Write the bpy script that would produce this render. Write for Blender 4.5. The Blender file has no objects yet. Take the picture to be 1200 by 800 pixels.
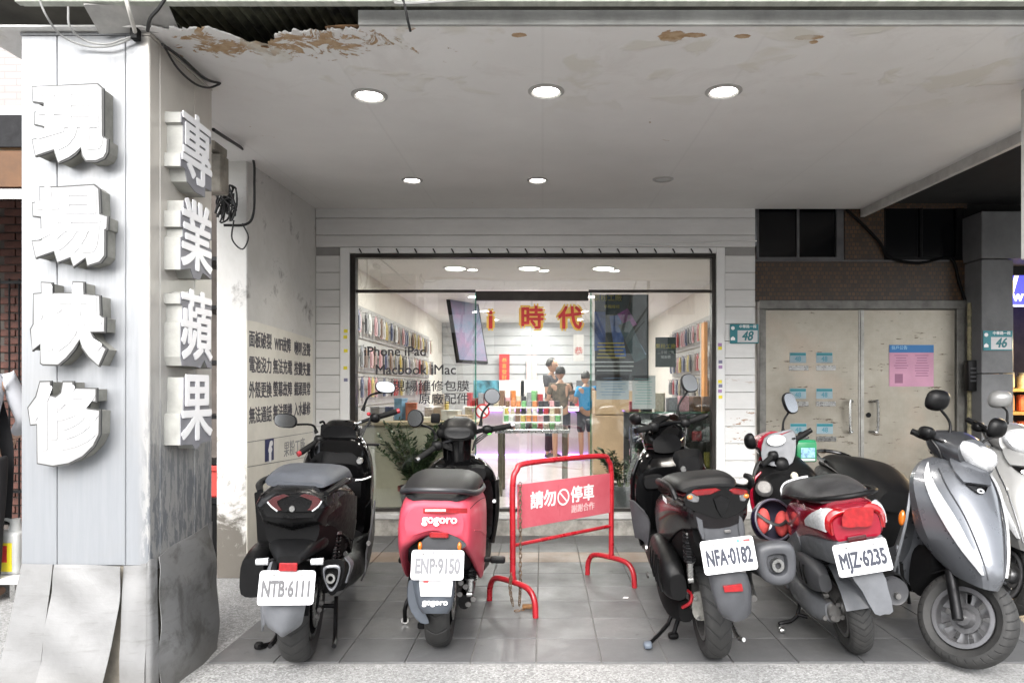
import bpy, bmesh, math, random
from mathutils import Vector, Matrix, Euler
R = math.radians
random.seed(7)
sc = bpy.context.scene
COL = sc.collection

# ------------------------------------------------------------------ camera, world, sun, exposure
H, F, VX, VY = 1.25, 800.0, 636.0, 455.0          # eye height, focal length and vanishing point in 1200x800 pixels
cd = bpy.data.cameras.new('camera'); cam = bpy.data.objects.new('camera', cd); COL.objects.link(cam)
cam.location = (0, 0, H); cam.rotation_euler = (R(90), 0, 0)
cd.sensor_width = 36; cd.lens = 36 * F / 1200
cd.shift_x = (600 - VX) / 1200; cd.shift_y = (VY - 400) / 1200
cd.clip_start = 0.05; cd.clip_end = 2000
sc.camera = cam
SUN_EL, SUN_AZ = 40, 188                            # sun stands over the street behind the camera
w = bpy.data.worlds.new('World'); sc.world = w; w.use_nodes = True
nt = w.node_tree; bg = nt.nodes['Background']
sky = nt.nodes.new('ShaderNodeTexSky'); sky.sky_type = 'NISHITA'; sky.sun_disc = False
sky.sun_elevation = R(SUN_EL); sky.sun_rotation = R(SUN_AZ); sky.air_density = 1.0; sky.dust_density = 3.0; sky.ozone_density = 1.0
hs = nt.nodes.new('ShaderNodeHueSaturation'); hs.inputs['Saturation'].default_value = 0.22
nt.links.new(sky.outputs[0], hs.inputs['Color']); nt.links.new(hs.outputs[0], bg.inputs[0])
bg.inputs[1].default_value = 0.15
sl = bpy.data.lights.new('sun', 'SUN'); sl.energy = .55; sl.angle = R(50); sl.color = (1, 0.975, 0.94)
sun = bpy.data.objects.new('sun', sl); COL.objects.link(sun); sun.location = (0, -4, 12)
_d = Vector((math.sin(R(SUN_AZ)) * math.cos(R(SUN_EL)), math.cos(R(SUN_AZ)) * math.cos(R(SUN_EL)), math.sin(R(SUN_EL))))
sun.rotation_euler = _d.to_track_quat('Z', 'Y').to_euler()
vs = sc.view_settings; vs.view_transform = 'Standard'; vs.look = 'None'; vs.gamma = 1; vs.use_curve_mapping = False
vs.exposure = 2.2
sc.cycles.use_denoising = True; sc.cycles.max_bounces = 10; sc.cycles.transparent_max_bounces = 16
sc.cycles.sample_clamp_indirect = 6; sc.cycles.caustics_reflective = False; sc.cycles.caustics_refractive = False

def at(x, y, Y):                                    # pixel and distance -> world point
    return Vector(((x - VX) * Y / F, Y, H + (VY - y) * Y / F))

# ------------------------------------------------------------------ materials
MATS = {}
def mat(name, col, rough=0.5, metal=0.0, var=0.12, scale=6.0, bump=0.0, bscale=60.0, coat=0.0, emit=None, alpha=1.0, spec=None, rvar=0.0, tint=None, stretch=None):
    if name in MATS: return MATS[name]
    m = bpy.data.materials.new(name); m.use_nodes = True; n = m.node_tree.nodes; l = m.node_tree.links
    b = n['Principled BSDF']; b.inputs['Roughness'].default_value = rough; b.inputs['Metallic'].default_value = metal
    if spec is not None: b.inputs['Specular IOR Level'].default_value = spec
    if coat: b.inputs['Coat Weight'].default_value = coat; b.inputs['Coat Roughness'].default_value = 0.06
    c = (*col, 1); b.inputs['Base Color'].default_value = c
    if var or bump or rvar:
        tc = n.new('ShaderNodeTexCoord'); src = tc.outputs['Object']
        if stretch:
            mp = n.new('ShaderNodeMapping'); mp.inputs['Scale'].default_value = stretch; l.new(src, mp.inputs[0]); src = mp.outputs[0]
    if var:
        nz = n.new('ShaderNodeTexNoise'); nz.inputs['Scale'].default_value = scale; nz.inputs['Detail'].default_value = 6; nz.inputs['Roughness'].default_value = 0.65
        l.new(src, nz.inputs['Vector'])
        mr = n.new('ShaderNodeMapRange'); mr.inputs[1].default_value = 0.3; mr.inputs[2].default_value = 0.7
        l.new(nz.outputs[0], mr.inputs[0])
        mx = n.new('ShaderNodeMix'); mx.data_type = 'RGBA'
        t = tint or tuple(v * (1 - 2 * var) for v in col)
        mx.inputs[6].default_value = (*t, 1); mx.inputs[7].default_value = (*[min(1, v * (1 + var * .4)) for v in col], 1)
        l.new(mr.outputs[0], mx.inputs[0]); l.new(mx.outputs[2], b.inputs['Base Color'])
    if rvar:
        n2 = n.new('ShaderNodeTexNoise'); n2.inputs['Scale'].default_value = scale * 2.3; n2.inputs['Detail'].default_value = 5; l.new(src, n2.inputs['Vector'])
        m2 = n.new('ShaderNodeMapRange'); m2.inputs[1].default_value = .3; m2.inputs[2].default_value = .7; m2.inputs[3].default_value = max(.02, rough - rvar); m2.inputs[4].default_value = min(1, rough + rvar)
        l.new(n2.outputs[0], m2.inputs[0]); l.new(m2.outputs[0], b.inputs['Roughness'])
    if bump:
        n3 = n.new('ShaderNodeTexNoise'); n3.inputs['Scale'].default_value = bscale; n3.inputs['Detail'].default_value = 4; l.new(src, n3.inputs['Vector'])
        bp = n.new('ShaderNodeBump'); bp.inputs['Strength'].default_value = bump; bp.inputs['Distance'].default_value = 0.01
        l.new(n3.outputs[0], bp.inputs['Height']); l.new(bp.outputs[0], b.inputs['Normal'])
    if emit:
        b.inputs['Emission Color'].default_value = (*emit[0], 1); b.inputs['Emission Strength'].default_value = emit[1]
    if alpha < 1:
        b.inputs['Alpha'].default_value = alpha
    MATS[name] = m
    return m

class NG:                                           # tiny node-building helper
    def __init__(s, name, rough=0.5, metal=0.0):
        s.m = bpy.data.materials.new(name); s.m.use_nodes = True; s.n = s.m.node_tree.nodes; s.l = s.m.node_tree.links
        s.b = s.n['Principled BSDF']; s.b.inputs['Roughness'].default_value = rough; s.b.inputs['Metallic'].default_value = metal
        s.co = s.n.new('ShaderNodeTexCoord').outputs['Object']; MATS[name] = s.m
    def link(s, a, b): s.l.new(a, b)
    def put(s, sock, v):
        if hasattr(v, 'is_output'): s.l.new(v, sock)
        else: sock.default_value = v
    def mapping(s, scale=(1, 1, 1), loc=(0, 0, 0), rot=(0, 0, 0), src=None):
        x = s.n.new('ShaderNodeMapping'); x.inputs['Scale'].default_value = scale; x.inputs['Location'].default_value = loc; x.inputs['Rotation'].default_value = rot
        s.l.new(src or s.co, x.inputs[0]); return x.outputs[0]
    def noise(s, scale, detail=5, rough=.6, src=None, dist=0.0):
        x = s.n.new('ShaderNodeTexNoise'); x.inputs['Scale'].default_value = scale; x.inputs['Detail'].default_value = detail; x.inputs['Roughness'].default_value = rough; x.inputs['Distortion'].default_value = dist
        s.l.new(src or s.co, x.inputs['Vector']); return x.outputs[0]
    def voro(s, scale, feature='F1', src=None, out=0):
        x = s.n.new('ShaderNodeTexVoronoi'); x.feature = feature; x.inputs['Scale'].default_value = scale
        s.l.new(src or s.co, x.inputs['Vector']); return x.outputs[out]
    def ramp(s, v, a, b, lo=0.0, hi=1.0):
        x = s.n.new('ShaderNodeMapRange'); x.inputs[1].default_value = a; x.inputs[2].default_value = b; x.inputs[3].default_value = lo; x.inputs[4].default_value = hi
        s.l.new(v, x.inputs[0]); return x.outputs[0]
    def math(s, op, a, b=0.0):
        x = s.n.new('ShaderNodeMath'); x.operation = op; s.put(x.inputs[0], a); s.put(x.inputs[1], b); return x.outputs[0]
    def sep(s, src=None):
        x = s.n.new('ShaderNodeSeparateXYZ'); s.l.new(src or s.co, x.inputs[0]); return x.outputs
    def mix(s, f, a, b):
        x = s.n.new('ShaderNodeMix'); x.data_type = 'RGBA'; s.put(x.inputs[0], f)
        for k, v in ((6, a), (7, b)):
            if hasattr(v, 'is_output'): s.l.new(v, x.inputs[k])
            else: x.inputs[k].default_value = (*v, 1)
        return x.outputs[2]
    def color(s, v):
        if hasattr(v, 'is_output'): s.l.new(v, s.b.inputs['Base Color'])
        else: s.b.inputs['Base Color'].default_value = (*v, 1)
    def bump(s, h, strength=.3, dist=.01):
        x = s.n.new('ShaderNodeBump'); x.inputs['Strength'].default_value = strength; x.inputs['Distance'].default_value = dist
        s.l.new(h, x.inputs['Height']); s.l.new(x.outputs[0], s.b.inputs['Normal'])

def glass_mat(name, tint=(1, 1, 1), refl=1.0, rough=0.0, ior=1.5):
    if name in MATS: return MATS[name]
    m = bpy.data.materials.new(name); m.use_nodes = True; n = m.node_tree.nodes; l = m.node_tree.links
    n.remove(n['Principled BSDF']); out = n['Material Output']
    t = n.new('ShaderNodeBsdfTransparent'); t.inputs[0].default_value = (*tint, 1)
    g = n.new('ShaderNodeBsdfGlossy'); g.inputs['Roughness'].default_value = rough
    fr = n.new('ShaderNodeFresnel'); fr.inputs[0].default_value = ior
    ml = n.new('ShaderNodeMath'); ml.operation = 'MULTIPLY'; ml.inputs[1].default_value = refl; ml.use_clamp = True
    mx = n.new('ShaderNodeMixShader'); l.new(fr.outputs[0], ml.inputs[0]); l.new(ml.outputs[0], mx.inputs[0])
    l.new(t.outputs[0], mx.inputs[1]); l.new(g.outputs[0], mx.inputs[2]); l.new(mx.outputs[0], out.inputs[0])
    MATS[name] = m
    return m

def emis(name, col, s):
    if name in MATS: return MATS[name]
    m = bpy.data.materials.new(name); m.use_nodes = True; b = m.node_tree.nodes['Principled BSDF']
    b.inputs['Base Color'].default_value = (*[min(c, .8) for c in col], 1); b.inputs['Emission Color'].default_value = (*col, 1); b.inputs['Emission Strength'].default_value = s
    MATS[name] = m
    return m

# ------------------------------------------------------------------ geometry: every g_* returns (verts, faces)
def g_join(*gs):
    V, Fc = [], []
    for v, f in gs:
        k = len(V); V += [Vector(p) for p in v]; Fc += [tuple(i + k for i in q) for q in f]
    return V, Fc
def g_x(g, M): return [M @ Vector(p) for p in g[0]], g[1]
def g_mv(g, d): d = Vector(d); return [Vector(p) + d for p in g[0]], g[1]
def g_flip(g): return [Vector((p[0], -p[1], p[2])) for p in g[0]], [tuple(reversed(f)) for f in g[1]]
def g_bevel(g, wd, seg=1):
    bm = bmesh.new(); vs_ = [bm.verts.new(p) for p in g[0]]
    for f in g[1]:
        try: bm.faces.new([vs_[i] for i in f])
        except ValueError: pass
    bmesh.ops.bevel(bm, geom=list(bm.edges), offset=wd, segments=seg, affect='EDGES', profile=.5, clamp_overlap=True)
    bm.verts.index_update(); r = [v.co.copy() for v in bm.verts], [tuple(v.index for v in f.verts) for f in bm.faces]
    bm.free(); return r
def g_box(c, s, bev=0, seg=1):
    x, y, z = [k / 2 for k in s]
    V = [Vector((c[0] + a * x, c[1] + b * y, c[2] + d * z)) for a in (-1, 1) for b in (-1, 1) for d in (-1, 1)]
    g = V, [(0, 1, 3, 2), (4, 6, 7, 5), (0, 4, 5, 1), (2, 3, 7, 6), (0, 2, 6, 4), (1, 5, 7, 3)]
    return g_bevel(g, bev, seg) if bev else g
def g_b2(a, b, bev=0): return g_box([(p + q) / 2 for p, q in zip(a, b)], [abs(q - p) for p, q in zip(a, b)], bev)
def cr(P, k, closed=False):                          # Catmull-Rom through points, k steps per span
    P = [Vector(p) for p in P]; n = len(P)
    if n < 3 or k < 2: return P
    out = []
    for i in range(n if closed else n - 1):
        p0 = P[(i - 1) % n] if closed or i > 0 else P[0] * 2 - P[1]
        p1, p2 = P[i], P[(i + 1) % n]
        p3 = P[(i + 2) % n] if closed or i + 2 < n else P[-1] * 2 - P[-2]
        for j in range(k):
            t = j / k
            out.append(.5 * ((2 * p1) + (p2 - p0) * t + (2 * p0 - 5 * p1 + 4 * p2 - p3) * t * t + (3 * p1 - p0 - 3 * p2 + p3) * t ** 3))
    if not closed: out.append(P[-1])
    return out
def g_tube(pts, r, n=8, k=4, cap=True, closed=False, flat=1.0):
    rs = r if isinstance(r, (list, tuple)) else [r] * len(pts)
    Q = cr([Vector((*p, 0)) for p in pts] and [Vector(p) for p in pts], k, closed)
    kk = k if len(pts) >= 3 and k >= 2 else 1
    RR = []
    for i in range(len(Q)):
        a = i / kk; j = int(a); t = a - j; r0 = rs[j % len(rs)]; r1 = rs[(j + 1) % len(rs)] if closed else rs[min(j + 1, len(rs) - 1)]
        RR.append(r0 * (1 - t) + r1 * t)
    V, Fc = [], []; up = None; m = len(Q)
    for i, p in enumerate(Q):
        if closed: d = Q[(i + 1) % m] - Q[i - 1]
        else: d = Q[min(i + 1, m - 1)] - Q[max(i - 1, 0)]
        d.normalize()
        if up is None:
            up = Vector((0, 0, 1)) if abs(d.z) < .9 else Vector((1, 0, 0))
        else: up = pd.rotation_difference(d) @ up
        pd = d.copy(); up = (up - d * up.dot(d)).normalized(); s = d.cross(up)
        for a in range(n):
            t = 2 * math.pi * a / n
            V.append(p + (s * math.cos(t) + up * math.sin(t) * flat) * RR[i])
    for i in range(m if closed else m - 1):
        for a in range(n):
            b = (a + 1) % n; i2 = (i + 1) % m
            Fc.append((i * n + a, i * n + b, i2 * n + b, i2 * n + a))
    if cap and not closed: Fc += [tuple(range(n - 1, -1, -1)), tuple((m - 1) * n + a for a in range(n))]
    return V, Fc
def g_lathe(prof, n=32, axis='y', closed=False, c=(0, 0, 0)):   # prof: (radius, height along axis)
    V, Fc = [], []
    for r, h in prof:
        for a in range(n):
            t = 2 * math.pi * a / n; u, v = r * math.cos(t), r * math.sin(t)
            p = {'y': (u, h, v), 'z': (u, v, h), 'x': (h, u, v)}[axis]
            V.append(Vector(p) + Vector(c))
    m = len(prof)
    for i in range(m if closed else m - 1):
        for a in range(n):
            b = (a + 1) % n; j = (i + 1) % m
            Fc.append((i * n + a, i * n + b, j * n + b, j * n + a))
    if not closed: Fc += [tuple(range(n)), tuple((m - 1) * n + a for a in reversed(range(n)))]
    return V, Fc
def outset(poly, w_):                                # outline moved outwards by w_
    n = len(poly); ar = sum(poly[i][0] * poly[(i + 1) % n][1] - poly[(i + 1) % n][0] * poly[i][1] for i in range(n)); s = 1 if ar > 0 else -1; out = []
    for i in range(n):
        a, b, c = Vector(poly[i - 1]), Vector(poly[i]), Vector(poly[(i + 1) % n]); e1, e2 = (b - a).normalized(), (c - b).normalized()
        m = Vector((e1.y, -e1.x)) * s + Vector((e2.y, -e2.x)) * s; m = m.normalized() if m.length > 1e-6 else Vector((e1.y, -e1.x)) * s
        out.append(tuple(b + m * w_ * 1.15))
    return out
def g_prism(poly, d0, d1, fn=None, bev=0):            # 2D outline extruded from d0 to d1; fn maps (u, v, d) to space
    fn = fn or (lambda u, v, d: (u, v, d)); n = len(poly)
    V = [Vector(fn(u, v, d)) for d in (d0, d1) for u, v in poly]
    Fc = [tuple(range(n - 1, -1, -1)), tuple(range(n, 2 * n))] + [(i, (i + 1) % n, n + (i + 1) % n, n + i) for i in range(n)]
    return g_bevel((V, Fc), bev) if bev else (V, Fc)
def grid(rows, nu, nv, closed_v=False):
    A = [cr(r, nv, closed_v) for r in rows]; m = len(A[0])
    cols = [cr([A[i][j] for i in range(len(A))], nu) for j in range(m)]
    return [[cols[j][i] for j in range(m)] for i in range(len(cols[0]))]
def g_shell(rows, nu=4, nv=3, cap=True):              # half-profiles (top centre -> bottom centre), mirrored in y to a closed body
    full = []
    for r in rows:
        r = [Vector(p) for p in r]
        full.append(r + [Vector((p.x, -p.y, p.z)) for p in reversed(r[1:-1])])
    G = grid(full, nu, nv, True); m = len(G[0]); V = [p for r in G for p in r]
    Fc = [(i * m + j, i * m + (j + 1) % m, (i + 1) * m + (j + 1) % m, (i + 1) * m + j) for i in range(len(G) - 1) for j in range(m)]
    if cap: Fc += [tuple(range(m - 1, -1, -1)), tuple((len(G) - 1) * m + j for j in range(m))]
    return V, Fc
def g_panel(rows, nu=4, nv=4, th=.004, mirror=False):   # open sheet with thickness; mirror: rows give y>=0 half from the centre line outwards
    rr = []
    for r in rows:
        r = [Vector(p) for p in r]
        rr.append(([Vector((p.x, -p.y, p.z)) for p in reversed(r[1:])] + r) if mirror else r)
    G = grid(rr, nu, nv); m = len(G[0]); n = len(G)
    N = []
    for i in range(n):
        for j in range(m):
            a = G[min(i + 1, n - 1)][j] - G[max(i - 1, 0)][j]; b = G[i][min(j + 1, m - 1)] - G[i][max(j - 1, 0)]
            c = a.cross(b); N.append(c.normalized() if c.length > 1e-9 else Vector((0, 0, 1)))
    P = [p for r in G for p in r]; K = len(P)
    V = [p + q * th / 2 for p, q in zip(P, N)] + [p - q * th / 2 for p, q in zip(P, N)]; Fc = []
    for i in range(n - 1):
        for j in range(m - 1):
            q = (i * m + j, i * m + j + 1, (i + 1) * m + j + 1, (i + 1) * m + j)
            Fc += [q, tuple(k + K for k in reversed(q))]
    rim = [j for j in range(m)] + [i * m + m - 1 for i in range(1, n)] + [(n - 1) * m + j for j in range(m - 2, -1, -1)] + [i * m for i in range(n - 2, 0, -1)]
    for a, b in zip(rim, rim[1:] + rim[:1]): Fc.append((b, a, a + K, b + K))
    return V, Fc
def g_ell(c, r, nu=16, nv=10, e=1.0):                 # (super)ellipsoid
    pw = lambda t: math.copysign(abs(t) ** e, t); V, Fc = [], []
    for i in range(nv + 1):
        ph = -math.pi / 2 + math.pi * i / nv
        for j in range(nu):
            th = 2 * math.pi * j / nu
            V.append(Vector((c[0] + r[0] * pw(math.cos(ph)) * pw(math.cos(th)), c[1] + r[1] * pw(math.cos(ph)) * pw(math.sin(th)), c[2] + r[2] * pw(math.sin(ph)))))
    for i in range(nv):
        for j in range(nu):
            Fc.append((i * nu + j, i * nu + (j + 1) % nu, (i + 1) * nu + (j + 1) % nu, (i + 1) * nu + j))
    return V, Fc
_TX = {}
def g_text(s, size, bold=0.0, ext=0.001, align='CENTER', res=3, sx=1.0):
    key = (s, align, res)
    if key not in _TX:
        c = bpy.data.curves.new('t', 'FONT'); c.body = s; c.size = 1; c.extrude = .5; c.align_x = align; c.align_y = 'CENTER'; c.resolution_u = res
        o = bpy.data.objects.new('t', c); COL.objects.link(o); bpy.context.view_layer.update()
        me = bpy.data.meshes.new_from_object(o)
        _TX[key] = [v.co.copy() for v in me.vertices], [tuple(p.vertices) for p in me.polygons]
        bpy.data.objects.remove(o); bpy.data.curves.remove(c); bpy.data.meshes.remove(me)
    v, f = _TX[key]; gs = []
    n = 6 if bold else 1                              # heavier strokes: shifted copies, each a hair deeper so no faces coincide
    for k in range(n):
        a = 2 * math.pi * k / 6; dx, dy = (bold * math.cos(a), bold * math.sin(a)) if bold else (0, 0)
        gs.append(([Vector((p.x * size * sx + dx, p.y * size + dy, p.z * 2 * ext - k * ext * .06)) for p in v], f))
    return g_join(*gs)
def frame(o, right, up):                              # matrix with x=right, y=up, z=right x up
    r = Vector(right).normalized(); u = Vector(up); u = (u - r * u.dot(r)).normalized(); n = r.cross(u)
    return Matrix(((r.x, u.x, n.x, o[0]), (r.y, u.y, n.y, o[1]), (r.z, u.z, n.z, o[2]), (0, 0, 0, 1)))
FRONT = lambda o: frame(o, (1, 0, 0), (0, 0, 1))     # faces the camera (-Y)

def obj(name, g, m, parent=None, smooth=True, angle=35, label=None, cat=None, group=None, kind=None):
    me = bpy.data.meshes.new(name); me.from_pydata([tuple(p) for p in g[0]], [], g[1])
    bm = bmesh.new(); bm.from_mesh(me); bmesh.ops.remove_doubles(bm, verts=bm.verts, dist=1e-5); bmesh.ops.recalc_face_normals(bm, faces=bm.faces); bm.to_mesh(me); bm.free()
    if smooth and len(me.polygons):
        me.polygons.foreach_set('use_smooth', [True] * len(me.polygons)); me.set_sharp_from_angle(angle=R(angle))
    me.materials.append(m); me.update()
    return link(name, me, parent, label, cat, group, kind)
def link(name, me, parent=None, label=None, cat=None, group=None, kind=None):
    o = bpy.data.objects.new(name, me); COL.objects.link(o)
    if parent: o.parent = parent
    return tag(o, label, cat, group, kind)
def tag(o, label=None, cat=None, group=None, kind=None):
    for k, v in (('label', label), ('category', cat), ('group', group), ('kind', kind)):
        if v: o[k] = v
    return o
def thing(name, label, cat, loc=(0, 0, 0), rot=(0, 0, 0), group=None):
    o = bpy.data.objects.new(name, None); o.empty_display_size = .1; COL.objects.link(o); o.location = loc; o.rotation_euler = rot
    return tag(o, label, cat, group)
def copy_tree(o, parent=None):
    c = o.copy(); COL.objects.link(c); c.parent = parent
    for ch in list(o.children): copy_tree(ch, c)
    return c
WP = {}
def wthing(name, label, cat, base, group=None):       # fixed thing whose parts are given in world coordinates
    o = thing(name, label, cat, base, group=group); WP[o] = Matrix.Translation(-Vector(base)); return o
_obj0 = obj
def obj(name, g, m, parent=None, **kw):
    o = _obj0(name, g, m, parent, **kw)
    if parent in WP: o.matrix_parent_inverse = WP[parent]
    return o
# ------------------------------------------------------------------ shared materials
white_paint = mat('white_paint', (.80, .80, .79), .55, var=.05, scale=3, bump=.05)
wall_paint = mat('wall_paint', (.74, .73, .70), .7, var=.10, scale=1.6, bump=.12, bscale=25)
black_pl = mat('black_plastic', (.004, .004, .0043), .42, spec=.18, var=.15, scale=20, rvar=.08, bump=.03, bscale=300)
black_gl = mat('black_gloss', (.002, .002, .0022), .12, spec=.3, var=.1, coat=.12, rvar=.04)
black_mt = mat('black_matt', (.0035, .0035, .0038), .6, spec=.12, var=.2, scale=15, bump=.05, bscale=250)
rubber = mat('rubber', (.008, .008, .008), .72, spec=.2, var=.25, scale=12, bump=.08, bscale=120)
grey_pl = mat('grey_plastic', (.040, .041, .045), .5, var=.15, scale=9, rvar=.12, bump=.04, bscale=260)
grey_lt = mat('light_grey_plastic', (.115, .12, .13), .48, var=.14, scale=9, rvar=.12, bump=.03, bscale=260)
steel = mat('steel', (.42, .42, .41), .28, metal=1, var=.06, scale=14, rvar=.04)
dull_metal = mat('dull_metal', (.20, .195, .19), .5, metal=.85, var=.2, scale=22, rvar=.1, bump=.1, bscale=120)
dark_metal = mat('dark_metal', (.014, .014, .015), .42, spec=.25, metal=.6, var=.25, scale=18, rvar=.12)
mirror_gl = mat('mirror_glass', (.30, .31, .32), .2, metal=1, var=0)
bronze = mat('bronze_aluminium', (.045, .040, .036), .4, metal=.6, var=.25, scale=6)
cable_m = mat('cable_black', (.02, .02, .02), .6, var=.1)
plate_w = mat('plate_white', (.58, .58, .59), .35, var=.05, scale=12)
plate_ink = mat('plate_ink', (.012, .016, .032), .5, var=.2, scale=30)
plate_ink2 = mat('plate_ink_pale', (.085, .085, .09), .5, var=.2, scale=30)
red_lens = mat('red_lens', (.27, .006, .009), .12, var=.2, scale=40, coat=.5)
dark_red_lens = mat('dark_red_lens', (.045, .006, .007), .15, var=.15, scale=40, coat=.5)
amber_lens = mat('amber_lens', (.5, .13, .012), .15, var=.1, coat=.5)
clear_lens = mat('clear_lens', (.52, .53, .54), .12, metal=.15, var=.16, scale=70, coat=.8, rvar=.03)
red_paint = mat('red_enamel', (.36, .014, .022), .32, var=.18, scale=7, bump=.05, bscale=60, rvar=.1)
paper_w = mat('paper_white', (.78, .78, .77), .6, var=.05)
ink = mat('black_ink', (.03, .03, .035), .6, var=0)
white_ink = mat('white_ink', (.8, .8, .8), .6, var=0)
wood_l = mat('pale_wood', (.52, .40, .26), .5, var=.2, scale=5, stretch=(1, 8, 8))

# ceiling paint: stained, peeling near the street edge
def m_ceiling():
    g = NG('ceiling_paint', .75); x, y, z = g.sep()
    base = g.mix(g.ramp(g.noise(1.3, 6), .35, .7), (.74, .73, .71), (.82, .81, .79))
    st = g.math('MULTIPLY', g.ramp(g.noise(2.6, 8, .7, dist=.6), .52, .62), g.ramp(y, 3.9, 2.9))
    base = g.mix(g.math('MULTIPLY', st, .16), base, (.42, .37, .33))
    # boards of the old ceiling show faintly as seams
    mp = g.mapping((1, 1, 1)); sx = g.math('ABSOLUTE', g.math('SUBTRACT', g.math('FRACT', g.math('MULTIPLY', x, 1.1)), .5))
    seam = g.math('MULTIPLY', g.ramp(sx, .488, .5), .09); base = g.mix(seam, base, (.3, .29, .28))
    # bare brown patches, dense in the corner over the pillar
    dx = g.math('ADD', x, 1.12); dy = g.math('SUBTRACT', y, 2.86)
    d = g.math('SQRT', g.math('ADD', g.math('MULTIPLY', g.math('MULTIPLY', dx, dx), .38), g.math('MULTIPLY', g.math('MULTIPLY', dy, dy), 7.0)))
    near = g.ramp(d, .60, .05, 0, .30)
    pt = g.math('ADD', g.noise(9.0, 6, .7, dist=.8), near)
    peel = g.ramp(pt, .70, .73)
    far = None
    for fx0, fy0, rx, ry in ((.53, 2.80, .055, .05), (.62, 2.79, .05, .02), (.82, 2.80, .035, .018), (1.10, 2.81, .06, .022), (1.13, 2.85, .02, .015), (-.10, 2.79, .03, .02)):
        ex, ey = g.math('DIVIDE', g.math('SUBTRACT', x, fx0), rx), g.math('DIVIDE', g.math('SUBTRACT', y, fy0), ry)
        r_ = g.math('ADD', g.math('ADD', g.math('MULTIPLY', ex, ex), g.math('MULTIPLY', ey, ey)), g.math('MULTIPLY', g.math('SUBTRACT', g.noise(26, 5, .7), .5), 2.6)); q = g.ramp(r_, 1.0, .85)
        far = q if far is None else g.math('MAXIMUM', far, q)
    peel = g.math('MAXIMUM', peel, far)
    base = g.mix(peel, base, g.mix(g.ramp(g.noise(30), .4, .6), (.36, .23, .12), (.48, .35, .22)))
    # blisters where old repairs lift
    bl = g.ramp(g.noise(4.2, 3, .5, dist=.5), .58, .66); blm = g.math('MULTIPLY', bl, g.ramp(y, 3.75, 3.2))
    base = g.mix(g.math('MULTIPLY', blm, .7), base, (.66, .64, .57))
    g.color(base)
    h = g.math('SUBTRACT', g.math('ADD', g.math('MULTIPLY', blm, .6), g.math('MULTIPLY', g.noise(14, 4), .12)), g.math('MULTIPLY', peel, .8))
    g.bump(h, .55, .012); return g.m
ceil_m = m_ceiling()

def m_terrazzo():
    g = NG('washed_pebble', .8)
    c1 = g.voro(120, out=1); s = g.sep(c1)
    col = g.mix(s[0], (.10, .10, .10), (.42, .42, .415)); col = g.mix(g.ramp(g.noise(1.2, 6), .35, .68), g.mix(.45, col, (.18, .18, .175)), col)
    col = g.mix(g.ramp(g.voro(150), .35, .6, 0, .5), col, (.20, .20, .195))
    g.color(col); g.bump(g.voro(150), .4, .006); return g.m
pebble = m_terrazzo()

def m_tile(name, a, b):
    g = NG(name, .36); obi = g.n.new('ShaderNodeObjectInfo').outputs['Random']
    geo = g.n.new('ShaderNodeNewGeometry').outputs['Position']
    v = g.noise(3.5, 7, .65, src=geo); fine = g.noise(70, 3, src=g.mapping((1, 6, 1), src=geo))
    col = g.mix(g.math('ADD', g.math('MULTIPLY', v, .6), g.math('MULTIPLY', obi, .4)), a, b)
    sc_ = g.ramp(g.noise(1.6, 8, .75, src=geo, dist=.5), .55, .75, 0, .35); col = g.mix(sc_, col, (.25, .245, .24))
    col = g.mix(g.ramp(fine, .55, .75, 0, .25), col, (.22, .22, .22))
    oil = g.ramp(g.noise(1.9, 6, .6, src=geo, dist=.4), .56, .70, 0, .5); col = g.mix(oil, col, (.045, .044, .043))
    drip = g.ramp(g.noise(14, 3, .5, src=geo), .70, .74, 0, .45); col = g.mix(drip, col, (.035, .034, .033))
    g.color(col); g.link(g.ramp(v, .3, .7, .3, .6), g.b.inputs['Roughness']); g.bump(fine, .12, .004); return g.m
tile_grey = m_tile('slate_tile', (.060, .061, .063), (.115, .116, .118))
tile_tan = m_tile('tan_tile', (.18, .13, .095), (.25, .19, .145))
grout = mat('grout', (.20, .197, .19), .85, var=.2, scale=6)

def m_clad():
    g = NG('pillar_cladding', .34, .25); x, y, z = g.sep()
    st = g.noise(7, 8, .7, src=g.mapping((6, 6, .35)))
    base = g.mix(g.ramp(st, .35, .7), (.25, .257, .267), (.305, .312, .322))
    # lower half darker bare aluminium, with flaked paint on the shop side
    low = g.ramp(z, 1.75, .85); low = g.math('MULTIPLY', low, .5)
    base = g.mix(low, base, (.18, .194, .212))
    side = g.ramp(x, -1.64, -1.60); fl = g.noise(34, 7, .75, src=g.mapping((1, 1, .2)), dist=.3)
    bare = g.math('MULTIPLY', g.math('MULTIPLY', g.ramp(fl, .48, .53), side), g.ramp(z, 1.35, .85, 0, .9))
    tan = g.math('MULTIPLY', side, g.ramp(z, .9, 2.2, .25, .75)); base = g.mix(tan, base, (.56, .52, .46))  # tan side panels, colour lifted because they face away from the light
    base = g.mix(bare, base, (.15, .16, .175))
    d = g.math('MULTIPLY', g.ramp(g.noise(2.2, 8, .75), .5, .72), .3); base = g.mix(d, base, (.24, .23, .21))
    g.color(base); g.bump(g.math('ADD', st, fl), .12, .004); return g.m
clad = m_clad()
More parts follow.
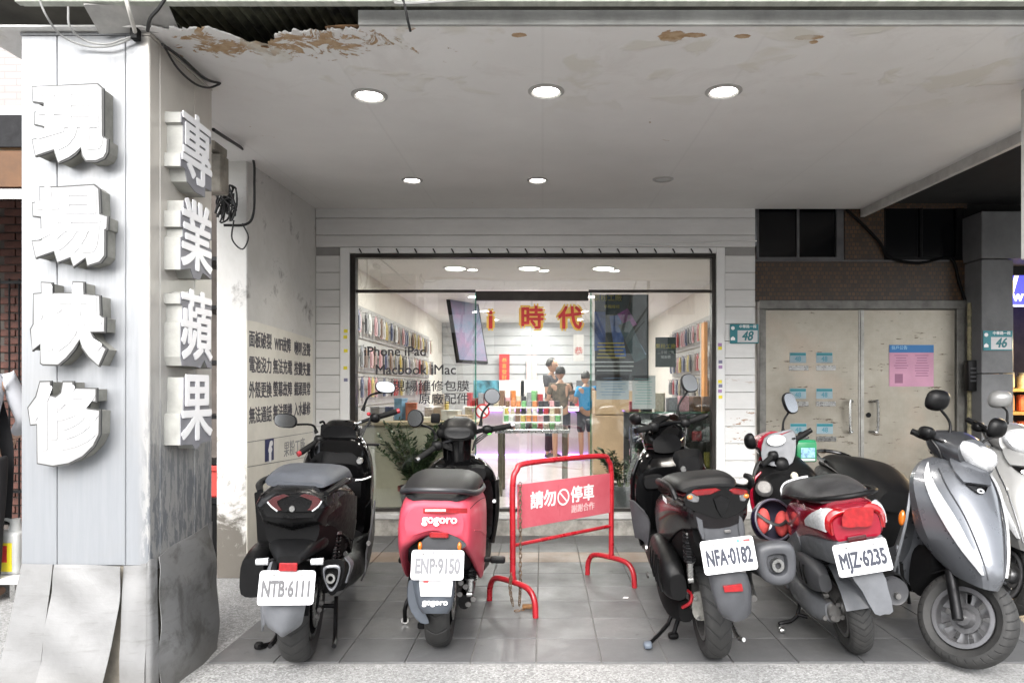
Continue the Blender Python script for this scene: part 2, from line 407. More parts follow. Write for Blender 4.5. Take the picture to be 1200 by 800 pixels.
def m_skirt():
    g = NG('dented_sheet', .5, .15); x, y, z = g.sep()
    n1 = g.noise(3.2, 7, .65); sc_ = g.noise(20, 5, .6, src=g.mapping((.35, .35, 2.4), rot=(0, .12, 0))); n3 = g.noise(6, 6, .7, dist=.4)
    c = g.mix(g.ramp(n1, .3, .7), (.165, .165, .163), (.22, .22, .22)); c = g.mix(g.ramp(sc_, .58, .70, 0, .45), c, (.12, .118, .112)); c = g.mix(g.ramp(sc_, .40, .30, 0, .5), c, (.21, .21, .21))
    c = g.mix(g.math('MULTIPLY', g.ramp(n3, .50, .62), g.ramp(x, -1.64, -1.585, .12, .6)), c, (.062, .058, .052)); c = g.mix(g.ramp(z, .16, -.02, 0, .5), c, (.10, .09, .075))
    g.color(c); g.bump(g.math('ADD', g.math('MULTIPLY', n3, .5), g.math('MULTIPLY', sc_, .15)), .35, .015); return g.m
skirt_m = m_skirt()

def m_door():
    g = NG('checker_plate', .33, .75)
    a = g.mapping((1, 1, 1), rot=(0, R(45), 0)); s = g.sep(a)
    w1 = g.math('SINE', g.math('MULTIPLY', s[0], 330)); w2 = g.math('SINE', g.math('MULTIPLY', s[2], 330)); dia = g.math('MULTIPLY', w1, w2)
    n1 = g.noise(1.6, 7, .7); c = g.mix(g.ramp(n1, .35, .65), (.235, .215, .175), (.35, .325, .275))
    pk = g.ramp(g.noise(2.0, 4), .52, .7, 0, .35); c = g.mix(pk, c, (.36, .27, .21))
    rs = g.math('MULTIPLY', g.ramp(g.noise(5.5, 6, .7, src=g.mapping((1, 1, 5))), .63, .66), .9); c = g.mix(rs, c, (.07, .045, .028))
    c = g.mix(g.ramp(dia, .5, .9, 0, .10), c, (.40, .385, .35))
    g.color(c); g.link(g.ramp(n1, .3, .7, .28, .48), g.b.inputs['Roughness']); g.bump(dia, .12, .002); return g.m
door_m = m_door()
def m_brick(name, c1, c2, mo, sc_, w_, h_, ms=.02, rough=.6, rot=(R(90), 0, 0), bump=.4):
    g = NG(name, rough); bt = g.n.new('ShaderNodeTexBrick'); g.link(g.mapping((1, 1, 1), rot=rot), bt.inputs['Vector'])
    bt.inputs['Color1'].default_value = (*c1, 1); bt.inputs['Color2'].default_value = (*c2, 1); bt.inputs['Mortar'].default_value = (*mo, 1)
    bt.inputs['Scale'].default_value = sc_; bt.inputs['Brick Width'].default_value = w_; bt.inputs['Row Height'].default_value = h_; bt.inputs['Mortar Size'].default_value = ms
    c = g.mix(g.ramp(g.noise(3, 7, .7), .4, .7, 0, .35), bt.outputs[0], mo); g.color(c); g.bump(g.math('SUBTRACT', 1.0, bt.outputs[1]), bump, .004); return g.m
mosaic = m_brick('brown_mosaic', (.105, .054, .023), (.045, .024, .012), (.028, .022, .018), 1, .036, .036, .004, .4)
pink_tile = m_brick('pink_wall_tile', (.25, .22, .21), (.28, .25, .24), (.20, .19, .185), 1, .22, .065, .006, .5)

# ------------------------------------------------------------------ ground, pavement, floor
obj('ground', g_box((0, -25, -.16), (400, 420, .02)), mat('asphalt', (.055, .055, .057), .85, var=.2, scale=2, bump=.2, bscale=90), kind='structure')
obj('pavement', g_box((0, .06, -.078), (60, 6.112, .14)), pebble, kind='structure')
obj('kerb', g_box((0, -3.1, -.075), (60, .18, .15), .012), mat('kerb_stone', (.42, .41, .39), .8, var=.2), kind='structure')
obj('side_pavement', g_b2((-12, 3.118, -.15), (-1.535, 5.80, -.006)), pebble, kind='structure')
fl = obj('floor', g_b2((-1.535, 3.118, -.15), (9, 5.82, -.006)), grout, kind='structure')
TW, x0, skew = .30, -1.53, math.tan(R(1.2))
tb = g_box((0, 0, 0), (TW - .005, TW - .005, .010), .0015); tb_d = []
def tile_mesh(m):
    o = obj('tile', tb, m, smooth=False); me = o.data; bpy.data.objects.remove(o); return me
tg, tt = tile_mesh(tile_grey), tile_mesh(tile_tan)
for i in range(17):
    for j in range(9):
        Y = 3.27 + j * TW
        o = link('tile', tt if j == 6 else tg, fl); o.location = (x0 + TW / 2 + i * TW, Y, -.004 + random.uniform(-.0006, .0006)); o.rotation_euler = (random.uniform(-.002, .002), random.uniform(-.002, .002), 0)
# washed kerb step in front of the shop window
st = wthing('shop_step', 'low grey washed-stone step with smooth coping under the shop window', 'step', (0, 5.8, 0))
obj('riser', g_b2((-1.97, 5.80, -.01), (1.83, 5.98, .14)), mat('step_stone', (.36, .345, .31), .8, var=.3, scale=9, bump=.3, bscale=70), st)
obj('coping', g_b2((-1.97, 5.785, .14), (1.83, 6.0, .19), .006), mat('coping_stone', (.46, .455, .44), .55, var=.2, scale=5), st)

# ------------------------------------------------------------------ arcade ceiling with its broken edge
YF, YB, ZF, ZB = 2.72, 5.90, 2.69, 2.80
cz = lambda Y: ZF + (Y - YF) * (ZB - ZF) / (YB - YF)
rnd_e = random.Random(11); edge = [(-2.3, YF), (-1.60, YF)]
shape = [(-1.60, 0), (-1.52, .025), (-1.40, .02), (-1.31, .03), (-1.27, .10), (-1.22, .15), (-1.17, .175), (-1.12, .13), (-1.09, .07), (-1.0, .045), (-.90, .05), (-.82, .03), (-.74, .02), (-.72, 0)]
for k in range(1, 90):
    x = -1.60 + .88 * k / 90
    for (xa, da), (xb, db) in zip(shape, shape[1:]):
        if xa <= x < xb: d_ = da + (db - da) * (x - xa) / (xb - xa)
    edge.append((x, YF + max(.001, d_ * .9 + rnd_e.uniform(-.012, .012) + .008 * math.sin(x * 90))))
edge += [(-.72, YF), (2.9, YF)]
V, Fc = [], []
for k, (x, y) in enumerate(edge):
    for q in range(13):
        yy = y + (YB - y) * q / 12; V.append((x, yy, cz(yy)))
for k in range(len(edge) - 1):
    for q in range(12): Fc.append((k * 13 + q, k * 13 + q + 1, (k + 1) * 13 + q + 1, (k + 1) * 13 + q))
K = len(V); V += [(a, b, c + .007) for a, b, c in V]; Fc += [tuple(i + K for i in reversed(f)) for f in Fc]
Fc += [(k * 13, (k + 1) * 13, (k + 1) * 13 + K, k * 13 + K) for k in range(len(edge) - 1)]
obj('ceiling', (V, Fc), ceil_m, kind='structure', smooth=False)
pw = mat('rotten_plywood', (.33, .19, .09), .8, var=.5, scale=9, bump=.4)
cavity = mat('old_slab', (.05, .048, .04), .9, var=.3, scale=5)
obj('ceiling_slab', g_b2((-2.6, 2.74, 2.92), (9.4, 6.4, 3.1)), cavity, kind='structure')
for i, (x, y, z, sx, sy, a) in enumerate([(-.80, 2.755, 2.704, .15, .03, -.1), (-1.17, 2.90, 2.70, .02, .09, .5)]):
    o = obj('ceiling_flap', g_bevel(g_prism([(-sx / 2, -sy / 2), (-sx * .1, -sy * .6), (sx / 2, -sy / 3), (sx * .42, sy / 2), (0, sy * .35), (-sx * .5, sy * .45)], -.002, .002), .0008), pw, label=['brown plywood strip at the far end of the ceiling hole', 'dark splinter hanging from the ceiling hole'][i], cat='plywood')
    o.location = (x, y, z); o.rotation_euler = (a, a * .6, .1 * i)
V, Fc = [], []
for i in range(121):
    x = -1.75 + 1.2 * i / 120; dz = .010 * math.sin(x * 2 * math.pi / .045); V += [(x, 2.70, 2.80 + dz), (x, 3.05, 2.80 + dz)]
obj('old_roof_sheet', (V, [(2 * i, 2 * i + 2, 2 * i + 3, 2 * i + 1) for i in range(120)]), mat('mossy_sheet', (.07, .072, .045), .8, var=.5, scale=8), label='mossy corrugated sheet showing through the ceiling hole', cat='roof sheet')
o = obj('loose_board', g_box((0, 0, 0), (.30, .13, .008)), mat('grey_board', (.45, .44, .42), .7, var=.2), label='loose grey ceiling board sagging over the pillar top', cat='board'); o.location = (-1.62, 2.70, 2.712); o.rotation_euler = (R(-22), R(-6), R(10))
beam_m = mat('pale_green_fascia', (.46, .48, .42), .6, var=.2, scale=3, stretch=(6, 1, .6), bump=.1)
fb = wthing('fascia_beam', 'pale greenish metal fascia beam along the arcade edge', 'beam', (0, 2.66, 2.7))
obj('channel', g_join(g_b2((-2.02, 2.62, 2.735), (6, 2.66, 2.80), .003), g_b2((-2.02, 2.60, 2.79), (6, 2.665, 2.806), .002), g_b2((-2.02, 2.61, 2.728), (6, 2.64, 2.736), .001)), beam_m, fb)
obj('back_strip', g_b2((-.73, 2.70, 2.688), (6, 2.715, 2.745), .001), mat('grey_strip', (.40, .40, .38), .65, var=.2, scale=4), fb)
cw = []
for i in range(401):
    x = -2.05 + 8 * i / 400; cw.append(x)
V, Fc = [], []
for i, x in enumerate(cw):
    dz = .008 * math.sin(x * 2 * math.pi / .04)
    V += [(x, 2.66, 2.815 + dz), (x, 2.42, 2.86 + dz)]
Fc = [(2 * i, 2 * i + 2, 2 * i + 3, 2 * i + 1) for i in range(400)]
obj('corrugated_awning', (V, Fc), mat('corrugated_sheet', (.42, .43, .33), .6, var=.35, scale=5), label='corrugated yellowish awning sheet above the fascia beam', cat='awning')
obj('upper_storeys', g_join(g_b2((-2.2, 2.75, 3.1), (9.4, 9, 12))), mat('old_render', (.5, .48, .45), .85, var=.2), label='plain rendered upper storeys over the arcade', cat='building')

# recessed downlights
dl_on = emis('downlight_on', (1, .97, .92), 9); dl_off = mat('downlight_off', (.55, .57, .56), .3, var=.05); rim_m = mat('downlight_rim', (.42, .41, .39), .4, var=.05)
for i, (x, y, on) in enumerate([(433, 112, 1), (640, 107, 1), (848, 107, 1), (483, 211, 1), (630, 211, 1), (777, 210, 0)]):
    Y = 3.4 if i < 3 else 5.0
    for _ in range(4): Y = (cz(Y) - H) * F / (VY - y)
    X = (x - VX) * Y / F; rr = .078 if i < 3 else .066
    lab = ['lit round downlight in the ceiling above the pillar-side black scooter', 'lit round downlight in the front row, middle of the ceiling', 'lit round downlight in the front row, towards the steel doors', 'lit downlight of the shop-side row, near the white side wall', 'lit downlight of the shop-side row, middle of the ceiling', 'unlit grey round downlight in the ceiling before the shop window'][i]
    t = thing('downlight', lab, 'ceiling light', (X, Y, cz(Y)), (R(2), 0, 0), 'recessed ceiling downlights')
    obj('rim', g_lathe([(rr * .80, .004), (rr * .80, -.004), (rr * .95, -.010), (rr * 1.15, -.004), (rr * 1.15, .004)], 32, 'z', True), rim_m, t)
    obj('diffuser', g_lathe([(.001, -.002), (rr * .82, -.001), (rr * .82, .003), (.001, .003)], 32, 'z'), dl_on if on else dl_off, t)
    if on:
        ld = bpy.data.lights.new('downlight_lamp', 'SPOT'); ld.energy = 11; ld.spot_size = R(120); ld.spot_blend = .7; ld.color = (1, .93, .84); ld.shadow_soft_size = .06
        lo = bpy.data.objects.new('downlight_lamp', ld); COL.objects.link(lo); lo.parent = t; lo.location = (0, 0, -.02)

# ------------------------------------------------------------------ left side wall
sw = wthing('side_wall', 'dirty white plastered side wall with a stained foot', 'wall', (-2.06, 5.2, 0))
def m_sidewall():
    g = NG('stained_plaster', .75); x, y, z = g.sep(); n = g.noise(3.5, 8, .72, dist=.4)
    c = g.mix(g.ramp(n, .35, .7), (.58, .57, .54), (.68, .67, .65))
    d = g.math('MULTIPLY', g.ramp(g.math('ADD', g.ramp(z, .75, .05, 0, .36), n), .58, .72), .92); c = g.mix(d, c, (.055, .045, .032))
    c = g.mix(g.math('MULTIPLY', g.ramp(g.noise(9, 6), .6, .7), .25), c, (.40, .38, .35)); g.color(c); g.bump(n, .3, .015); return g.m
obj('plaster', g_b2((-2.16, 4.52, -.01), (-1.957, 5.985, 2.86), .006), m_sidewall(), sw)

# repair poster on the side wall
wx = -1.953
def wl(px, py):                                        # pixel on the side wall plane
    Y = wx * F / (px - VX); return Vector((wx, Y, H + (VY - py) * Y / F))
po = wthing('poster', 'cream repair price poster with rows of Chinese text stuck to the side wall', 'poster', wl(328, 640))
cream = mat('poster_cream', (.74, .71, .63), .5, var=.08, scale=4)
pts = [(289, 375), (300, 377), (330, 386), (366, 397), (366, 640), (289, 668)]
ppoly = [wl(*p) for p in pts]; n = len(ppoly)
obj('sheet', (ppoly + [p + Vector((.003, 0, 0)) for p in ppoly], [tuple(range(n)), tuple(range(n, 2 * n))] + [(i, (i + 1) % n, n + (i + 1) % n, n + i) for i in range(n)]), cream, po, smooth=False)
def wall_text(s, px, py, hpx, parent, m, sx=1.0, bold=.0022):
    o = wl(px, py); o.x = wx + .0042; size = hpx * o.y / F
    return obj('lettering', g_x(g_text(s, size * 1.12, bold, .0006, sx=sx), frame(o, (0, 1, 0), (0, 0, 1))), m, parent, smooth=False)
pi_ = mat('poster_ink', (.06, .055, .07), .6, var=.1)
rows = [('面板破裂', 'WIFI故障', '喇叭沒聲'), ('電池沒力', '無法充電', '按鍵失靈'), ('外殼更換', '螢幕故障', '鏡頭異常'), ('無法通話', '無法開機', '入水維修')]
for r, (a, b, c) in enumerate(rows):
    for s, px, y0, y1 in ((a, 305, 400, 487), (b, 331, 405, 483), (c, 354, 410, 480)):
        wall_text(s, px, y0 + (y1 - y0) * r / 3, 18 - (px - 305) * .06, po, pi_, sx=(.80 if 'W' not in s else .68))
for y0, y1 in ((518, 506), (547, 534)):
    a, b = wl(289, y0), wl(366, y1); obj('rule', g_tube([a + Vector((.004, 0, 0)), b + Vector((.004, 0, 0))], .0016, 5), pi_, po)
q = wl(315, 527); lg = obj('logo_square', g_x(g_box((0, 0, .0015), (.155, .155, .002)), frame(Vector((wx + .003, q.y, q.z)), (0, 1, 0), (0, 0, 1))), mat('navy_print', (.02, .025, .10), .5, var=0), po)
obj('logo_letter', g_x(g_text('f', .19, .012, .0006), frame(Vector((wx + .0065, q.y + .01, q.z - .02)), (0, 1, 0), (0, 0, 1))), white_ink, lg, smooth=False)
wall_text('果粉工廠', 345, 525, 17, po, mat('grey_print', (.25, .25, .25), .6, var=0), sx=.9, bold=.0)

# ------------------------------------------------------------------ street pillar with its cladding, skirt and box letters
PX0, PX1, PY0, PY1, PZ = -2.108, -1.59, 2.76, 3.28, 2.675
pl = wthing('pillar', 'square street pillar clad in pale metal sheet with white box letters', 'pillar', (-1.85, 3.02, 0))
obj('core', g_b2((PX0 + .01, PY0 + .012, -.1), (PX1 - .012, PY1 - .01, PZ - .01)), mat('pillar_core', (.3, .27, .22), .9, var=.3), pl)
fx = [(-2.108, -1.965), (-1.963, -1.688), (-1.686, -1.592)]
for a, b in fx: obj('front_panel', g_b2((a, PY0, .535), (b, PY0 + .011, PZ), .0025), clad, pl)
for a, b in ((2.762, 2.835), (2.837, 3.115), (3.117, 3.28)): obj('side_panel', g_b2((PX1 - .011, a, .505), (PX1, b, PZ), .0025), clad, pl)
obj('left_panel', g_b2((PX0, PY0 + .013, .3), (PX0 + .009, PY1, PZ)), clad, pl)
obj('cap', g_b2((PX0 - .004, PY0 - .004, PZ), (PX1 + .004, PY1, PZ + .012), .002), clad, pl)
def crumple(rows, amp, seed, m, name, nu=7, nv=7, th=.003):
    rnd = random.Random(seed)
    g = grid([[Vector(p) for p in r] for r in rows], nu, nv); ph = [(rnd.uniform(6, 26), rnd.uniform(6, 26), rnd.uniform(0, 6), rnd.uniform(.3, 1)) for _ in range(7)]
    out = []
    for r in g:
        q = []
        for p in r:
            u = p.x + p.y; d = sum(a * math.sin(fx_ * u + fz * p.z + f0) * abs(math.sin(fz * .4 * p.z + f0)) for fx_, fz, f0, a in ph) * amp
            q.append(p + Vector((d * .5 if name == 'side_skirt' else d * .05, -d if name != 'side_skirt' else 0, 0)))
        out.append(q)
    return g_panel(out, 1, 1, th)
obj('front_skirt', crumple([[(-2.10, 2.755, .545), (-2.03, 2.752, .543), (-1.975, 2.752, .542)], [(-2.13, 2.735, .35), (-2.06, 2.73, .35), (-1.985, 2.735, .35)], [(-2.16, 2.70, .1), (-2.08, 2.70, .1), (-2.0, 2.70, .1)], [(-2.17, 2.66, -.08), (-2.1, 2.66, -.08), (-2.02, 2.66, -.08)]], .004, 1, skirt_m, 'front_skirt'), skirt_m, pl)
obj('front_skirt', crumple([[(-1.968, 2.752, .542), (-1.83, 2.750, .54), (-1.70, 2.752, .535)], [(-1.98, 2.73, .35), (-1.84, 2.725, .35), (-1.70, 2.735, .37)], [(-1.998, 2.695, .1), (-1.86, 2.69, .1), (-1.735, 2.70, .1)], [(-2.018, 2.655, -.08), (-1.88, 2.655, -.08), (-1.76, 2.66, -.08)]], .0045, 2, skirt_m, 'front_skirt'), skirt_m, pl)
obj('front_skirt', crumple([[(-1.697, 2.757, .54), (-1.65, 2.755, .54), (-1.60, 2.757, .545)], [(-1.695, 2.75, .33), (-1.65, 2.74, .33), (-1.60, 2.752, .33)], [(-1.695, 2.735, .1), (-1.65, 2.735, .1), (-1.598, 2.745, .1)], [(-1.695, 2.73, -.08), (-1.65, 2.73, -.08), (-1.598, 2.74, -.08)]], .004, 3, skirt_m, 'front_skirt'), skirt_m, pl)
obj('corner_strip', crumple([[(-1.598, 2.758, .55), (-1.588, 2.765, .56), (-1.583, 2.80, .55)], [(-1.598, 2.75, .25), (-1.583, 2.765, .25), (-1.577, 2.80, .25)], [(-1.598, 2.745, -.08), (-1.58, 2.755, -.08), (-1.572, 2.80, -.08)]], .002, 4, skirt_m, 'corner_strip'), skirt_m, pl)
obj('side_skirt', crumple([[(-1.583, 2.80, .56), (-1.58, 3.0, .585), (-1.586, 3.29, .61)], [(-1.572, 2.80, .38), (-1.555, 3.0, .38), (-1.575, 3.29, .38)], [(-1.565, 2.80, .18), (-1.55, 3.0, .18), (-1.57, 3.29, .18)], [(-1.56, 2.80, -.02), (-1.55, 3.0, -.02), (-1.56, 3.29, -.02)]], .012, 5, skirt_m, 'side_skirt', 9, 9), skirt_m, pl)

sign_w = mat('sign_acrylic', (.275, .275, .275), .3, var=.02); sign_side = mat('sign_box_side', (.27, .265, .235), .55, var=.25, scale=9, bump=.1)
sign_char = mat('sign_character', (.80, .80, .81), .25, var=0); sign_grey = mat('sign_grey_back', (.20, .20, .22), .5, var=.1)
def box_letter(name, label, outl, zoom, ch, cpos, csize, YB_=2.762, YF_=2.688):
    ox, oy, s = zoom; P = [at(ox + u * s, oy + v * s, YF_) for u, v in outl]; base = at(ox + sum(u for u, v in outl) / len(outl) * s, oy + max(v for u, v in outl) * s, YB_)
    t = wthing('channel_letter', label, 'sign letter', base, 'box letters on the pillar'); poly = [(p.x, p.z) for p in P]
    obj('housing', g_prism(poly, YF_ + .006, YB_, lambda u, v, d: (u, d, v)), sign_side, t, smooth=False)
    fa = obj('face', g_prism(poly, YF_, YF_ + .006, lambda u, v, d: (u, d, v)), sign_w, t, smooth=False)
    obj('trim', g_prism(outset(poly, .006), YF_ + .003, YF_ + .012, lambda u, v, d: (u, d, v)), mat('sign_gap_shade', (.045, .045, .043), .5, var=.1), t, smooth=False)  # dark prism stands in for the gap shadow round the letter face
    cx = at(ox + cpos[0] * s, oy + cpos[1] * s, YF_ - .002)
    obj('character', g_x(g_text(ch, csize * .90, .0055, .0012), FRONT(cx)), sign_char, fa, smooth=False)
z1 = (20, 90, 130 / 904); z2 = (20, 210, 130 / 945); z3 = (20, 320, 130 / 867); z4 = (20, 435, 130 / 867)
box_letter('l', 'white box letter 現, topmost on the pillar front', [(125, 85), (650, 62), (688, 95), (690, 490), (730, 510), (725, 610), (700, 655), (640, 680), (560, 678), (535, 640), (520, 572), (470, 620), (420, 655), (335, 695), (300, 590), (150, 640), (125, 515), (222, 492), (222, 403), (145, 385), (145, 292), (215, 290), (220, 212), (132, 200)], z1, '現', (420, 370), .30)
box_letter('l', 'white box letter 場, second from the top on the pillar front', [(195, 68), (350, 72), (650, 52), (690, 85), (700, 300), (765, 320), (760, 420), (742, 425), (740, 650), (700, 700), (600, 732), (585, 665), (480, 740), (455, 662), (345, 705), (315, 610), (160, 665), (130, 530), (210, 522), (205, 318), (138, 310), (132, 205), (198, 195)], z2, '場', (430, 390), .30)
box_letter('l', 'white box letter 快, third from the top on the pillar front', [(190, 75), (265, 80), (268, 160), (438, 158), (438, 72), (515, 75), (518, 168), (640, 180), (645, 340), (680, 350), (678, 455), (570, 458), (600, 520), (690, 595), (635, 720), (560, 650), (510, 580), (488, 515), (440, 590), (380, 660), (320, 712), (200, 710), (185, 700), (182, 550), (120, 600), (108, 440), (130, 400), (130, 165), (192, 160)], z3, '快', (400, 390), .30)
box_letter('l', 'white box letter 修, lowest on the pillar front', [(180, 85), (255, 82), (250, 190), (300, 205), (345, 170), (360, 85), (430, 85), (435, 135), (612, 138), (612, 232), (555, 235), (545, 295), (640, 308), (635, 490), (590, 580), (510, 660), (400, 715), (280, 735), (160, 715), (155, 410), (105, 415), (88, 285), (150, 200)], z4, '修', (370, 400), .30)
# shop-side letters: outline box, white character on a grey back
YS = 3.0
def side_letter(ch, label, outl, yc, size, rotx=0):
    XB, XF = PX1 - .002, -1.520; zc = H + (VY - yc) * YS / F
    t = wthing('channel_letter', label, 'sign letter', (XB, YS, zc - size / 2), 'box letters on the pillar')
    poly = [(YS + (u - .5) * size * .86, zc + (v - .5) * size) for u, v in outl]
    obj('housing', g_prism(poly, XB, XF - .004, lambda u, v, d: (d, u, v)), mat('sign_side_white', (.36, .36, .335), .5, var=.15, scale=9), t, smooth=False)
    fa = obj('face', g_prism(poly, XF - .004, XF, lambda u, v, d: (d, u, v)), sign_grey, t, smooth=False)
    obj('character', g_x(g_text(ch, size * 1.03, .0055, .002, sx=.86), frame((XF + .0025, YS, zc), (0, 1, 0), (0, 0, 1))), sign_char, fa, smooth=False)
side_letter('專', 'white box letter 專, topmost on the shop side of the pillar', [(.02, .96), (.44, .96), (.44, 1.02), (.56, 1.02), (.56, .96), (.98, .96), (.98, .82), (.92, .82), (.92, .36), (1, .34), (1, .12), (.78, .12), (.78, -.02), (.45, -.02), (.2, .06), (.14, .22), (0, .22), (0, .40), (.08, .40), (.08, .80), (.02, .82)], 183, .31)
side_letter('業', 'white box letter 業, second from the top on the shop side of the pillar', [(.1, 1.0), (.25, .98), (.3, 1.02), (.68, 1.02), (.75, .98), (.9, 1.0), (.92, .86), (1, .84), (1, .62), (.93, .62), (.93, .50), (1, .48), (1, .04), (.7, .1), (.6, -.02), (.4, -.02), (.3, .1), (0, .04), (0, .48), (.07, .5), (.07, .62), (0, .62), (0, .84), (.1, .86)], 284, .31)
side_letter('蘋', 'white box letter 蘋, third from the top on the shop side of the pillar', [(0, .98), (.25, .98), (.25, 1.03), (.4, 1.03), (.4, .98), (.6, .98), (.6, 1.03), (.75, 1.03), (.75, .98), (1, .98), (1, .84), (.98, .8), (.98, .16), (1.02, -.02), (.85, .0), (.75, .1), (.62, -.02), (.45, .0), (.05, .0), (0, .12), (0, .58), (.06, .6), (.06, .82), (0, .84)], 388, .31)
side_letter('果', 'white box letter 果, lowest on the shop side of the pillar', [(.1, .98), (.9, .98), (.92, .5), (1, .48), (1, .06), (.62, .04), (.56, -.02), (.44, -.02), (.38, .04), (0, .06), (0, .48), (.08, .5)], 482, .31)
# ------------------------------------------------------------------ storefront
SY = 5.88
fx_ = lambda px, Y=SY: (px - VX) * Y / F
fz_ = lambda py, Y=SY: H + (VY - py) * Y / F
def m_siding():
    g = NG('white_siding', .5); n = g.noise(4, 7, .7, src=g.mapping((1, 1, 4)))
    c = g.mix(g.ramp(n, .35, .7), (.66, .655, .64), (.74, .735, .72)); x, y, z = g.sep()
    rs = g.math('MULTIPLY', g.ramp(g.noise(6, 6, .75, src=g.mapping((1, 1, 4))), .60, .63), g.ramp(z, 1.5, 1.0)); rs = g.math('MULTIPLY', rs, g.ramp(x, 1.0, 1.6))
    c = g.mix(rs, c, (.30, .17, .08)); g.color(c); g.bump(n, .1, .004); return g.m
siding = m_siding()
sf = wthing('storefront', 'white sided phone repair shop front with dark framed glass', 'shop front', (0, SY, 0))
XL, XR = fx_(370), fx_(885); OL, OR = fx_(410), fx_(839); OT = fz_(297)
obj('backing', g_join(g_b2((XL, SY + .012, -.01), (OL - .05, SY + .1, 2.83)), g_b2((OR + .05, SY + .012, -.01), (XR, SY + .1, 2.83)), g_b2((OL - .05, SY + .012, OT + .04), (OR + .05, SY + .1, 2.83))), mat('siding_back', (.35, .34, .33), .7, var=.1), sf)
for a, b in ((XL, fx_(399)), (fx_(849), XR)):
    z = OT - .02
    while z > .02:
        z2 = max(z - .143, .0)
        obj('slat', g_b2((a + .002, SY - .006 + random.uniform(-.002, .002), z2), (b - .002, SY + .02, z), .003), siding, sf, smooth=False); z -= .147
for a, b in ((2.80, 2.715), (2.711, 2.57), (2.566, OT + .055)):
    obj('slat', g_b2((XL + .002, SY - .008 + random.uniform(-.002, .002), b), (XR - .002, SY + .02, a), .003), siding, sf, smooth=False)
obj('casing', g_join(g_b2((fx_(399), SY - .02, 0), (OL, SY + .05, OT + .05), .004), g_b2((OR, SY - .02, 0), (fx_(849), SY + .05, OT + .05), .004), g_b2((OL, SY - .018, OT), (OR, SY + .05, OT + .05), .003)), white_paint, sf)
obj('frame', g_join(g_b2((OL, SY + .0, .19), (fx_(416.5), SY + .09, OT), .003), g_b2((fx_(834.5), SY + .0, .19), (OR, SY + .09, OT), .003), g_b2((OL, SY + .001, OT - .035), (OR, SY + .09, OT - .001), .003), g_b2((OL, SY + .0, .19), (OR, SY + .085, .215), .002)), bronze, sf)
obj('transom_bar', g_join(g_b2((fx_(416.5), SY + .02, fz_(342)), (fx_(557), SY + .07, fz_(339)), .002), g_b2((fx_(690), SY + .02, fz_(342)), (fx_(834.5), SY + .07, fz_(339)), .002), g_b2((fx_(557), SY + .05, fz_(351)), (fx_(690), SY + .10, fz_(340)), .002)), bronze, sf)
gl = glass_mat('window_glass', (.94, .965, .95), 2.3); gl2 = glass_mat('green_edge_glass', (.45, .7, .62), 1.2)
Z0, Z1 = .215, fz_(342)
obj('transom_pane', g_b2((fx_(416.5), SY + .040, fz_(339)), (fx_(834.5), SY + .046, OT - .036)), glass_mat('transom_glass', (.85, .88, .86), 4.0, .01), sf, smooth=False)
obj('pane', g_b2((fx_(416.5), SY + .040, Z0), (fx_(557), SY + .048, Z1)), gl, sf, smooth=False)
obj('pane', g_b2((fx_(693), SY + .040, Z0), (fx_(834.5), SY + .048, Z1)), gl, sf, smooth=False)
obj('door_pane', g_b2((fx_(553), SY + .075, Z0), (fx_(624), SY + .083, fz_(351))), gl, sf, smooth=False)
obj('door_pane', g_b2((fx_(622), SY + .088, Z0), (fx_(696), SY + .096, fz_(351))), gl, sf, smooth=False)
for px in (556, 692): obj('pane_edge', g_b2((fx_(px), SY + .036, Z0), (fx_(px) + .012, SY + .052, Z1)), gl2, sf, smooth=False)
for k in range(20):                                   # shutter hooks under the header
    x = OL + .1 + k * (OR - OL - .15) / 19
    obj('hook', g_tube([(x - .012, SY - .025, OT + .035), (x, SY - .03, OT + .015), (x + .008, SY - .026, OT - .002)], .006, 5, 2), dark_metal, sf)
tagm = {c: mat('sticker_' + n, c, .5, var=0) for c, n in (((.75, .65, .03), 'yellow'), ((.2, .2, .3), 'dark'), ((.35, .2, .4), 'purple'))}
for i, (px, py) in enumerate([(406, 388), (405.5, 395), (406, 411), (405.5, 431), (406, 445), (843, 404), (843, 408), (843.5, 424), (843.5, 430), (843, 447), (843.5, 452), (843, 458), (843.5, 465)]):
    obj('sticker', g_b2((fx_(px) - .016, SY - .0225, fz_(py) - .014), (fx_(px) + .016, SY - .0205, fz_(py) + .014)), list(tagm.values())[i % 3 if i > 3 else 0], sf)
obj('conduit', g_tube([(fx_(697), SY - .02, fz_(285)), (fx_(770), SY - .018, fz_(287)), (fx_(850), SY - .02, fz_(284)), (fx_(886), SY - .02, fz_(283))], .006, 6), white_paint, sf)

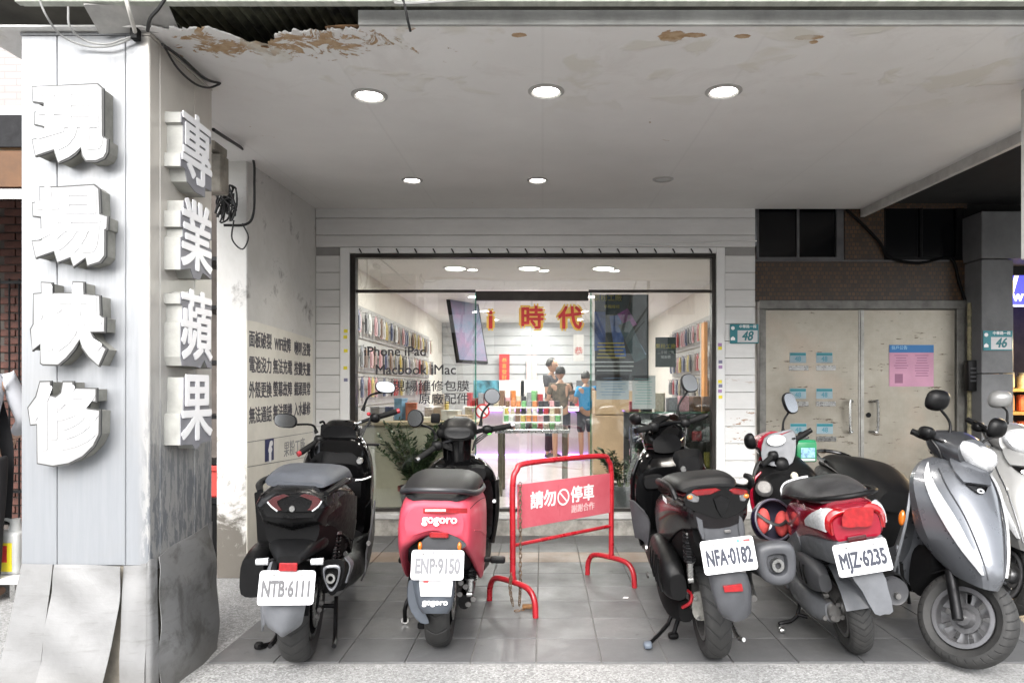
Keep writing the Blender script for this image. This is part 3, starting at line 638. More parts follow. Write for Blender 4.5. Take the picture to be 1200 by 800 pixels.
# lettering on the window
def window_text(s, px, py, hpx, m, Y=SY + .038, bold=.0, name='lettering', par=None, ext=.0008, sx=1):
    return obj(name, g_x(g_text(s, hpx * Y / F * 1.3, bold, ext, sx=sx), FRONT(at(px, py, Y))), m, par or sf, smooth=False)
window_text('iPhone iPad', 463, 412, 12, ink, bold=.0015); window_text('Macbook iMac', 487, 433.5, 12.5, ink, bold=.0015)
window_text('現場維修包膜', 505, 453, 10.4, ink, bold=.0012, sx=1.12); window_text('原廠配件', 520, 468, 10.4, ink, bold=.0012, sx=1.1)
gold = mat('gold_print', (.85, .55, .10), .4, var=.1); redp = mat('red_print', (.62, .03, .03), .45, var=.15, scale=30)
for s, px, py, h in (('i', 575, 375, 26), ('時', 623.5, 374, 23.5), ('代', 668, 374, 23.5)):
    lab = 'red and gold %s cut-out character stuck on the sliding glass door' % {'i': 'letter i', '時': 'first (時)', '代': 'second (代)'}[s]
    t = wthing('door_character', lab, 'sticker', at(px, py, SY + .07), 'red characters on the glass door')
    window_text(s, px, py, h * .92, gold, SY + .0735, .026, 'outline', t); window_text(s, px, py, h * .92, redp, SY + .0705, .006, 'glyph', t)

# ------------------------------------------------------------------ house number plates
teal = mat('teal_enamel', (.015, .19, .225), .35, var=.06); 
def number_plate(num, c, label, wd=.245, hd=.165):
    t = wthing('house_number_plate', label, 'number plate', c - Vector((0, 0, hd / 2)), 'house number plates'); M4 = FRONT(c)
    obj('plate', g_x(g_box((0, 0, .003), (wd, hd, .005), .0015), M4), teal, t)
    obj('number_panel', g_x(g_box((.028, -.022, .0062), (wd * .70, hd * .62, .0012)), M4), plate_w, t)
    obj('number', g_x(g_text(num, .11, .003, .0008, sx=.85), M4 @ Matrix.Translation((.03, -.022, .0075)) @ Matrix(((1, .2, 0, 0), (0, 1, 0, 0), (0, 0, 1, 0), (0, 0, 0, 1)))), mat('teal_ink', (.02, .16, .18), .4, var=0), t, smooth=False)
    obj('street_name', g_x(g_text('中華路一段', .030, .0005, .0006), M4 @ Matrix.Translation((.03, .060, .0066))), white_ink, t, smooth=False)
    obj('emblem', g_x(g_lathe([(.001, 0), (.016, 0), (.016, .0012), (.001, .0012)], 12, 'z'), M4 @ Matrix.Translation((-.098, .048, .0056))), white_ink, t)
    obj('emblem', g_x(g_prism([(-.018, -.016), (.018, -.016), (.018, .004), (0, .018), (-.018, .004)], 0, .0012), M4 @ Matrix.Translation((-.098, -.04, .0056))), white_ink, t)
number_plate('48', at(872, 391, SY - .016), 'teal and white house number plate 48 on white siding')

# ------------------------------------------------------------------ bay with the steel doors
BY = 5.93
sb = wthing('mosaic_wall', 'dark brown mosaic wall with small black windows above the steel doors', 'wall', (2.75, BY, 0))
bx0, bx1 = XR, 3.70; wz0, wz1 = fz_(305, BY), 2.82; dz1 = fz_(352, BY)
obj('mosaic', g_join(g_b2((bx0, BY, dz1), (bx1, BY + .12, wz0)), g_b2((fx_(990, BY), BY + .001, wz0), (fx_(1036, BY), BY + .12, wz1)), g_b2((bx0, BY + .02, wz1), (bx1, BY + .12, 3.6))), mosaic, sb, smooth=False)
dark_gl = mat('dark_window', (.006, .0065, .008), .12, spec=.3, var=.3, scale=6); alum = mat('grey_aluminium', (.13, .13, .135), .45, metal=.5, var=.2)
for a, b in ((887, 990), (1036, 1131)):
    w_ = obj('window', g_join(*[g_b2((fx_(u, BY), BY + .01, wz0), (fx_(v, BY), BY + .05, wz1), .002) for u, v in ((a, a + 3), ((a + b) / 2 - 4, (a + b) / 2 - 1), (b - 9, b))], g_b2((fx_(a, BY), BY + .008, wz0), (fx_(b, BY), BY + .05, wz0 + .03), .002)), alum if a < 900 else dark_metal, sb)
    for u, v, y_ in ((a + 3, (a + b) / 2 - 4, .03), ((a + b) / 2 - 1, b - 9, .036)):
        obj('pane', g_b2((fx_(u, BY), BY + y_, wz0 + .03), (fx_(v, BY), BY + y_ + .005, wz1)), dark_gl, w_, smooth=False)
obj('ledge', g_b2((bx0, BY - .012, wz0 - .012), (fx_(1112, BY), BY + .01, wz0 + .002), .002), alum, sb)
sd = wthing('steel_doors', 'pair of worn steel checker-plate doors with chrome handles', 'door', (2.78, BY, 0))
dx0, dxm, dx1, dzt = fx_(897, BY), fx_(1008, BY), fx_(1119, BY), fz_(363, BY)
obj('frame', g_join(g_b2((fx_(889, BY), BY - .03, -.01), (dx0 - .004, BY + .06, dzt + .004), .004), g_b2((dx1 + .004, BY - .03, -.01), (fx_(1131, BY), BY + .06, dzt + .004), .004), g_b2((fx_(889, BY), BY - .031, dzt + .004), (fx_(1131, BY), BY + .06, dz1 - .002), .004)), mat('door_frame_metal', (.20, .195, .18), .5, metal=.5, var=.25, scale=8), sd)
for a, b, hx in ((dx0, dxm - .003, fx_(993, BY)), (dxm + .003, dx1, fx_(1025, BY))):
    lf = obj('door_leaf', g_b2((a, BY, .012), (b, BY + .04, dzt), .003), door_m, sd)
    zz0, zz1 = fz_(505, BY), fz_(470, BY); s = 1 if hx < dxm else -1
    obj('handle', g_tube([(hx + s * .045, BY + .002, zz1), (hx + s * .02, BY - .05, zz1), (hx, BY - .055, zz1 - .01), (hx, BY - .055, zz0 + .01), (hx + s * .02, BY - .05, zz0), (hx + s * .045, BY + .002, zz0)], .011, 8, 3), steel, lf)
    obj('edge_strip', g_b2((b - .012, BY - .006, .012) if s > 0 else (a, BY - .004, .012), (b, BY, dzt) if s > 0 else (a + .03, BY, dzt), .001), mat('door_strip', (.4, .39, .36), .45, metal=.6, var=.25), lf)
lk = obj('lock', g_lathe([(.001, 0), (.022, 0), (.022, -.006), (.001, -.006)], 16, 'y', c=(fx_(1017.5, BY), BY - .001, fz_(486, BY))), dark_metal, sd)
pale_blue = mat('pale_blue_enamel', (.24, .33, .37), .45, var=.08); 
for i, (px, py, tx) in enumerate([(935, 419, '48'), (966, 419, '48'), (935, 461, '48'), (966, 461, '48'), (935.5, 502, '48'), (966.5, 502, '48')]):
    c = at(px, py, BY - .002); lab = 'small pale blue number tag, %s row, on the %s side of the left steel door' % (('top', 'middle', 'bottom')[i // 2], ('hinge', 'handle')[i % 2])
    t = wthing('number_tag', lab, 'number tag', c, 'number tags on the steel door'); M4 = FRONT(c)
    obj('plate', g_x(g_box((0, 0, 0), (.142, .09, .004), .001), M4), pale_blue, t)
    obj('header', g_x(g_box((0, .030, .0026), (.136, .022, .001)), M4), teal, t); obj('number', g_x(g_text(tx, .06, .001, .0006, sx=.9), M4 @ Matrix.Translation((0, -.012, .0026))), mat('blue_ink', (.05, .2, .26), .5, var=0), t, smooth=False)
    if i < 5 or 1:
        c2 = at(px + 1 if i % 2 == 0 else px + 2, py + 12, BY - .004)
        o = obj('mail_slot', g_join(g_x(g_box((0, 0, 0), (.17, .042, .006), .002), FRONT(c2)), g_x(g_box((0, .006, .005), (.14, .012, .006), .002), FRONT(c2))), steel, label='chrome mail slot under the %s blue tag, %s side of the door' % (('top', 'middle', 'bottom')[i // 2], ('hinge', 'handle')[i % 2]), cat='mail slot', group='mail slots on the steel door')
nt_ = wthing('notice', 'pink notice sheet with blue header on the right steel door', 'notice', at(1068, 453, BY - .002)); M4 = FRONT(at(1068, 428.5, BY - .002))
obj('sheet', g_x(g_box((0, 0, 0), (.385, .36, .003)), M4), mat('pink_paper', (.58, .30, .42), .6, var=.08), nt_)
hd = obj('header', g_x(g_box((0, .148, .002), (.385, .066, .003)), M4), mat('blue_print', (.03, .17, .42), .5, var=0), nt_)
obj('lettering', g_x(g_text('住戶公告', .035, .0, .0005, align='LEFT'), M4 @ Matrix.Translation((-.175, .155, .0038))), mat('pale_print', (.35, .6, .75), .5, var=0), hd, smooth=False)
pr = mat('notice_ink', (.28, .12, .2), .6, var=0)
obj('print', g_x(g_join(*[g_box((x, .09 - k * .022, .0018), (.14 * random.uniform(.6, 1), .006, .0006)) for x in (-.09, .09) for k in range(9 if x > 0 else 6)], g_box((-.11, -.11, .0018), (.07, .08, .0006))), M4), pr, nt_, smooth=False)
# column between the bays
co = wthing('column', 'grey tiled column beside the steel doors carrying number plate 46', 'column', (3.8, 5.8, 0)); cg = mat('grey_column', (.155, .158, .162), .6, var=.15, scale=5, bump=.1)
cx0, cx1, cy0 = 3.665, 3.93, 5.70
obj('shaft', g_join(g_b2((cx0, cy0, 0), (cx1, 6.05, fz_(438, cy0)), .004), g_b2((cx0, cy0, fz_(437, cy0)), (cx1, 6.05, fz_(304, cy0)), .004)), cg, co)
obj('capital', g_b2((cx0 - .012, cy0 - .02, fz_(303, cy0)), (cx1 + .35, 6.05, fz_(248, cy0)), .006), cg, co)
number_plate('46', at(1169, 399, cy0 - .006), 'teal and white house number plate 46 on the grey column')
ib = wthing('intercom', 'black door intercom box on the narrow wall by the column', 'intercom', at(1141, 440, 5.78))
c = at(1141, 440, 5.80); obj('box', g_box(c, (.13, .07, .26), .008, 2), black_pl, ib)
for k in range(4): obj('louvre', g_box(c + Vector((-.005, -.036, .06 - k * .035)), (.09, .008, .016), .002), grey_pl, ib)
obj('conduit', g_x(g_tube([(fx_(990, BY), BY - .02, fz_(246, BY)), (fx_(1008, BY), BY - .02, fz_(262, BY)), (fx_(1030, BY), BY - .02, fz_(285, BY)), (fx_(1040, BY), BY - .02, fz_(302, BY)), (fx_(1075, BY), BY - .02, fz_(309, BY)), (fx_(1112, BY), BY - .02, fz_(303, BY)), (fx_(1122, BY), BY - .02, fz_(330, BY)), (fx_(1129, BY), BY - .02, fz_(352, BY))], .012, 6), Matrix()), black_mt, label='black cable sagging across the mosaic wall', cat='cable')
obj('bamboo_conduit', g_tube([(fx_(1136, 5.85), 5.85, fz_(v, 5.85)) for v in range(355, 640, 12)], [.016 + .004 * (k % 2) for k in range(24)], 8, 2), mat('tan_pipe', (.30, .27, .16), .7, var=.4, scale=20), label='yellowed jointed pipe running down beside the intercom', cat='pipe')
# dark arcade beyond the ceiling edge
trim = wthing('ceiling_trim', 'white edge board along the end of the painted ceiling', 'trim', (2.77, 4.3, 2.7))
V = [(x, y, cz(y) + dz) for y in (YF, YB + .02) for x in (2.755, 2.79) for dz in (-.065, .0)]
obj('board', (V, [(0, 1, 3, 2), (4, 6, 7, 5), (0, 4, 5, 1), (2, 3, 7, 6), (0, 2, 6, 4), (1, 5, 7, 3)]), mat('trim_white', (.60, .585, .56), .6, var=.15), trim, smooth=False)
dk = mat('unlit_dark_paint', (.012, .012, .012), .9, var=.2)  # dark paint with the unlit gloom of the bay put into its colour
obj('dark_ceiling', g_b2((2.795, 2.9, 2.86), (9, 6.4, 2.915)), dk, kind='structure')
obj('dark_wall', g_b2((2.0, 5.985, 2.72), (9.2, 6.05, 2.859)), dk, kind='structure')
rp = wthing('hanging_sign_panel', 'white panel hanging from the ceiling at the arcade edge', 'panel', (2.4, 3.3, 1.9))
obj('panel', g_b2((2.345, 2.80, 1.88), (2.42, 3.35, 2.71), .004), mat('panel_white', (.62, .61, .58), .5, var=.1), rp)
# neighbouring shop beyond the column
ns = wthing('neighbour_shelf', 'open shelf of snacks in the next shop beyond the column', 'shelf', (4.6, 6.6, 0)); nsx0, nsx1 = 3.94, 6.0
obj('back', g_b2((nsx0, 6.9, 0), (nsx1, 6.95, 2.6)), mat('dark_brown_board', (.06, .04, .03), .7, var=.3), ns); obj('post', g_b2((nsx0, 6.5, 0), (nsx0 + .04, 6.9, 1.7)), dark_metal, ns)
gold_l = mat('amber_shelf', (.55, .30, .08), .5, var=.3)
for k, z in enumerate((.35, .75, 1.0, 1.22)):
    obj('shelf_board', g_b2((nsx0 + .04, 6.45, z), (nsx1, 6.9, z + .03)), gold_l, ns)
for k, z in enumerate((.38, .78, 1.03, 1.25)):
    for i in range(9):
        cc = random.choice([(.6, .12, .04), (.65, .4, .08), (.6, .5, .3), (.45, .2, .08), (.6, .25, .1)]); nm = random.choice(['jar', 'packet'])
        x = nsx0 + .12 + i * .13
        g_ = g_lathe([(.001, 0), (.045, 0), (.045, .11), (.03, .125), (.03, .15), (.001, .15)], 12, 'z', c=(x, 6.52, z)) if nm == 'jar' else g_box((x, 6.52, z + .08), (.09, .06, .16), .012)
        obj('snack_' + nm, g_, mat('snack_%.2f_%.2f' % cc[:2], cc, .4, var=.2, scale=30), label='snack %s on the %s shelf of the neighbouring shop' % (nm, ('bottom', 'second', 'third', 'top')[k]), cat=nm, group='snacks in the neighbouring shop')
bs = wthing('lightbox_sign', 'backlit blue sign with white and yellow lines in the neighbouring shop', 'sign', at(1215, 360, 6.3)); 
obj('light_panel', g_b2((at(1185, 0, 6.3).x, 6.3, fz_(358, 6.3)), (at(1300, 0, 6.3).x, 6.36, fz_(316, 6.3))), emis('blue_lightbox', (.04, .04, .75), .9), bs)
obj('stripe', g_x(g_box((0, 0, 0), (.03, .01, .36)), Matrix.Translation((at(1188, 0, 6.29).x, 6.295, fz_(336, 6.29))) @ Matrix.Rotation(R(16), 4, 'Y')), emis('sign_yellow', (.9, .75, .3), .8), bs); obj('border', g_b2((at(1185, 0, 6.29).x, 6.29, fz_(359, 6.29)), (at(1300, 0, 6.29).x, 6.299, fz_(357, 6.29))), emis('sign_white', (.9, .9, 1), .8), bs)
obj('lettering', g_x(g_text('W', .09, .004, .001), FRONT(at(1193, 349, 6.29))), MATS['sign_white'], bs, smooth=False)
ld = bpy.data.lights.new('shelf_lamp', 'AREA'); ld.energy = 14; ld.size = .3; ld.color = (1, .75, .42); lo = bpy.data.objects.new('shelf_lamp', ld); COL.objects.link(lo); lo.parent = ns; lo.matrix_parent_inverse = WP[ns]; lo.location = (4.7, 6.2, 1.6); lo.rotation_euler = (R(-35), 0, 0)
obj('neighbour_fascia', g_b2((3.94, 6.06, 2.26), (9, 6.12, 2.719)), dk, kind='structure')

# ------------------------------------------------------------------ shop interior
iw = mat('shop_white', (.78, .77, .76), .6, var=.04); IX0, IX1, IY1, IZ = -1.80, 1.86, 12.2, 2.42
obj('shop_floor', g_b2((-2.0, 6.0, .0), (2.0, IY1, .188)), mat('shop_floor_tile', (.62, .56, .55), .22, var=.08, scale=3), kind='structure')
obj('shop_ceiling', g_b2((-2.0, 6.0, IZ), (2.0, IY1, IZ + .08)), iw, kind='structure')
obj('wall_left', g_b2((IX0 - .1, 5.985, .188), (IX0, IY1, IZ)), mat('shop_cream', (.74, .70, .64), .6, var=.05), kind='structure')
obj('wall_right', g_b2((IX1, 5.985, .188), (IX1 + .1, IY1, IZ)), MATS['shop_cream'], kind='structure')
bw = obj('wall_back', g_b2((-2.0, IY1, 0), (2.0, IY1 + .1, IZ + .1)), mat('shop_grey', (.50, .51, .53), .45, var=.04), kind='structure')
for k in range(9): obj('slat', g_b2((-1.79, IY1 - .02, 1.0 + k * .17), (1.85, IY1, 1.145 + k * .17), .006), MATS['shop_grey'], bw)
lp = emis('shop_panel_light', (1, .98, .95), 3)
k = 0
for Y in (6.64, 8.7, 10.3, 11.6):
    for X in (-.85, -.13, .59):
        t = thing('shop_downlight', 'round lit ceiling lamp inside the shop, %s row' % ('first', 'second', 'third', 'last')[k // 3], 'ceiling light', (X, Y, IZ), group='ceiling lamps inside the shop'); k += 1
        obj('lamp_rim', g_lathe([(.10, 0), (.125, 0), (.12, -.012), (.10, -.008)], 24, 'z', True), white_paint, t); obj('lamp_disc', g_lathe([(.001, -.003), (.1, -.003), (.1, 0), (.001, 0)], 24, 'z'), lp, t)
        if X == -.13 or k % 2:
            ld = bpy.data.lights.new('shop_lamp', 'AREA'); ld.shape = 'DISK'; ld.size = .19; ld.energy = 6.5; ld.color = (1, .965, .92); lo = bpy.data.objects.new('shop_lamp', ld); COL.objects.link(lo); lo.parent = t; lo.location = (0, 0, -.016)
# phone case racks
cols = [('black', (.03, .03, .035)), ('red', (.5, .04, .05)), ('white', (.75, .74, .72)), ('brown', (.22, .12, .07)), ('grey', (.3, .31, .33)), ('navy', (.05, .07, .18)), ('pink', (.65, .35, .38)), ('yellow', (.65, .5, .12)), ('cream', (.62, .55, .42))]
pm = {}
def packet(cn, cv, loc, rz, label, group):
    if cn not in pm:
        a = obj('card', g_join(g_box((0, 0, -.11), (.012, .085, .17), .003), g_box((0, 0, -.012), (.004, .05, .03))), mat('card_' + cn, cv, .35, var=.2, scale=25)); b = obj('case_shape', g_box((.010, 0, -.115), (.01, .06, .125), .005), mat('case_' + cn, tuple(v * .6 + .08 for v in cv), .3, var=.1)); c_ = obj('hook', g_tube([(-.04, 0, .0), (.012, 0, 0), (.016, 0, .012)], .003, 5, 2), steel)
        pm[cn] = [x.data for x in (a, b, c_)]; [bpy.data.objects.remove(x) for x in (a, b, c_)]
    t = thing('phone_case_packet', label, 'phone case', loc, (0, 0, rz), group)
    for nme, me in zip(('card', 'case_shape', 'hook'), pm[cn]): link(nme, me, t)
for side, X, rz, yr in (('left', IX0 + .045, 0, (6.2, 10.6)), ('right', IX1 - .045, math.pi, (6.9, 9.6))):
    bdm = mat('slatwall_grey', (.42, .41, .40), .5, var=.1); bd = wthing('slatwall', 'grey slatwall rack board on the %s wall of the shop' % side, 'rack', (X, 8, .9)); sg = 1 if rz == 0 else -1
    for k in range(8): obj('rail', g_b2((X - sg * .042, yr[0] - .1, .75 + k * .165), (X - sg * .022, yr[1] + .1, .90 + k * .165), .004), bdm, bd)
    for r_, z in enumerate((1.98, 1.65, 1.36)):
        Y = yr[0]
        while Y < yr[1]:
            cn, cv = random.choice(cols)
            packet(cn, cv, (X + sg * random.choice((.02, .05)), Y, z), rz, '%s phone case packet on the %s hooks of the %s shop wall' % (cn, ('top', 'middle', 'bottom')[r_], side), 'phone cases on the shop walls'); Y += random.uniform(.11, .15)
# ledge counter behind the left pane with clutter
ct = wthing('counter', 'beige wooden counter behind the left shop window', 'counter', (-1.1, 6.3, .19))
obj('top', g_b2((-1.66, 6.06, .92), (-.58, 6.62, .955), .004), wood_l, ct); obj('front', g_b2((-1.62, 6.12, .188), (-.64, 6.56, .92)), mat('counter_beige', (.56, .50, .38), .5, var=.08), ct)
clut = [(-1.45, 6.2, .16, .10, .05, (.7, .7, .68), 'white tilted phone box'), (-1.22, 6.35, .1, .1, .16, (.5, .15, .08), 'orange accessory box'), (-1.05, 6.25, .2, .14, .03, (.7, .66, .55), 'cream paper stack'), (-.85, 6.35, .16, .12, .09, (.75, .74, .72), 'white parcel box'), (-1.33, 6.4, .09, .09, .2, (.2, .4, .6), 'blue accessory box'), (-.72, 6.25, .12, .1, .05, (.5, .36, .22), 'brown cardboard box'), (-1.56, 6.45, .1, .1, .12, (.3, .3, .32), 'grey gadget box'), (-.98, 6.45, .1, .08, .24, (.62, .5, .4), 'tan upright box')]
for x, y, a, b, h, cl, lb in clut:
    o = obj('shop_box', g_join(g_box((0, 0, h / 2), (a, b, h), .004), g_box((0, 0, h - .002), (a + .006, b + .006, .01), .002)), mat('clutter_' + lb.split()[0], cl, .45, var=.1), label=lb + ' on the beige counter', cat='box'); o.location = (x, y, .955); o.rotation_euler = (0, 0, random.uniform(-.5, .5))
ns_ = wthing('no_smoking_sticker', 'round red and white no smoking sticker on the shop glass', 'sticker', at(565, 484, SY + .072)); c = at(565.5, 481.5, SY + .073)
obj('disc', g_x(g_lathe([(.001, 0), (.062, 0), (.062, .001), (.001, .001)], 28, 'z'), FRONT(c)), paper_w, ns_); obj('ring', g_x(g_lathe([(.05, .001), (.064, .001), (.064, .002), (.05, .002)], 28, 'z', True), FRONT(c)), redp, ns_); obj('bar', g_x(g_box((0, 0, .0016), (.105, .012, .001)), FRONT(c) @ Matrix.Rotation(R(-45), 4, 'Z')), redp, ns_)
# monitor, back counter, display table, cardboard cabinet, right glass cabinet
mo = wthing('hanging_screen', 'purple poster screen hanging tilted from the shop ceiling', 'screen', (-1.02, 9.2, 1.7)); M4 = frame((-1.02, 9.2, 2.05), (.55, .8, 0), (-.25, 0, 1))
obj('frame', g_x(g_box((0, 0, 0), (.62, .95, .05), .008), M4), black_pl, mo); obj('screen', g_x(g_box((0, 0, .027), (.56, .88, .003)), M4), mat('screen_print', (.26, .16, .26), .3, var=.7, scale=4, tint=(.12, .22, .32)), mo)
obj('bracket', g_tube([(-1.02, 9.2, 2.5), (-1.02, 9.2, 2.7)], .015, 6), dark_metal, mo)
bc = wthing('back_counter', 'long white service counter with purple light strip inside the shop', 'counter', (.1, 10.9, .19)); lil = mat('lilac_panel', (.56, .50, .53), .35, var=.06)
obj('body', g_b2((-1.2, 10.75, .19), (1.1, 11.2, .93)), lil, bc); obj('top', g_b2((-1.25, 10.68, .93), (1.15, 11.25, .97), .004), iw, bc)
pur = emis('purple_led', (.55, .25, 1), 2.2); obj('led_strip', g_b2((-1.2, 10.72, .90), (1.1, 10.74, .925)), pur, bc); obj('led_strip', g_b2((-1.2, 10.72, .195), (1.1, 10.745, .215)), pur, bc)
for i, x in enumerate((-.9, -.5, -.15, .75)):
    t = wthing('desk_monitor', ('grey desk monitor with a blue picture on the service counter', 'white computer on the service counter', 'small white terminal on the service counter', 'grey desk monitor on the service counter by the tan cabinet')[i], 'monitor', (x, 10.95, .97))
    obj('screen', g_box((x, 10.95, 1.24), (.42, .03, .28), .006), (mat('screen_blue', (.12, .42, .55), .3, var=.5), iw, iw, grey_lt)[i], t); obj('stand', g_join(g_box((x, 10.97, 1.06), (.05, .04, .16), .004), g_box((x, 10.96, .979), (.2, .14, .015), .004)), grey_lt, t)
dt = wthing('display_table', 'glass topped display table with bronze legs by the shop door', 'table', (-.08, 6.95, .19)); tz = .845
obj('top', g_b2((-.46, 6.72, tz - .02), (.26, 7.25, tz), .003), glass_mat('table_glass', (.8, .92, .88), 1.2), dt); obj('rim', g_join(g_b2((-.47, 6.70, tz - .035), (.27, 6.722, tz + .002), .003), g_b2((-.47, 7.25, tz - .035), (.27, 7.27, tz + .002), .003)), steel, dt)
br2 = mat('bronze_leg', (.19, .17, .13), .4, metal=.7, var=.15)
for x in (-.42, .225):
    for y in (6.745, 7.22): obj('leg', g_b2((x - .022, y - .02, .188), (x + .022, y + .02, tz - .02), .003), br2, dt)
rk = wthing('tiered_rack', 'tiered wire rack of phone cables on the display table', 'rack', (-.1, 7.0, tz))
for k in range(3): obj('tier', g_b2((-.40, 6.80 + k * .14, tz + .06 + k * .07), (.2, 6.93 + k * .14, tz + .07 + k * .07), .002), iw, rk)
for x in (-.40, .19): obj('side', g_b2((x, 6.79, tz), (x + .01, 7.22, tz + .22), .002), iw, rk)
for k in range(4):
    for i in range(10):
        cn, cv = random.choice(cols + [('green', (.2, .5, .2)), ('orange', (.7, .25, .08)), ('black', (.02, .02, .02))])
        x = -.37 + i * .058; y = 6.76 + k * .14; z = tz + (0, .07, .14, .21)[k]
        if k == 3: y = 7.19
        o = obj('accessory_box', g_join(g_box((0, 0, .032), (.045, .06, .064), .004), g_box((0, -.032, .036), (.03, .004, .04), .001)), mat('acc_' + cn, cv, .4, var=.25, scale=60), label='%s accessory box on the %s tier of the display table rack' % (cn, ('lowest', 'second', 'third', 'top')[k]), cat='box', group='accessories on the display table'); o.location = (x, y, z); o.rotation_euler = (0, 0, random.uniform(-.25, .25))
for i in range(26):
    cn, cv = random.choice(cols + [('green', (.2, .5, .2)), ('orange', (.7, .25, .08))]); hh = random.uniform(.08, .26); x = -1.15 + i * .085
    o = obj('goods_box', g_join(g_box((0, 0, hh / 2), (.075, .09, hh), .005), g_box((0, -.047, hh * .55), (.05, .004, hh * .5), .001)), mat('acc_' + cn, cv, .4, var=.25, scale=60), label='%s goods box standing along the service counter' % cn, cat='box', group='goods on the service counter'); o.location = (x, 10.76 + random.uniform(0, .06), .97); o.rotation_euler = (0, 0, random.uniform(-.4, .4))
for i in range(8):
    cn, cv = cols[(i * 5) % 9]; hh = .07 + .05 * (i % 3)
    o = obj('shop_box', g_join(g_box((0, 0, hh / 2), (.09, .07, hh), .004), g_box((0, -.037, hh * .5), (.06, .003, hh * .6), .001)), mat('acc_' + cn, cv, .4, var=.25, scale=60), label='small %s goods box at the back of the beige counter' % cn, cat='box', group='small goods on the beige counter'); o.location = (-1.6 + i * .13, 6.53, .955); o.rotation_euler = (0, 0, random.uniform(-.3, .3))
cb = wthing('cabinet', 'tan cardboard-coloured cabinet inside the shop by the right pane', 'cabinet', (1.0, 8.6, .19)); tanm = mat('tan_board', (.50, .37, .24), .6, var=.1)
obj('body', g_b2((.62, 8.4, .19), (1.5, 8.9, .92)), tanm, cb); obj('upper_box', g_b2((.64, 8.42, .93), (1.35, 8.86, 1.22), .004), mat('tan_carton', (.55, .41, .26), .6, var=.1), cb); obj('door_gap', g_b2((1.04, 8.396, .22), (1.05, 8.40, .9)), ink, cb)
gc = wthing('glass_cabinet', 'dark glass showcase full of gadgets behind the right pane', 'showcase', (1.1, 6.3, .19))
obj('base', g_b2((.78, 6.1, .188), (1.62, 6.6, .28), .004), dark_metal, gc); obj('back', g_b2((.78, 6.58, .28), (1.62, 6.6, 1.03)), mat('showcase_back', (.10, .10, .105), .4, var=.2), gc)
obj('front_pane', g_b2((.78, 6.098, .28), (1.62, 6.104, 1.03)), gl, gc, smooth=False); obj('top_pane', g_b2((.77, 6.09, 1.03), (1.63, 6.61, 1.04)), gl2, gc, smooth=False)
for x in (.78, 1.60): obj('post', g_b2((x, 6.095, .28), (x + .02, 6.115, 1.03)), dark_metal, gc)
for z in (.52, .77): obj('shelf', g_b2((.80, 6.11, z), (1.60, 6.57, z + .008)), glass_mat('shelf_glass', (.75, .85, .82), 1), gc)
for r_, z in enumerate((.285, .53, .78, 1.041)):
    for i in range(7):
        cn, cv = random.choice(cols); hh = random.uniform(.06, .17); x = .85 + i * .112
        o = obj('gadget_box', g_join(g_box((0, 0, hh / 2), (.085, .09, hh), .004), g_box((0, -.047, hh / 2), (.06, .004, hh * .6), .001)), mat('acc_' + cn, cv, .4, var=.25, scale=60), label='%s gadget box on the %s of the dark showcase' % (cn, ('floor', 'lower shelf', 'upper shelf', 'top')[r_]), cat='box', group='gadgets in the dark showcase'); o.location = (x, 6.3 + random.uniform(-.08, .08), z); o.rotation_euler = (0, 0, random.uniform(-.4, .4))
# prints on the right pane
GY = SY + .052
def sheet(name, label, x0, y0, x1, y1, m, Y=GY):
    a, b = at(x0, y0, Y), at(x1, y1, Y); t = wthing(name, label, 'poster', (a.x, Y, b.z)); obj('sheet', g_b2((a.x, Y, b.z), (b.x, Y + .003, a.z)), m, t); return t
def dark_print():
    g = NG('dark_phone_print', .35); n = g.noise(3.2, 3, .5, src=g.mapping((1.4, 1, .9))); c = g.mix(g.ramp(n, .45, .65), (.035, .04, .04), (.08, .10, .11)); g.color(c); return g.m
t = sheet('window_banner', 'dark phone repair banner with blue phones on the right pane', 697, 345, 760, 446, dark_print())
for px, py, wd, hh, rot, cl in ((703, 388, 13, 46, 0, (.08, .16, .50)), (724, 394, 13, 50, 8, (.10, .20, .55)), (735, 374, 14, 22, 30, (.45, .10, .42)), (741, 400, 15, 48, 24, (.10, .16, .18)), (749, 412, 12, 14, 30, (.35, .45, .62))):
    obj('phone_print', g_x(g_box((0, 0, 0), (wd * SY / F, hh * SY / F, .0012), 0), FRONT(at(px, py, GY - .001 - wd * .00005)) @ Matrix.Rotation(R(rot), 4, 'Z')), mat('ph_%.2f_%.2f' % (cl[0], cl[2]), cl, .4, var=.35, scale=9), t)
yel = mat('yellow_print', (.65, .52, .08), .5, var=0)
window_text('果粉工廠', 712, 349.5, 6.5, yel, GY - .003, par=t); window_text('手機維修', 717, 359.5, 3.6, yel, GY - .003, par=t)
obj('print', g_join(*[g_box(at(716, 402 + k * 4.2, GY - .0025), (.26 * random.uniform(.8, 1), .001, .010)) for k in range(5)]), yel, t, smooth=False); obj('print', g_join(*[g_box(at(720, 424 + k * 5, GY - .0025), (.36 * random.uniform(.8, 1), .001, .010)) for k in range(3)]), white_ink, t, smooth=False)
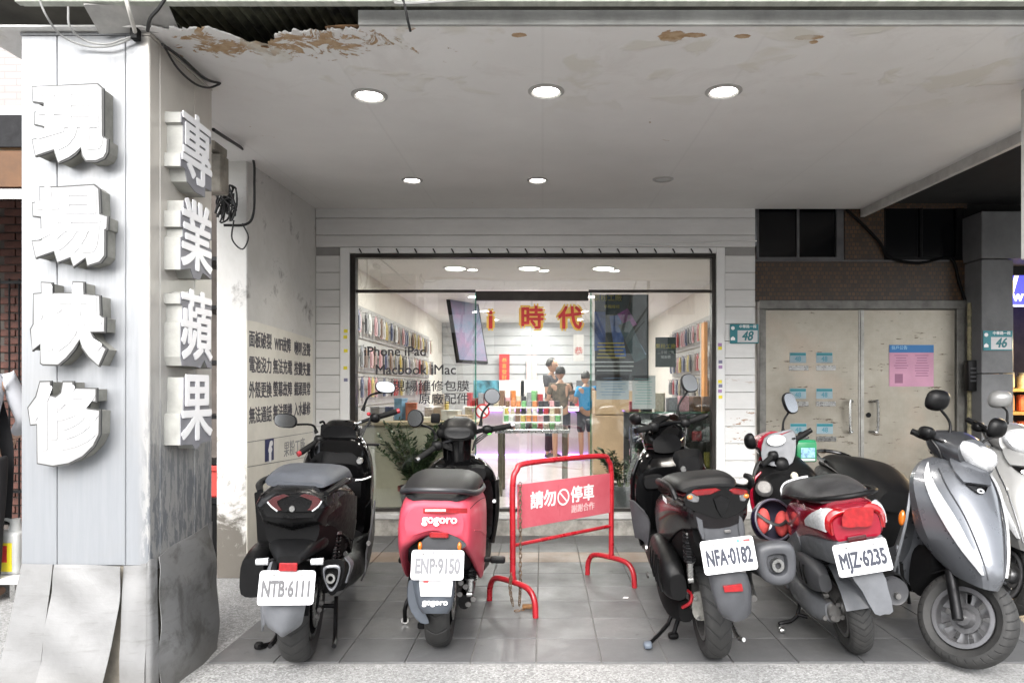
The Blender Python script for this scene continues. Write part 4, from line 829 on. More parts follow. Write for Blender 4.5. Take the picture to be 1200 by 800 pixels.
for nme, lb, bx_, tc in (('paper_notice', 'pale blue printed notice on the right pane', (699, 439, 737, 468), (.25, .40, .60)), ('paper_notice', 'white price list with green print on the right pane', (741, 440, 768, 479), (.25, .50, .48))):
    t = sheet(nme, lb, *bx_, mat('notice_' + lb.split()[0], (.66, .71, .76) if 'blue' in lb else (.72, .73, .72), .5, var=.05)); pm_ = mat('print_%.2f' % tc[1], tc, .6, var=0)
    obj('print', g_join(*[g_box(at((bx_[0] + bx_[2]) / 2 + random.uniform(-2, 2), bx_[1] + 4 + k * 3.2, GY - .001), ((bx_[2] - bx_[0]) * .0073 * random.uniform(.4, .8), .001, .006)) for k in range(int((bx_[3] - bx_[1] - 6) / 3.2))]), pm_, t, smooth=False)
t = sheet('window_sign', 'small dark green sign with yellow title on the right pane', 768, 395, 792, 430, mat('dark_green_print', (.02, .055, .05), .4, var=.2))
window_text('果粉工廠', 780, 406, 4.6, yel, GY - .002, par=t); window_text('二手機收購', 780, 413, 3.0, white_ink, GY - .002, par=t); window_text('現金價', 780, 418.5, 3.0, white_ink, GY - .002, par=t)
for px, py, lb, m in ((591, 431, 'red paper banner on the back wall of the shop', redp), (623, 432, 'pale pink paper on the back wall of the shop', mat('pale_pink', (.66, .50, .50), .6, var=.05)), (678, 408, 'white sheet with red mark hung behind the glass door', paper_w)):
    Y = 12.1 if px < 640 else 9.5; a = at(px - 6, py - 16, Y); b = at(px + 6, py + 15, Y)
    t = wthing('paper_banner', lb, 'banner', (a.x, Y, b.z)); obj('sheet', g_b2((a.x, Y, b.z), (b.x, Y + .006, a.z)), m, t)
    if 'red paper' in lb: obj('lettering', g_x(g_join(*[g_mv(g_text(ch, .09, .0, .001), (0, .12 - .1 * i, 0)) for i, ch in enumerate('恭喜發財')]), FRONT(((a.x + b.x) / 2, Y - .003, (a.z + b.z) / 2))), gold, t, smooth=False)
    if 'mark' in lb: obj('lettering', g_x(g_text('恭', .12, .0, .001), FRONT(((a.x + b.x) / 2, Y - .003, (a.z + b.z) / 2 - .05))), redp, t, smooth=False)
ob = wthing('orange_board', 'tall orange strip board by the right shop wall', 'board', (1.75, 7.0, .9)); obj('strip', g_b2((1.70, 7.2, .95), (1.74, 7.32, 1.95), .004), mat('orange_board_m', (.72, .32, .08), .5, var=.1), ob); obj('edge', g_b2((1.695, 7.33, .95), (1.745, 7.34, 1.95)), iw, ob)

# potted plants behind the glass
def leaf_mesh():
    rows = []
    for i in range(5):
        t = i / 4; wd = .5 * math.sin(math.pi * min(1, t * .93 + .04)) ** .8; rows.append([(t, -wd * .36, .05 * t + .06 * wd), (t, 0, .12 * t * (1 - t)), (t, wd * .36, .05 * t + .06 * wd)])
    return g_panel(rows, 2, 2, .01)
LEAF = leaf_mesh()
def plant(label, c, h, spread, stems, seed, potm, rimm, leafsize=.075):
    rnd = random.Random(seed); t = wthing('potted_plant', label, 'plant', c); c = Vector(c)
    p_ = obj('pot', g_lathe([(.001, 0), (.10, 0), (.135, .20), (.125, .20), (.12, .18), (.001, .18)], 24, 'z', c=c), potm, t); obj('pot_rim', g_lathe([(.125, .20), (.148, .20), (.148, .165), (.138, .165)], 24, 'z', True, c=c), rimm, t)
    gs, ls = [], []
    for s in range(stems):
        a = rnd.uniform(0, 6.28); hh = h * rnd.uniform(.55, 1); sp = spread * rnd.uniform(.3, 1); P = [c + Vector((math.cos(a) * sp * q ** 1.5 + math.cos(a) * .04, math.sin(a) * sp * .8 * q ** 1.5, .18 + hh * q)) for q in (0, .35, .7, 1)]
        gs.append(g_tube(P, [.006, .005, .004, .002], 5, 3)); Q = cr(P, 8)
        for i in range(5, len(Q)):
            for sd_ in (-1, 1):
                M = Matrix.Translation(Q[i]) @ Euler((rnd.uniform(-.4, .4), rnd.uniform(-.9, .1), a + sd_ * rnd.uniform(.7, 1.5) + rnd.uniform(-.3, .3))).to_matrix().to_4x4() @ Matrix.Scale(leafsize * rnd.uniform(.7, 1.15), 4); ls.append(g_x(LEAF, M))
    obj('stems', g_join(*gs), mat('stem_green', (.10, .13, .05), .6, var=.2), t); obj('foliage', g_join(*ls), mat('leaf_green', (.035, .075, .022), .4, var=.35, scale=14), t, kind='stuff')
potg = mat('grey_pot', (.13, .13, .135), .5, var=.15); potr = mat('red_pot_rim', (.45, .06, .05), .5, var=.15)
plant('bushy glossy-leaved plant in a red-rimmed pot behind the left pane', (at(484, 600, 5.96).x, 6.03 - .0, .19), .62, .36, 30, 3, potg, potr, .062)
for o_ in ():
    pass
plant('low leafy green plant in a pot behind the right pane', (at(727, 600, 6.0).x + .04, 6.1, .19), .34, .20, 16, 5, potg, potg, .065)

# ------------------------------------------------------------------ neighbour on the far side of the pillar
nb = wthing('neighbour_brick_wall', 'dark brown brick wall of the neighbouring house', 'wall', (-5, 6.3, 0))
obj('mortar', g_b2((-9, 6.31, -.1), (-2.17, 6.4, 3.2)), mat('dark_mortar', (.10, .085, .075), .9, var=.2), nb)
bk = mat('dark_brick', (.115, .045, .032), .75, var=.35, scale=7, bump=.3); bo = obj('brick', g_box((0, 0, 0), (.21, .03, .062), .004), bk); bme = bo.data; bpy.data.objects.remove(bo)
for r_ in range(42):
    for i in range(3):
        o = link('brick', bme, nb); o.matrix_parent_inverse = WP[nb]; o.location = (-4.72 + i * .22 - (.11 if r_ % 2 else 0) - .14, 6.305, .06 + r_ * .074)
obj('neighbour_house', g_b2((-14, 6.42, 3.2), (-2.2, 12, 11)), pink_tile, label='pale pink tiled house behind the pillar', cat='house')
aw = wthing('awning', 'orange brown shop awning beside the pillar', 'awning', (-4.5, 5.4, 2.6)); obj('canopy', g_panel([[(-9, 5.0, 2.98), (-4, 5.0, 2.98), (-3.2, 5.0, 2.98)], [(-9, 6.2, 3.25), (-4, 6.2, 3.25), (-3.2, 6.2, 3.25)]], 3, 2, .02), mat('awning_orange', (.09, .04, .013), .7, var=.2), aw)
obj('valance', g_b2((-9, 4.98, 2.72), (-3.2, 5.0, 2.98)), mat('valance_orange', (.11, .048, .015), .7, var=.2), aw); obj('rail', g_b2((-9, 4.97, 2.63), (-3.2, 5.01, 2.70)), steel, aw)
ac = wthing('air_conditioner', 'grey green air conditioner box on the awning roof', 'air conditioner', (-4, 5.6, 3.1)); obj('casing', g_box((-4.15, 5.6, 3.32), (.7, .4, .36), .05, 3), mat('ac_green', (.42, .47, .45), .5, var=.2), ac); obj('grille', g_box((-4.15, 5.395, 3.28), (.56, .012, .26), .006), dark_metal, ac)
gt = wthing('iron_gate', 'rusty iron bar gate in front of the brick wall', 'gate', (-4.6, 6.2, 0))
for i in range(8): obj('bar', g_tube([(-4.95 + i * .09, 6.22, 0), (-4.95 + i * .09, 6.22, 2.25)], .008, 6), dark_metal, gt)
for z in (.3, 1.3, 2.2): obj('cross_bar', g_b2((-4.98, 6.205, z), (-4.28, 6.215, z + .025)), dark_metal, gt)
tb_ = wthing('side_table', 'white work table beside the pillar', 'table', (-3.2, 4.25, 0)); obj('top', g_b2((-3.9, 4.0, .10), (-3.08, 4.5, .13), .004), iw, tb_)
for x in (-3.87, -3.12):
    for y in (4.03, 4.47): obj('leg', g_b2((x - .015, y - .015, -.01), (x + .015, y + .015, .10)), steel, tb_)
jug = wthing('plastic_jug', 'white plastic jug with a yellow label on the low table', 'jug', (-3.2, 4.15, .13)); c = Vector((-3.235, 4.15, .13))
obj('body', g_bevel(g_box(c + Vector((0, 0, .13)), (.17, .12, .26)), .025, 3), mat('jug_plastic', (.45, .46, .45), .4, var=.06), jug); obj('neck', g_lathe([(.001, .25), (.04, .25), (.028, .30), (.028, .33), (.001, .33)], 16, 'z', c=c + Vector((.03, 0, 0))), MATS['jug_plastic'], jug); lb = obj('label', g_box(c + Vector((.0, -.062, .11)), (.11, .004, .17)), mat('yellow_label', (.78, .65, .03), .5, var=.05), jug); obj('label_print', g_box(c + Vector((.01, -.0645, .13)), (.035, .002, .10)), redp, lb)
obj('handle', g_tube([c + Vector((-.055, 0, .25)), c + Vector((-.065, 0, .31)), c + Vector((-.02, 0, .325)), c + Vector((.02, 0, .30))], .011, 6), MATS['jug_plastic'], jug)
rb = wthing('red_crate', 'red plastic crate on a dark stand behind the pillar', 'crate', (-2.35, 4.9, .45)); obj('crate_body', g_join(g_b2((-2.6, 4.7, .5), (-2.175, 5.1, .70), .01), g_b2((-2.62, 4.68, .68), (-2.172, 5.12, .72), .008)), mat('crate_red', (.5, .04, .03), .45, var=.1), rb); obj('crate_lid', g_b2((-2.6, 4.7, .721), (-2.18, 5.1, .735), .004), dark_metal, rb)
cs = wthing('crate_stand', 'dark metal stand under the red crate', 'stand', (-2.35, 4.9, 0)); obj('top', g_b2((-2.62, 4.68, .46), (-2.172, 5.12, .50), .004), dark_metal, cs); obj('panel', g_b2((-2.6, 4.70, -.005), (-2.18, 5.1, .46)), black_mt, cs)
sh = wthing('dark_shelving', 'dark metal shelving behind the pillar', 'shelf', (-2.5, 5.6, 0)); obj('back', g_b2((-2.9, 6.1, 0), (-2.17, 6.15, 2.8)), dk, sh)
for z in (1.0, 1.45, 1.9, 2.3): obj('shelf_board', g_b2((-2.9, 5.6, z), (-2.17, 6.1, z + .03)), dark_metal, sh)
ck = mat('clutter_white', (.6, .6, .58), .6, var=.2)
for k, z in enumerate((1.03, 1.48, 1.93)): obj('storage_box', g_join(g_box((-2.35, 5.75, z + .12), (.26, .22, .24), .008), g_box((-2.35, 5.75, z + .245), (.27, .23, .02), .004)), ck, label='white storage box on the %s shelf behind the pillar' % ('lowest', 'middle', 'top')[k], cat='box')

# ------------------------------------------------------------------ wires on pillar and wall
def wire(label, pts, r=.006, m=None): return obj('cable', g_tube([at(*p) for p in pts], r, 6, 5), m or cable_m, label=label, cat='cable', group='loose cables at the pillar')
wire('black cable running from the pillar side to a plug under the ceiling', [(190, 52, 2.80), (215, 70, 2.95), (240, 92, 3.12), (258, 98, 3.24)]); wire('slack black cable looping under the ceiling by the pillar', [(192, 54, 2.80), (208, 80, 2.92), (228, 98, 3.06), (244, 103, 3.18), (257, 99, 3.24)], .005)
wire('black cable dropping down the white side wall', [(250, 152, 3.4), (262, 160, 3.6), (285, 175, 4.3), (297, 188, 4.5), (298, 215, 4.48), (297, 250, 4.48), (288, 263, 4.46), (262, 264, 4.4)], .009)
wire('thin wire loop hanging under the cable knot', [(274, 258, 4.40), (272, 280, 4.40), (284, 292, 4.42), (291, 278, 4.43), (284, 262, 4.42)], .005)
kn = [g_tube([at(265 + random.uniform(-13, 13), 240 + random.uniform(-22, 22), 4.42 + random.uniform(-.04, .04)) for _ in range(6)], .006, 5, 4) for _ in range(9)]
obj('cable_knot', g_join(*kn), cable_m, label='tangled knot of black cables on the wall behind the pillar', cat='cable')
obj('junction_box', g_join(g_box(at(252, 205, 4.0), (.12, .10, .22), .008), g_box(at(254, 175, 4.0) , (.05, .16, .05), .004)), mat('dirty_box', (.38, .35, .30), .7, var=.3), label='dirty junction box behind the upper pillar letters', cat='junction box')
gw = mat('grey_wire', (.35, .35, .34), .5, var=.1)
wire('grey wire looping over the pillar top from the fascia', [(80, 8, 2.60), (82, 32, 2.62), (100, 48, 2.68), (125, 52, 2.70), (145, 46, 2.72), (158, 43, 2.74)], .004, gw); wire('long grey wire sagging across the pillar top', [(44, -5, 2.6), (55, 20, 2.62), (72, 42, 2.70), (100, 54, 2.735), (130, 54, 2.735), (158, 44, 2.74)], .004, gw)
wire('white cord falling from the fascia to the pillar top', [(146, -8, 2.60), (152, 15, 2.62), (159, 40, 2.74)], .008, mat('white_cord', (.6, .58, .54), .6, var=.1)); wire('black cable rising from the pillar top past the fascia', [(196, -5, 2.58), (186, 10, 2.60), (176, 22, 2.64), (173, 36, 2.72)], .007)
wire('black wire hanging from the fascia over the ceiling edge', [(470, -5, 2.58), (474, 5, 2.59), (477, 20, 2.61), (481, 37, 2.66)], .005); wire('grey wire along the fascia above the ceiling hole', [(640, -6, 2.58), (480, 4, 2.59), (462, 0, 2.59), (440, -6, 2.58)], .005, gw)
obj('clamp', g_join(g_box(at(159, 40, 2.742), (.03, .03, .05), .003)), black_pl, label='small black cable clamp on the pillar top', cat='clamp')

# ------------------------------------------------------------------ the street behind the camera (seen only in reflections)
def tree(x, y, h, seed):
    rnd = random.Random(seed); t = wthing('street_tree', 'leafy street tree across the road, number %d of the row' % seed if 0 else 'leafy green street tree across the road', 'tree', (x, y, -.1), 'street trees across the road'); b = Vector((x, y, -.1))
    gs = [g_tube([b, b + Vector((.1, 0, h * .3)), b + Vector((0, .1, h * .55))], [.16, .12, .08], 8, 3)]; ls = []
    for k in range(7):
        a = k * .9 + rnd.uniform(-.3, .3); e = b + Vector((math.cos(a) * h * .25, math.sin(a) * h * .25, h * rnd.uniform(.6, .9))); gs.append(g_tube([b + Vector((0, 0, h * .38)), (b + e) / 2 + Vector((0, 0, h * .2)), e], [.07, .05, .02], 6, 3))
        for q in range(420):
            d = Vector((rnd.gauss(0, 1), rnd.gauss(0, 1), rnd.gauss(0, .8))) * h * .10
            ls.append(g_x(LEAF, Matrix.Translation(e + d) @ Euler((rnd.uniform(0, 6), rnd.uniform(0, 6), rnd.uniform(0, 6))).to_matrix().to_4x4() @ Matrix.Scale(rnd.uniform(.14, .24), 4)))
    obj('trunk', g_join(*gs), mat('bark', (.16, .12, .09), .9, var=.3), t)
    # leaves as single quads to stay light
    V, Fc = [], []
    for v, f in ls:
        c = sum(v, Vector()) / len(v); u = (v[len(v) // 4] - c); s = (v[0] - c); k = len(V); n2 = u.cross(s).normalized() * u.length if u.cross(s).length > 1e-6 else Vector((0, 0, .1)); V += [c + s, c + n2 * .6, c - s, c - n2 * .6]; Fc.append((k, k + 1, k + 2, k + 3))
    obj('crown', (V, Fc), mat('tree_leaf', (.07, .13, .03), .55, var=.3, scale=3), t, smooth=False)
for i, x in enumerate((-8.5, -3.2, 2.6, 8.2)): tree(x, -13 - (i % 2) * .8, 5.4 + (i % 3) * .4, i + 1)
for i, (a, b, cl, hh) in enumerate(((-24, -8.2, (.52, .50, .46), 11), (-8, 7, (.60, .58, .56), 9), (7.2, 24, (.45, .42, .40), 12))):
    t = wthing('street_house', ('beige', 'pale grey', 'brown grey')[i] + ' house across the road', 'house', ((a + b) / 2, -34, -.15)); obj('wall', g_b2((a, -40, -.15), (b, -34, hh)), mat('facade_%d' % i, cl, .8, var=.15, scale=2), t)
    for fz in range(3):
        for k in range(4): xx = a + (b - a) * (k + .5) / 4; obj('window', g_b2((xx - .9, -34.03, 3.6 + fz * 2.6), (xx + .9, -33.98, 5.0 + fz * 2.6)), dark_gl, t)
# ------------------------------------------------------------------ scooter building kit (local axes: x forward, y left, z up, origin under the rear axle)
def g_loft(loops, nu=3, nv=3, cap=True):
    G = grid(loops, nu, nv, True); m = len(G[0]); V = [p for r in G for p in r]
    Fc = [(i * m + j, i * m + (j + 1) % m, (i + 1) * m + (j + 1) % m, (i + 1) * m + j) for i in range(len(G) - 1) for j in range(m)]
    if cap: Fc += [tuple(range(m - 1, -1, -1)), tuple((len(G) - 1) * m + j for j in range(m))]
    return V, Fc
class Surf:                                            # a mirrored body surface that can be sampled for lamps, trims and decals
    def __init__(s, rows, nu=6, nv=6):
        full = []
        for r in rows:
            r = [Vector(p) for p in r]; full.append(r + [Vector((p.x, -p.y, p.z)) for p in reversed(r[1:-1])])
        s.rows = rows; s.G = grid(full, nu, nv, True); s.n = len(s.G); s.m = len(s.G[0]); s.c = sum((p for r in s.G for p in r), Vector()) / (s.n * s.m)
    def pt(s, u, v):                                   # u 0..1 along stations, v 0..1 round the ring starting at the first point on the left
        a = min(max(u, 0), 1) * (s.n - 1); i = min(int(a), s.n - 2); t = a - i; b = (v % 1) * s.m; j = int(b) % s.m; q = b - int(b); j2 = (j + 1) % s.m
        return (s.G[i][j] * (1 - q) + s.G[i][j2] * q) * (1 - t) + (s.G[i + 1][j] * (1 - q) + s.G[i + 1][j2] * q) * t
    def nrm(s, u, v):
        e = .01; a = s.pt(min(u + e, 1), v) - s.pt(max(u - e, 0), v); b = s.pt(u, v + e) - s.pt(u, v - e); n = a.cross(b)
        n = n.normalized() if n.length > 1e-9 else Vector((0, 0, 1)); return n if n.dot(s.pt(u, v) - s.c) >= 0 else -n
    def patch(s, edges, off=.004, th=.006, k=6, nw=6): # edges: list of (u, v_from, v_to)
        P = cr([Vector(e) for e in edges], k); rows = []
        for u, v0, v1 in P: rows.append([s.pt(u, v0 + (v1 - v0) * q / nw) + s.nrm(u, v0 + (v1 - v0) * q / nw) * off for q in range(nw + 1)])
        return g_panel(rows, 1, 1, th)
    def geom(s, nv=6): return g_shell(s.rows, 6, nv)
def ring(c, ry, rz, n=10, e=1.0, rot=0.0):             # closed loop in the y-z plane round c
    pw = lambda t: math.copysign(abs(t) ** e, t); out = []
    for i in range(n):
        a = 2 * math.pi * i / n + rot; out.append(Vector((c[0], c[1] + ry * pw(math.cos(a)), c[2] + rz * pw(math.sin(a)))))
    return out
def st(x, pts): return [(x, y, z) for y, z in pts]
def m_tyre(name, n_, k_, lo=.011, w_=.75, thr=.235):
    g = NG(name, .7); x, y, z = g.sep(); a = g.math('ARCTAN2', z, x); v = g.math('SINE', g.math('ADD', g.math('MULTIPLY', a, n_), g.math('MULTIPLY', g.math('ABSOLUTE', y), k_)))
    gr = g.ramp(v, w_, w_ + .12); tread = g.ramp(g.math('SQRT', g.math('ADD', g.math('MULTIPLY', x, x), g.math('MULTIPLY', z, z))), thr - .012, thr - .006); gr = g.math('MULTIPLY', gr, tread)
    n1 = g.noise(18, 6, .7); c = g.mix(g.ramp(n1, .35, .7), (lo, lo, lo), (lo * 2.1, lo * 2.05, lo * 1.95)); c = g.mix(gr, c, (.008, .008, .008)); g.color(c); g.bump(g.math('SUBTRACT', g.math('MULTIPLY', n1, .2), gr), .8, .006); return g.m
tyre_a = m_tyre('tyre_diagonal', 28, 70, thr=.235); tyre_n = m_tyre('tyre_sport', 22, 90, thr=.21, w_=.82); tyre_b = m_tyre('tyre_block', 40, 130, .015, thr=.19); tyre_c = m_tyre('tyre_ribbed', 34, 90, .012, .86, thr=.192); tyre_g = m_tyre('tyre_slick', 16, 30, .012, .9, thr=.20)

class Bike:
    def __init__(s, label, px, py, heading, lean, group='scooters parked in the arcade', pos=None, wy=.9):
        Y = H * F / (py - VY); X = (px - VX) * Y / F
        if pos: X, Y = pos
        a = R(90 - heading); s.root = thing('scooter', label, 'scooter', (X, Y, .001), group=group)
        s.M = Matrix.Translation((X, Y, .001)) @ Matrix.Rotation(a, 4, 'Z') @ Matrix.Rotation(-R(lean), 4, 'X'); s.root.rotation_euler = s.M.to_euler(); s.root.scale = (1, wy, 1); s.M = s.M @ Matrix.Diagonal((1, wy, 1, 1)); s.Mi = s.M.inverted()
    def p(s, px, py, xl, dy=0):                        # pixel -> local point in the plane x = xl
        o = s.Mi @ Vector((0, 0, H)); d = s.Mi.to_3x3() @ Vector(((px - VX) / F, 1, (VY - py) / F)); t = (xl - o.x) / d.x; return o + d * t
    def py(s, px, py, yl):                             # pixel -> local point in the plane y = yl
        o = s.Mi @ Vector((0, 0, H)); d = s.Mi.to_3x3() @ Vector(((px - VX) / F, 1, (VY - py) / F)); t = (yl - o.y) / d.y; return o + d * t
    def gp(s, px, py, z=0.0):                          # pixel -> local point on the ground
        Y = (H - z) * F / (py - VY); return s.Mi @ Vector(((px - VX) * Y / F, Y, z))
    def add(s, name, g, m, par=None, **kw): return obj(name, g, m, par or s.root, **kw)

def g_tyre(r, wd, ri, n=56, e=.85):
    rc, hr = (r + ri) / 2, (r - ri) / 2; P = []
    for i in range(20):
        t = 2 * math.pi * i / 20; pw = lambda q: math.copysign(abs(q) ** e, q)
        P.append((rc + hr * pw(math.cos(t)), wd / 2 * pw(math.sin(t)) * (1.0 if math.cos(t) > -.3 else .82)))
    return g_lathe(P, n, 'y', True)
def wheel(b, x, r, wd, ri, spokes=5, rimm=None, tm=None, M=None, disc=None, name='wheel', slots=False, lipm=None):
    """rim with hub and spokes, tyre as sub-part; M places the wheel (centre at its origin, axle along y)"""
    rimm = rimm or dark_metal; hw = wd * .42
    gs = [g_lathe([(ri * .90, -hw), (ri + .006, -hw), (ri + .004, -hw * .7), (ri * .93, -hw * .5), (ri * .93, hw * .5), (ri + .004, hw * .7), (ri + .006, hw), (ri * .90, hw), (ri * .87, hw * .4), (ri * .87, -hw * .4)], 40, 'y', True), g_lathe([(.001, -hw * .9), (.035, -hw * .9), (.045, -hw * .4), (.045, hw * .4), (.035, hw * .9), (.001, hw * .9)], 20, 'y')]
    for k in range(spokes):
        a = 2 * math.pi * k / spokes
        if slots: q = g_join(g_panel([[(.03, -.028, 0), (.03, 0, .004), (.03, .028, 0)], [(ri * .55, -.016, .004), (ri * .55, 0, .008), (ri * .55, .016, .004)], [(ri * .9, -.03, 0), (ri * .9, 0, .004), (ri * .9, .03, 0)]], 3, 3, .006))
        else: q = g_box((ri * .48, 0, 0), (ri * .9, .022, .018), .005)
        q = [Vector((p.x, p.z, p.y)) for p in q[0]], q[1]
        gs.append(g_x(q, Matrix.Rotation(a, 4, 'Y')))
    w_ = b.add(name, g_join(*gs), rimm)
    if slots: b.add('rim_plate', g_lathe([(.03, -.01), (ri * .52, -.012), (ri * .52, -.004), (.03, -.002)], 36, 'y', True), rimm, w_); b.add('rim_lip', g_lathe([(ri * .93, -hw - .001), (ri + .007, -hw - .001), (ri + .007, -hw + .006), (ri * .93, -hw + .006)], 40, 'y', True), lipm or rimm, w_)
    b.add('tyre', g_tyre(r, wd, ri), tm or tyre_a, w_)
    if disc or (disc is None and not slots): b.add('brake_disc', g_lathe([(ri * .35, -hw - .012), (ri * .72, -hw - .012), (ri * .72, -hw - .008), (ri * .35, -hw - .008)], 36, 'y', True), steel, w_)
    w_.matrix_local = M if M is not None else Matrix.Translation((x, 0, r))
    return w_
def grip_bar(b, L, C, Rr, Li=None, Ri=None, gl_=.12, gm=None, bar=None, end=None):
    L, C, Rr = Vector(L), Vector(C), Vector(Rr); Li = Vector(Li) if Li else L.lerp(C, .45); Ri = Vector(Ri) if Ri else Rr.lerp(C, .45)
    hb = b.add('handlebar', g_tube([L, Li, C, Ri, Rr], .011, 8, 4), bar or dark_metal)
    for e, i in ((L, Li), (Rr, Ri)):
        d = (i - e).normalized(); b.add('grip', g_tube([e, e + d * .02, e + d * gl_ * .9, e + d * gl_], [.0165, .0185, .0175, .020], 12, 2), gm or rubber, hb)
        q = e - d * .014; b.add('bar_end', g_tube([q - d * .006, q + d * .02], .016, 10, 1), end or steel, hb)
        s = e + d * (gl_ + .03); b.add('switch_pod', g_ell(s, (.032, .034, .030), 12, 8, .7), black_pl, hb)
        f = Vector((1, 0, 0)); up = Vector((0, 0, 1)); b.add('brake_lever', g_tube([s + f * .035, s - d * .05 + f * .055, e + d * .03 + f * .060, e + f * .055], [.008, .0065, .0055, .0065], 6, 3), dark_metal, hb)
    return hb
def mirror(b, c, wd, ht, foot, shape='oval', tilt=(0, 0), glass=True, body=None, mid=None, face=-1):
    c = Vector(c); n = 18; pts = []
    for i in range(n):
        t = 2 * math.pi * i / n; e = .75 if shape == 'oval' else 1.0; pw = lambda q: math.copysign(abs(q) ** e, q)
        sk = .18 * math.sin(t) if shape == 'oval' else 0
        pts.append((wd / 2 * pw(math.cos(t)) + sk * wd * .3, ht / 2 * pw(math.sin(t))))
    rot = Euler((0, tilt[0], tilt[1])).to_matrix()
    loops = []
    for dx, k in ((-.014, .93), (-.012, 1.0), (.0, 1.0), (.018, .85), (.032, .55), (.038, .2)): loops.append([c + rot @ Vector((dx * -face, u * k, v * k)) for u, v in pts])
    mr = b.add('mirror', g_loft(loops, 2, 1), body or black_pl)
    if glass: b.add('mirror_glass', g_loft([[c + rot @ Vector((dx * -face, u * .91, v * .91)) for u, v in pts] for dx in (-.0165, -.0145)], 1, 1), mirror_gl, mr)
    f = Vector(foot); base = c + rot @ Vector((.015 * -face, 0, -ht * .30)); m_ = Vector(mid) if mid else f.lerp(base, .5) + Vector((0, 0, .01))
    b.add('mirror_stem', g_tube([f, m_, base], [.009, .0065, .007], 8, 5), black_pl, mr); b.add('stem_boot', g_tube([f - Vector((0, 0, .01)), f.lerp(m_, .25)], [.014, .010], 8, 1), rubber, mr)
    return mr
def plate(b, text, c, tilt=12, wd=.25, hd=.135, ink_=None, k0=.94, yaw=0, roll=0, label=None, top=None):
    M = Matrix.Translation(c) @ Matrix.Rotation(R(yaw), 4, 'Z') @ frame((0, 0, 0), (0, -1, 0), (0, 0, 1)) @ Matrix.Rotation(R(-tilt), 4, 'X') @ Matrix.Rotation(R(roll), 4, 'Z')
    wd *= k0; hd *= k0; pts = []; rr = .014
    for sx, sy, a0 in ((1, -1, -90), (1, 1, 0), (-1, 1, 90), (-1, -1, 180)):
        for k in range(5): a = R(a0 + 22.5 * k); pts.append((sx * (wd / 2 - rr) + rr * math.cos(a), sy * (hd / 2 - rr) + rr * math.sin(a)))
    pl_ = b.add('licence_plate', g_x(g_prism(pts, -.002, .002), M), plate_w, label='white licence plate reading ' + text)
    g = g_text(text, .078, .0032, .0005, sx=.80); w0 = max(p.x for p in g[0]) - min(p.x for p in g[0]); k = wd * .86 / w0
    b.add('plate_number', g_x(([Vector((p.x * k, p.y * 1.12, p.z)) for p in g[0]], g[1]), M @ Matrix.Translation((0, -.008, .0026))), ink_ or plate_ink, pl_, smooth=False)
    for sx in (-.06, .06): b.add('bolt', g_x(g_lathe([(.001, 0), (.006, 0), (.006, .003), (.001, .004)], 8, 'z'), M @ Matrix.Translation((sx, hd * .38, .002))), steel, pl_)
    if top: b.add('plate_header', g_x(g_text(top, .017, .0, .0004), M @ Matrix.Translation((0, hd * .38, .0026))), ink_ or plate_ink, pl_, smooth=False)
    b.add('plate_bracket', g_x(g_box((0, 0, -.008), (wd * .8, hd * .8, .010), .002), M), black_pl, pl_)
    return pl_
def spring(b, a, c, r=.024, turns=9, wire_=.0045, m=None):
    a, c = Vector(a), Vector(c); d = (c - a); L = d.length; q = d.to_track_quat('Z', 'Y').to_matrix().to_4x4(); M = Matrix.Translation(a) @ q
    P = [M @ Vector((r * math.cos(t), r * math.sin(t), L * (.12 + .5 * i / (turns * 8)))) for i in range(turns * 8 + 1) for t in (2 * math.pi * i / 8,)]
    so = b.add('shock_absorber', g_join(g_tube([a, a.lerp(c, .6)], .011, 10, 1), g_tube([a.lerp(c, .55), a.lerp(c, .93)], .017, 12, 1), g_tube([a.lerp(c, .6), a.lerp(c, .64)], .027, 14, 1), g_tube([a.lerp(c, .08), a.lerp(c, .12)], .027, 14, 1), g_x(g_lathe([(.006, -.012), (.016, -.012), (.016, .012), (.006, .012)], 12, 'y', True), Matrix.Translation(c))), m or dull_metal)
    b.add('spring', g_tube(P, wire_, 5, 1), dark_metal, so); return so
def bolts(b, pts, r=.008, par=None, axis='x', m=None):
    for p_ in pts: b.add('bolt', g_lathe([(.001, -.006), (r, -.006), (r, .004), (r * .6, .006), (.001, .006)], 8, axis, c=p_), m or steel, par)
def cable(b, pts, r=.004, name='cable', m=None): return b.add(name, g_tube(pts, r, 6, 5), m or cable_m)
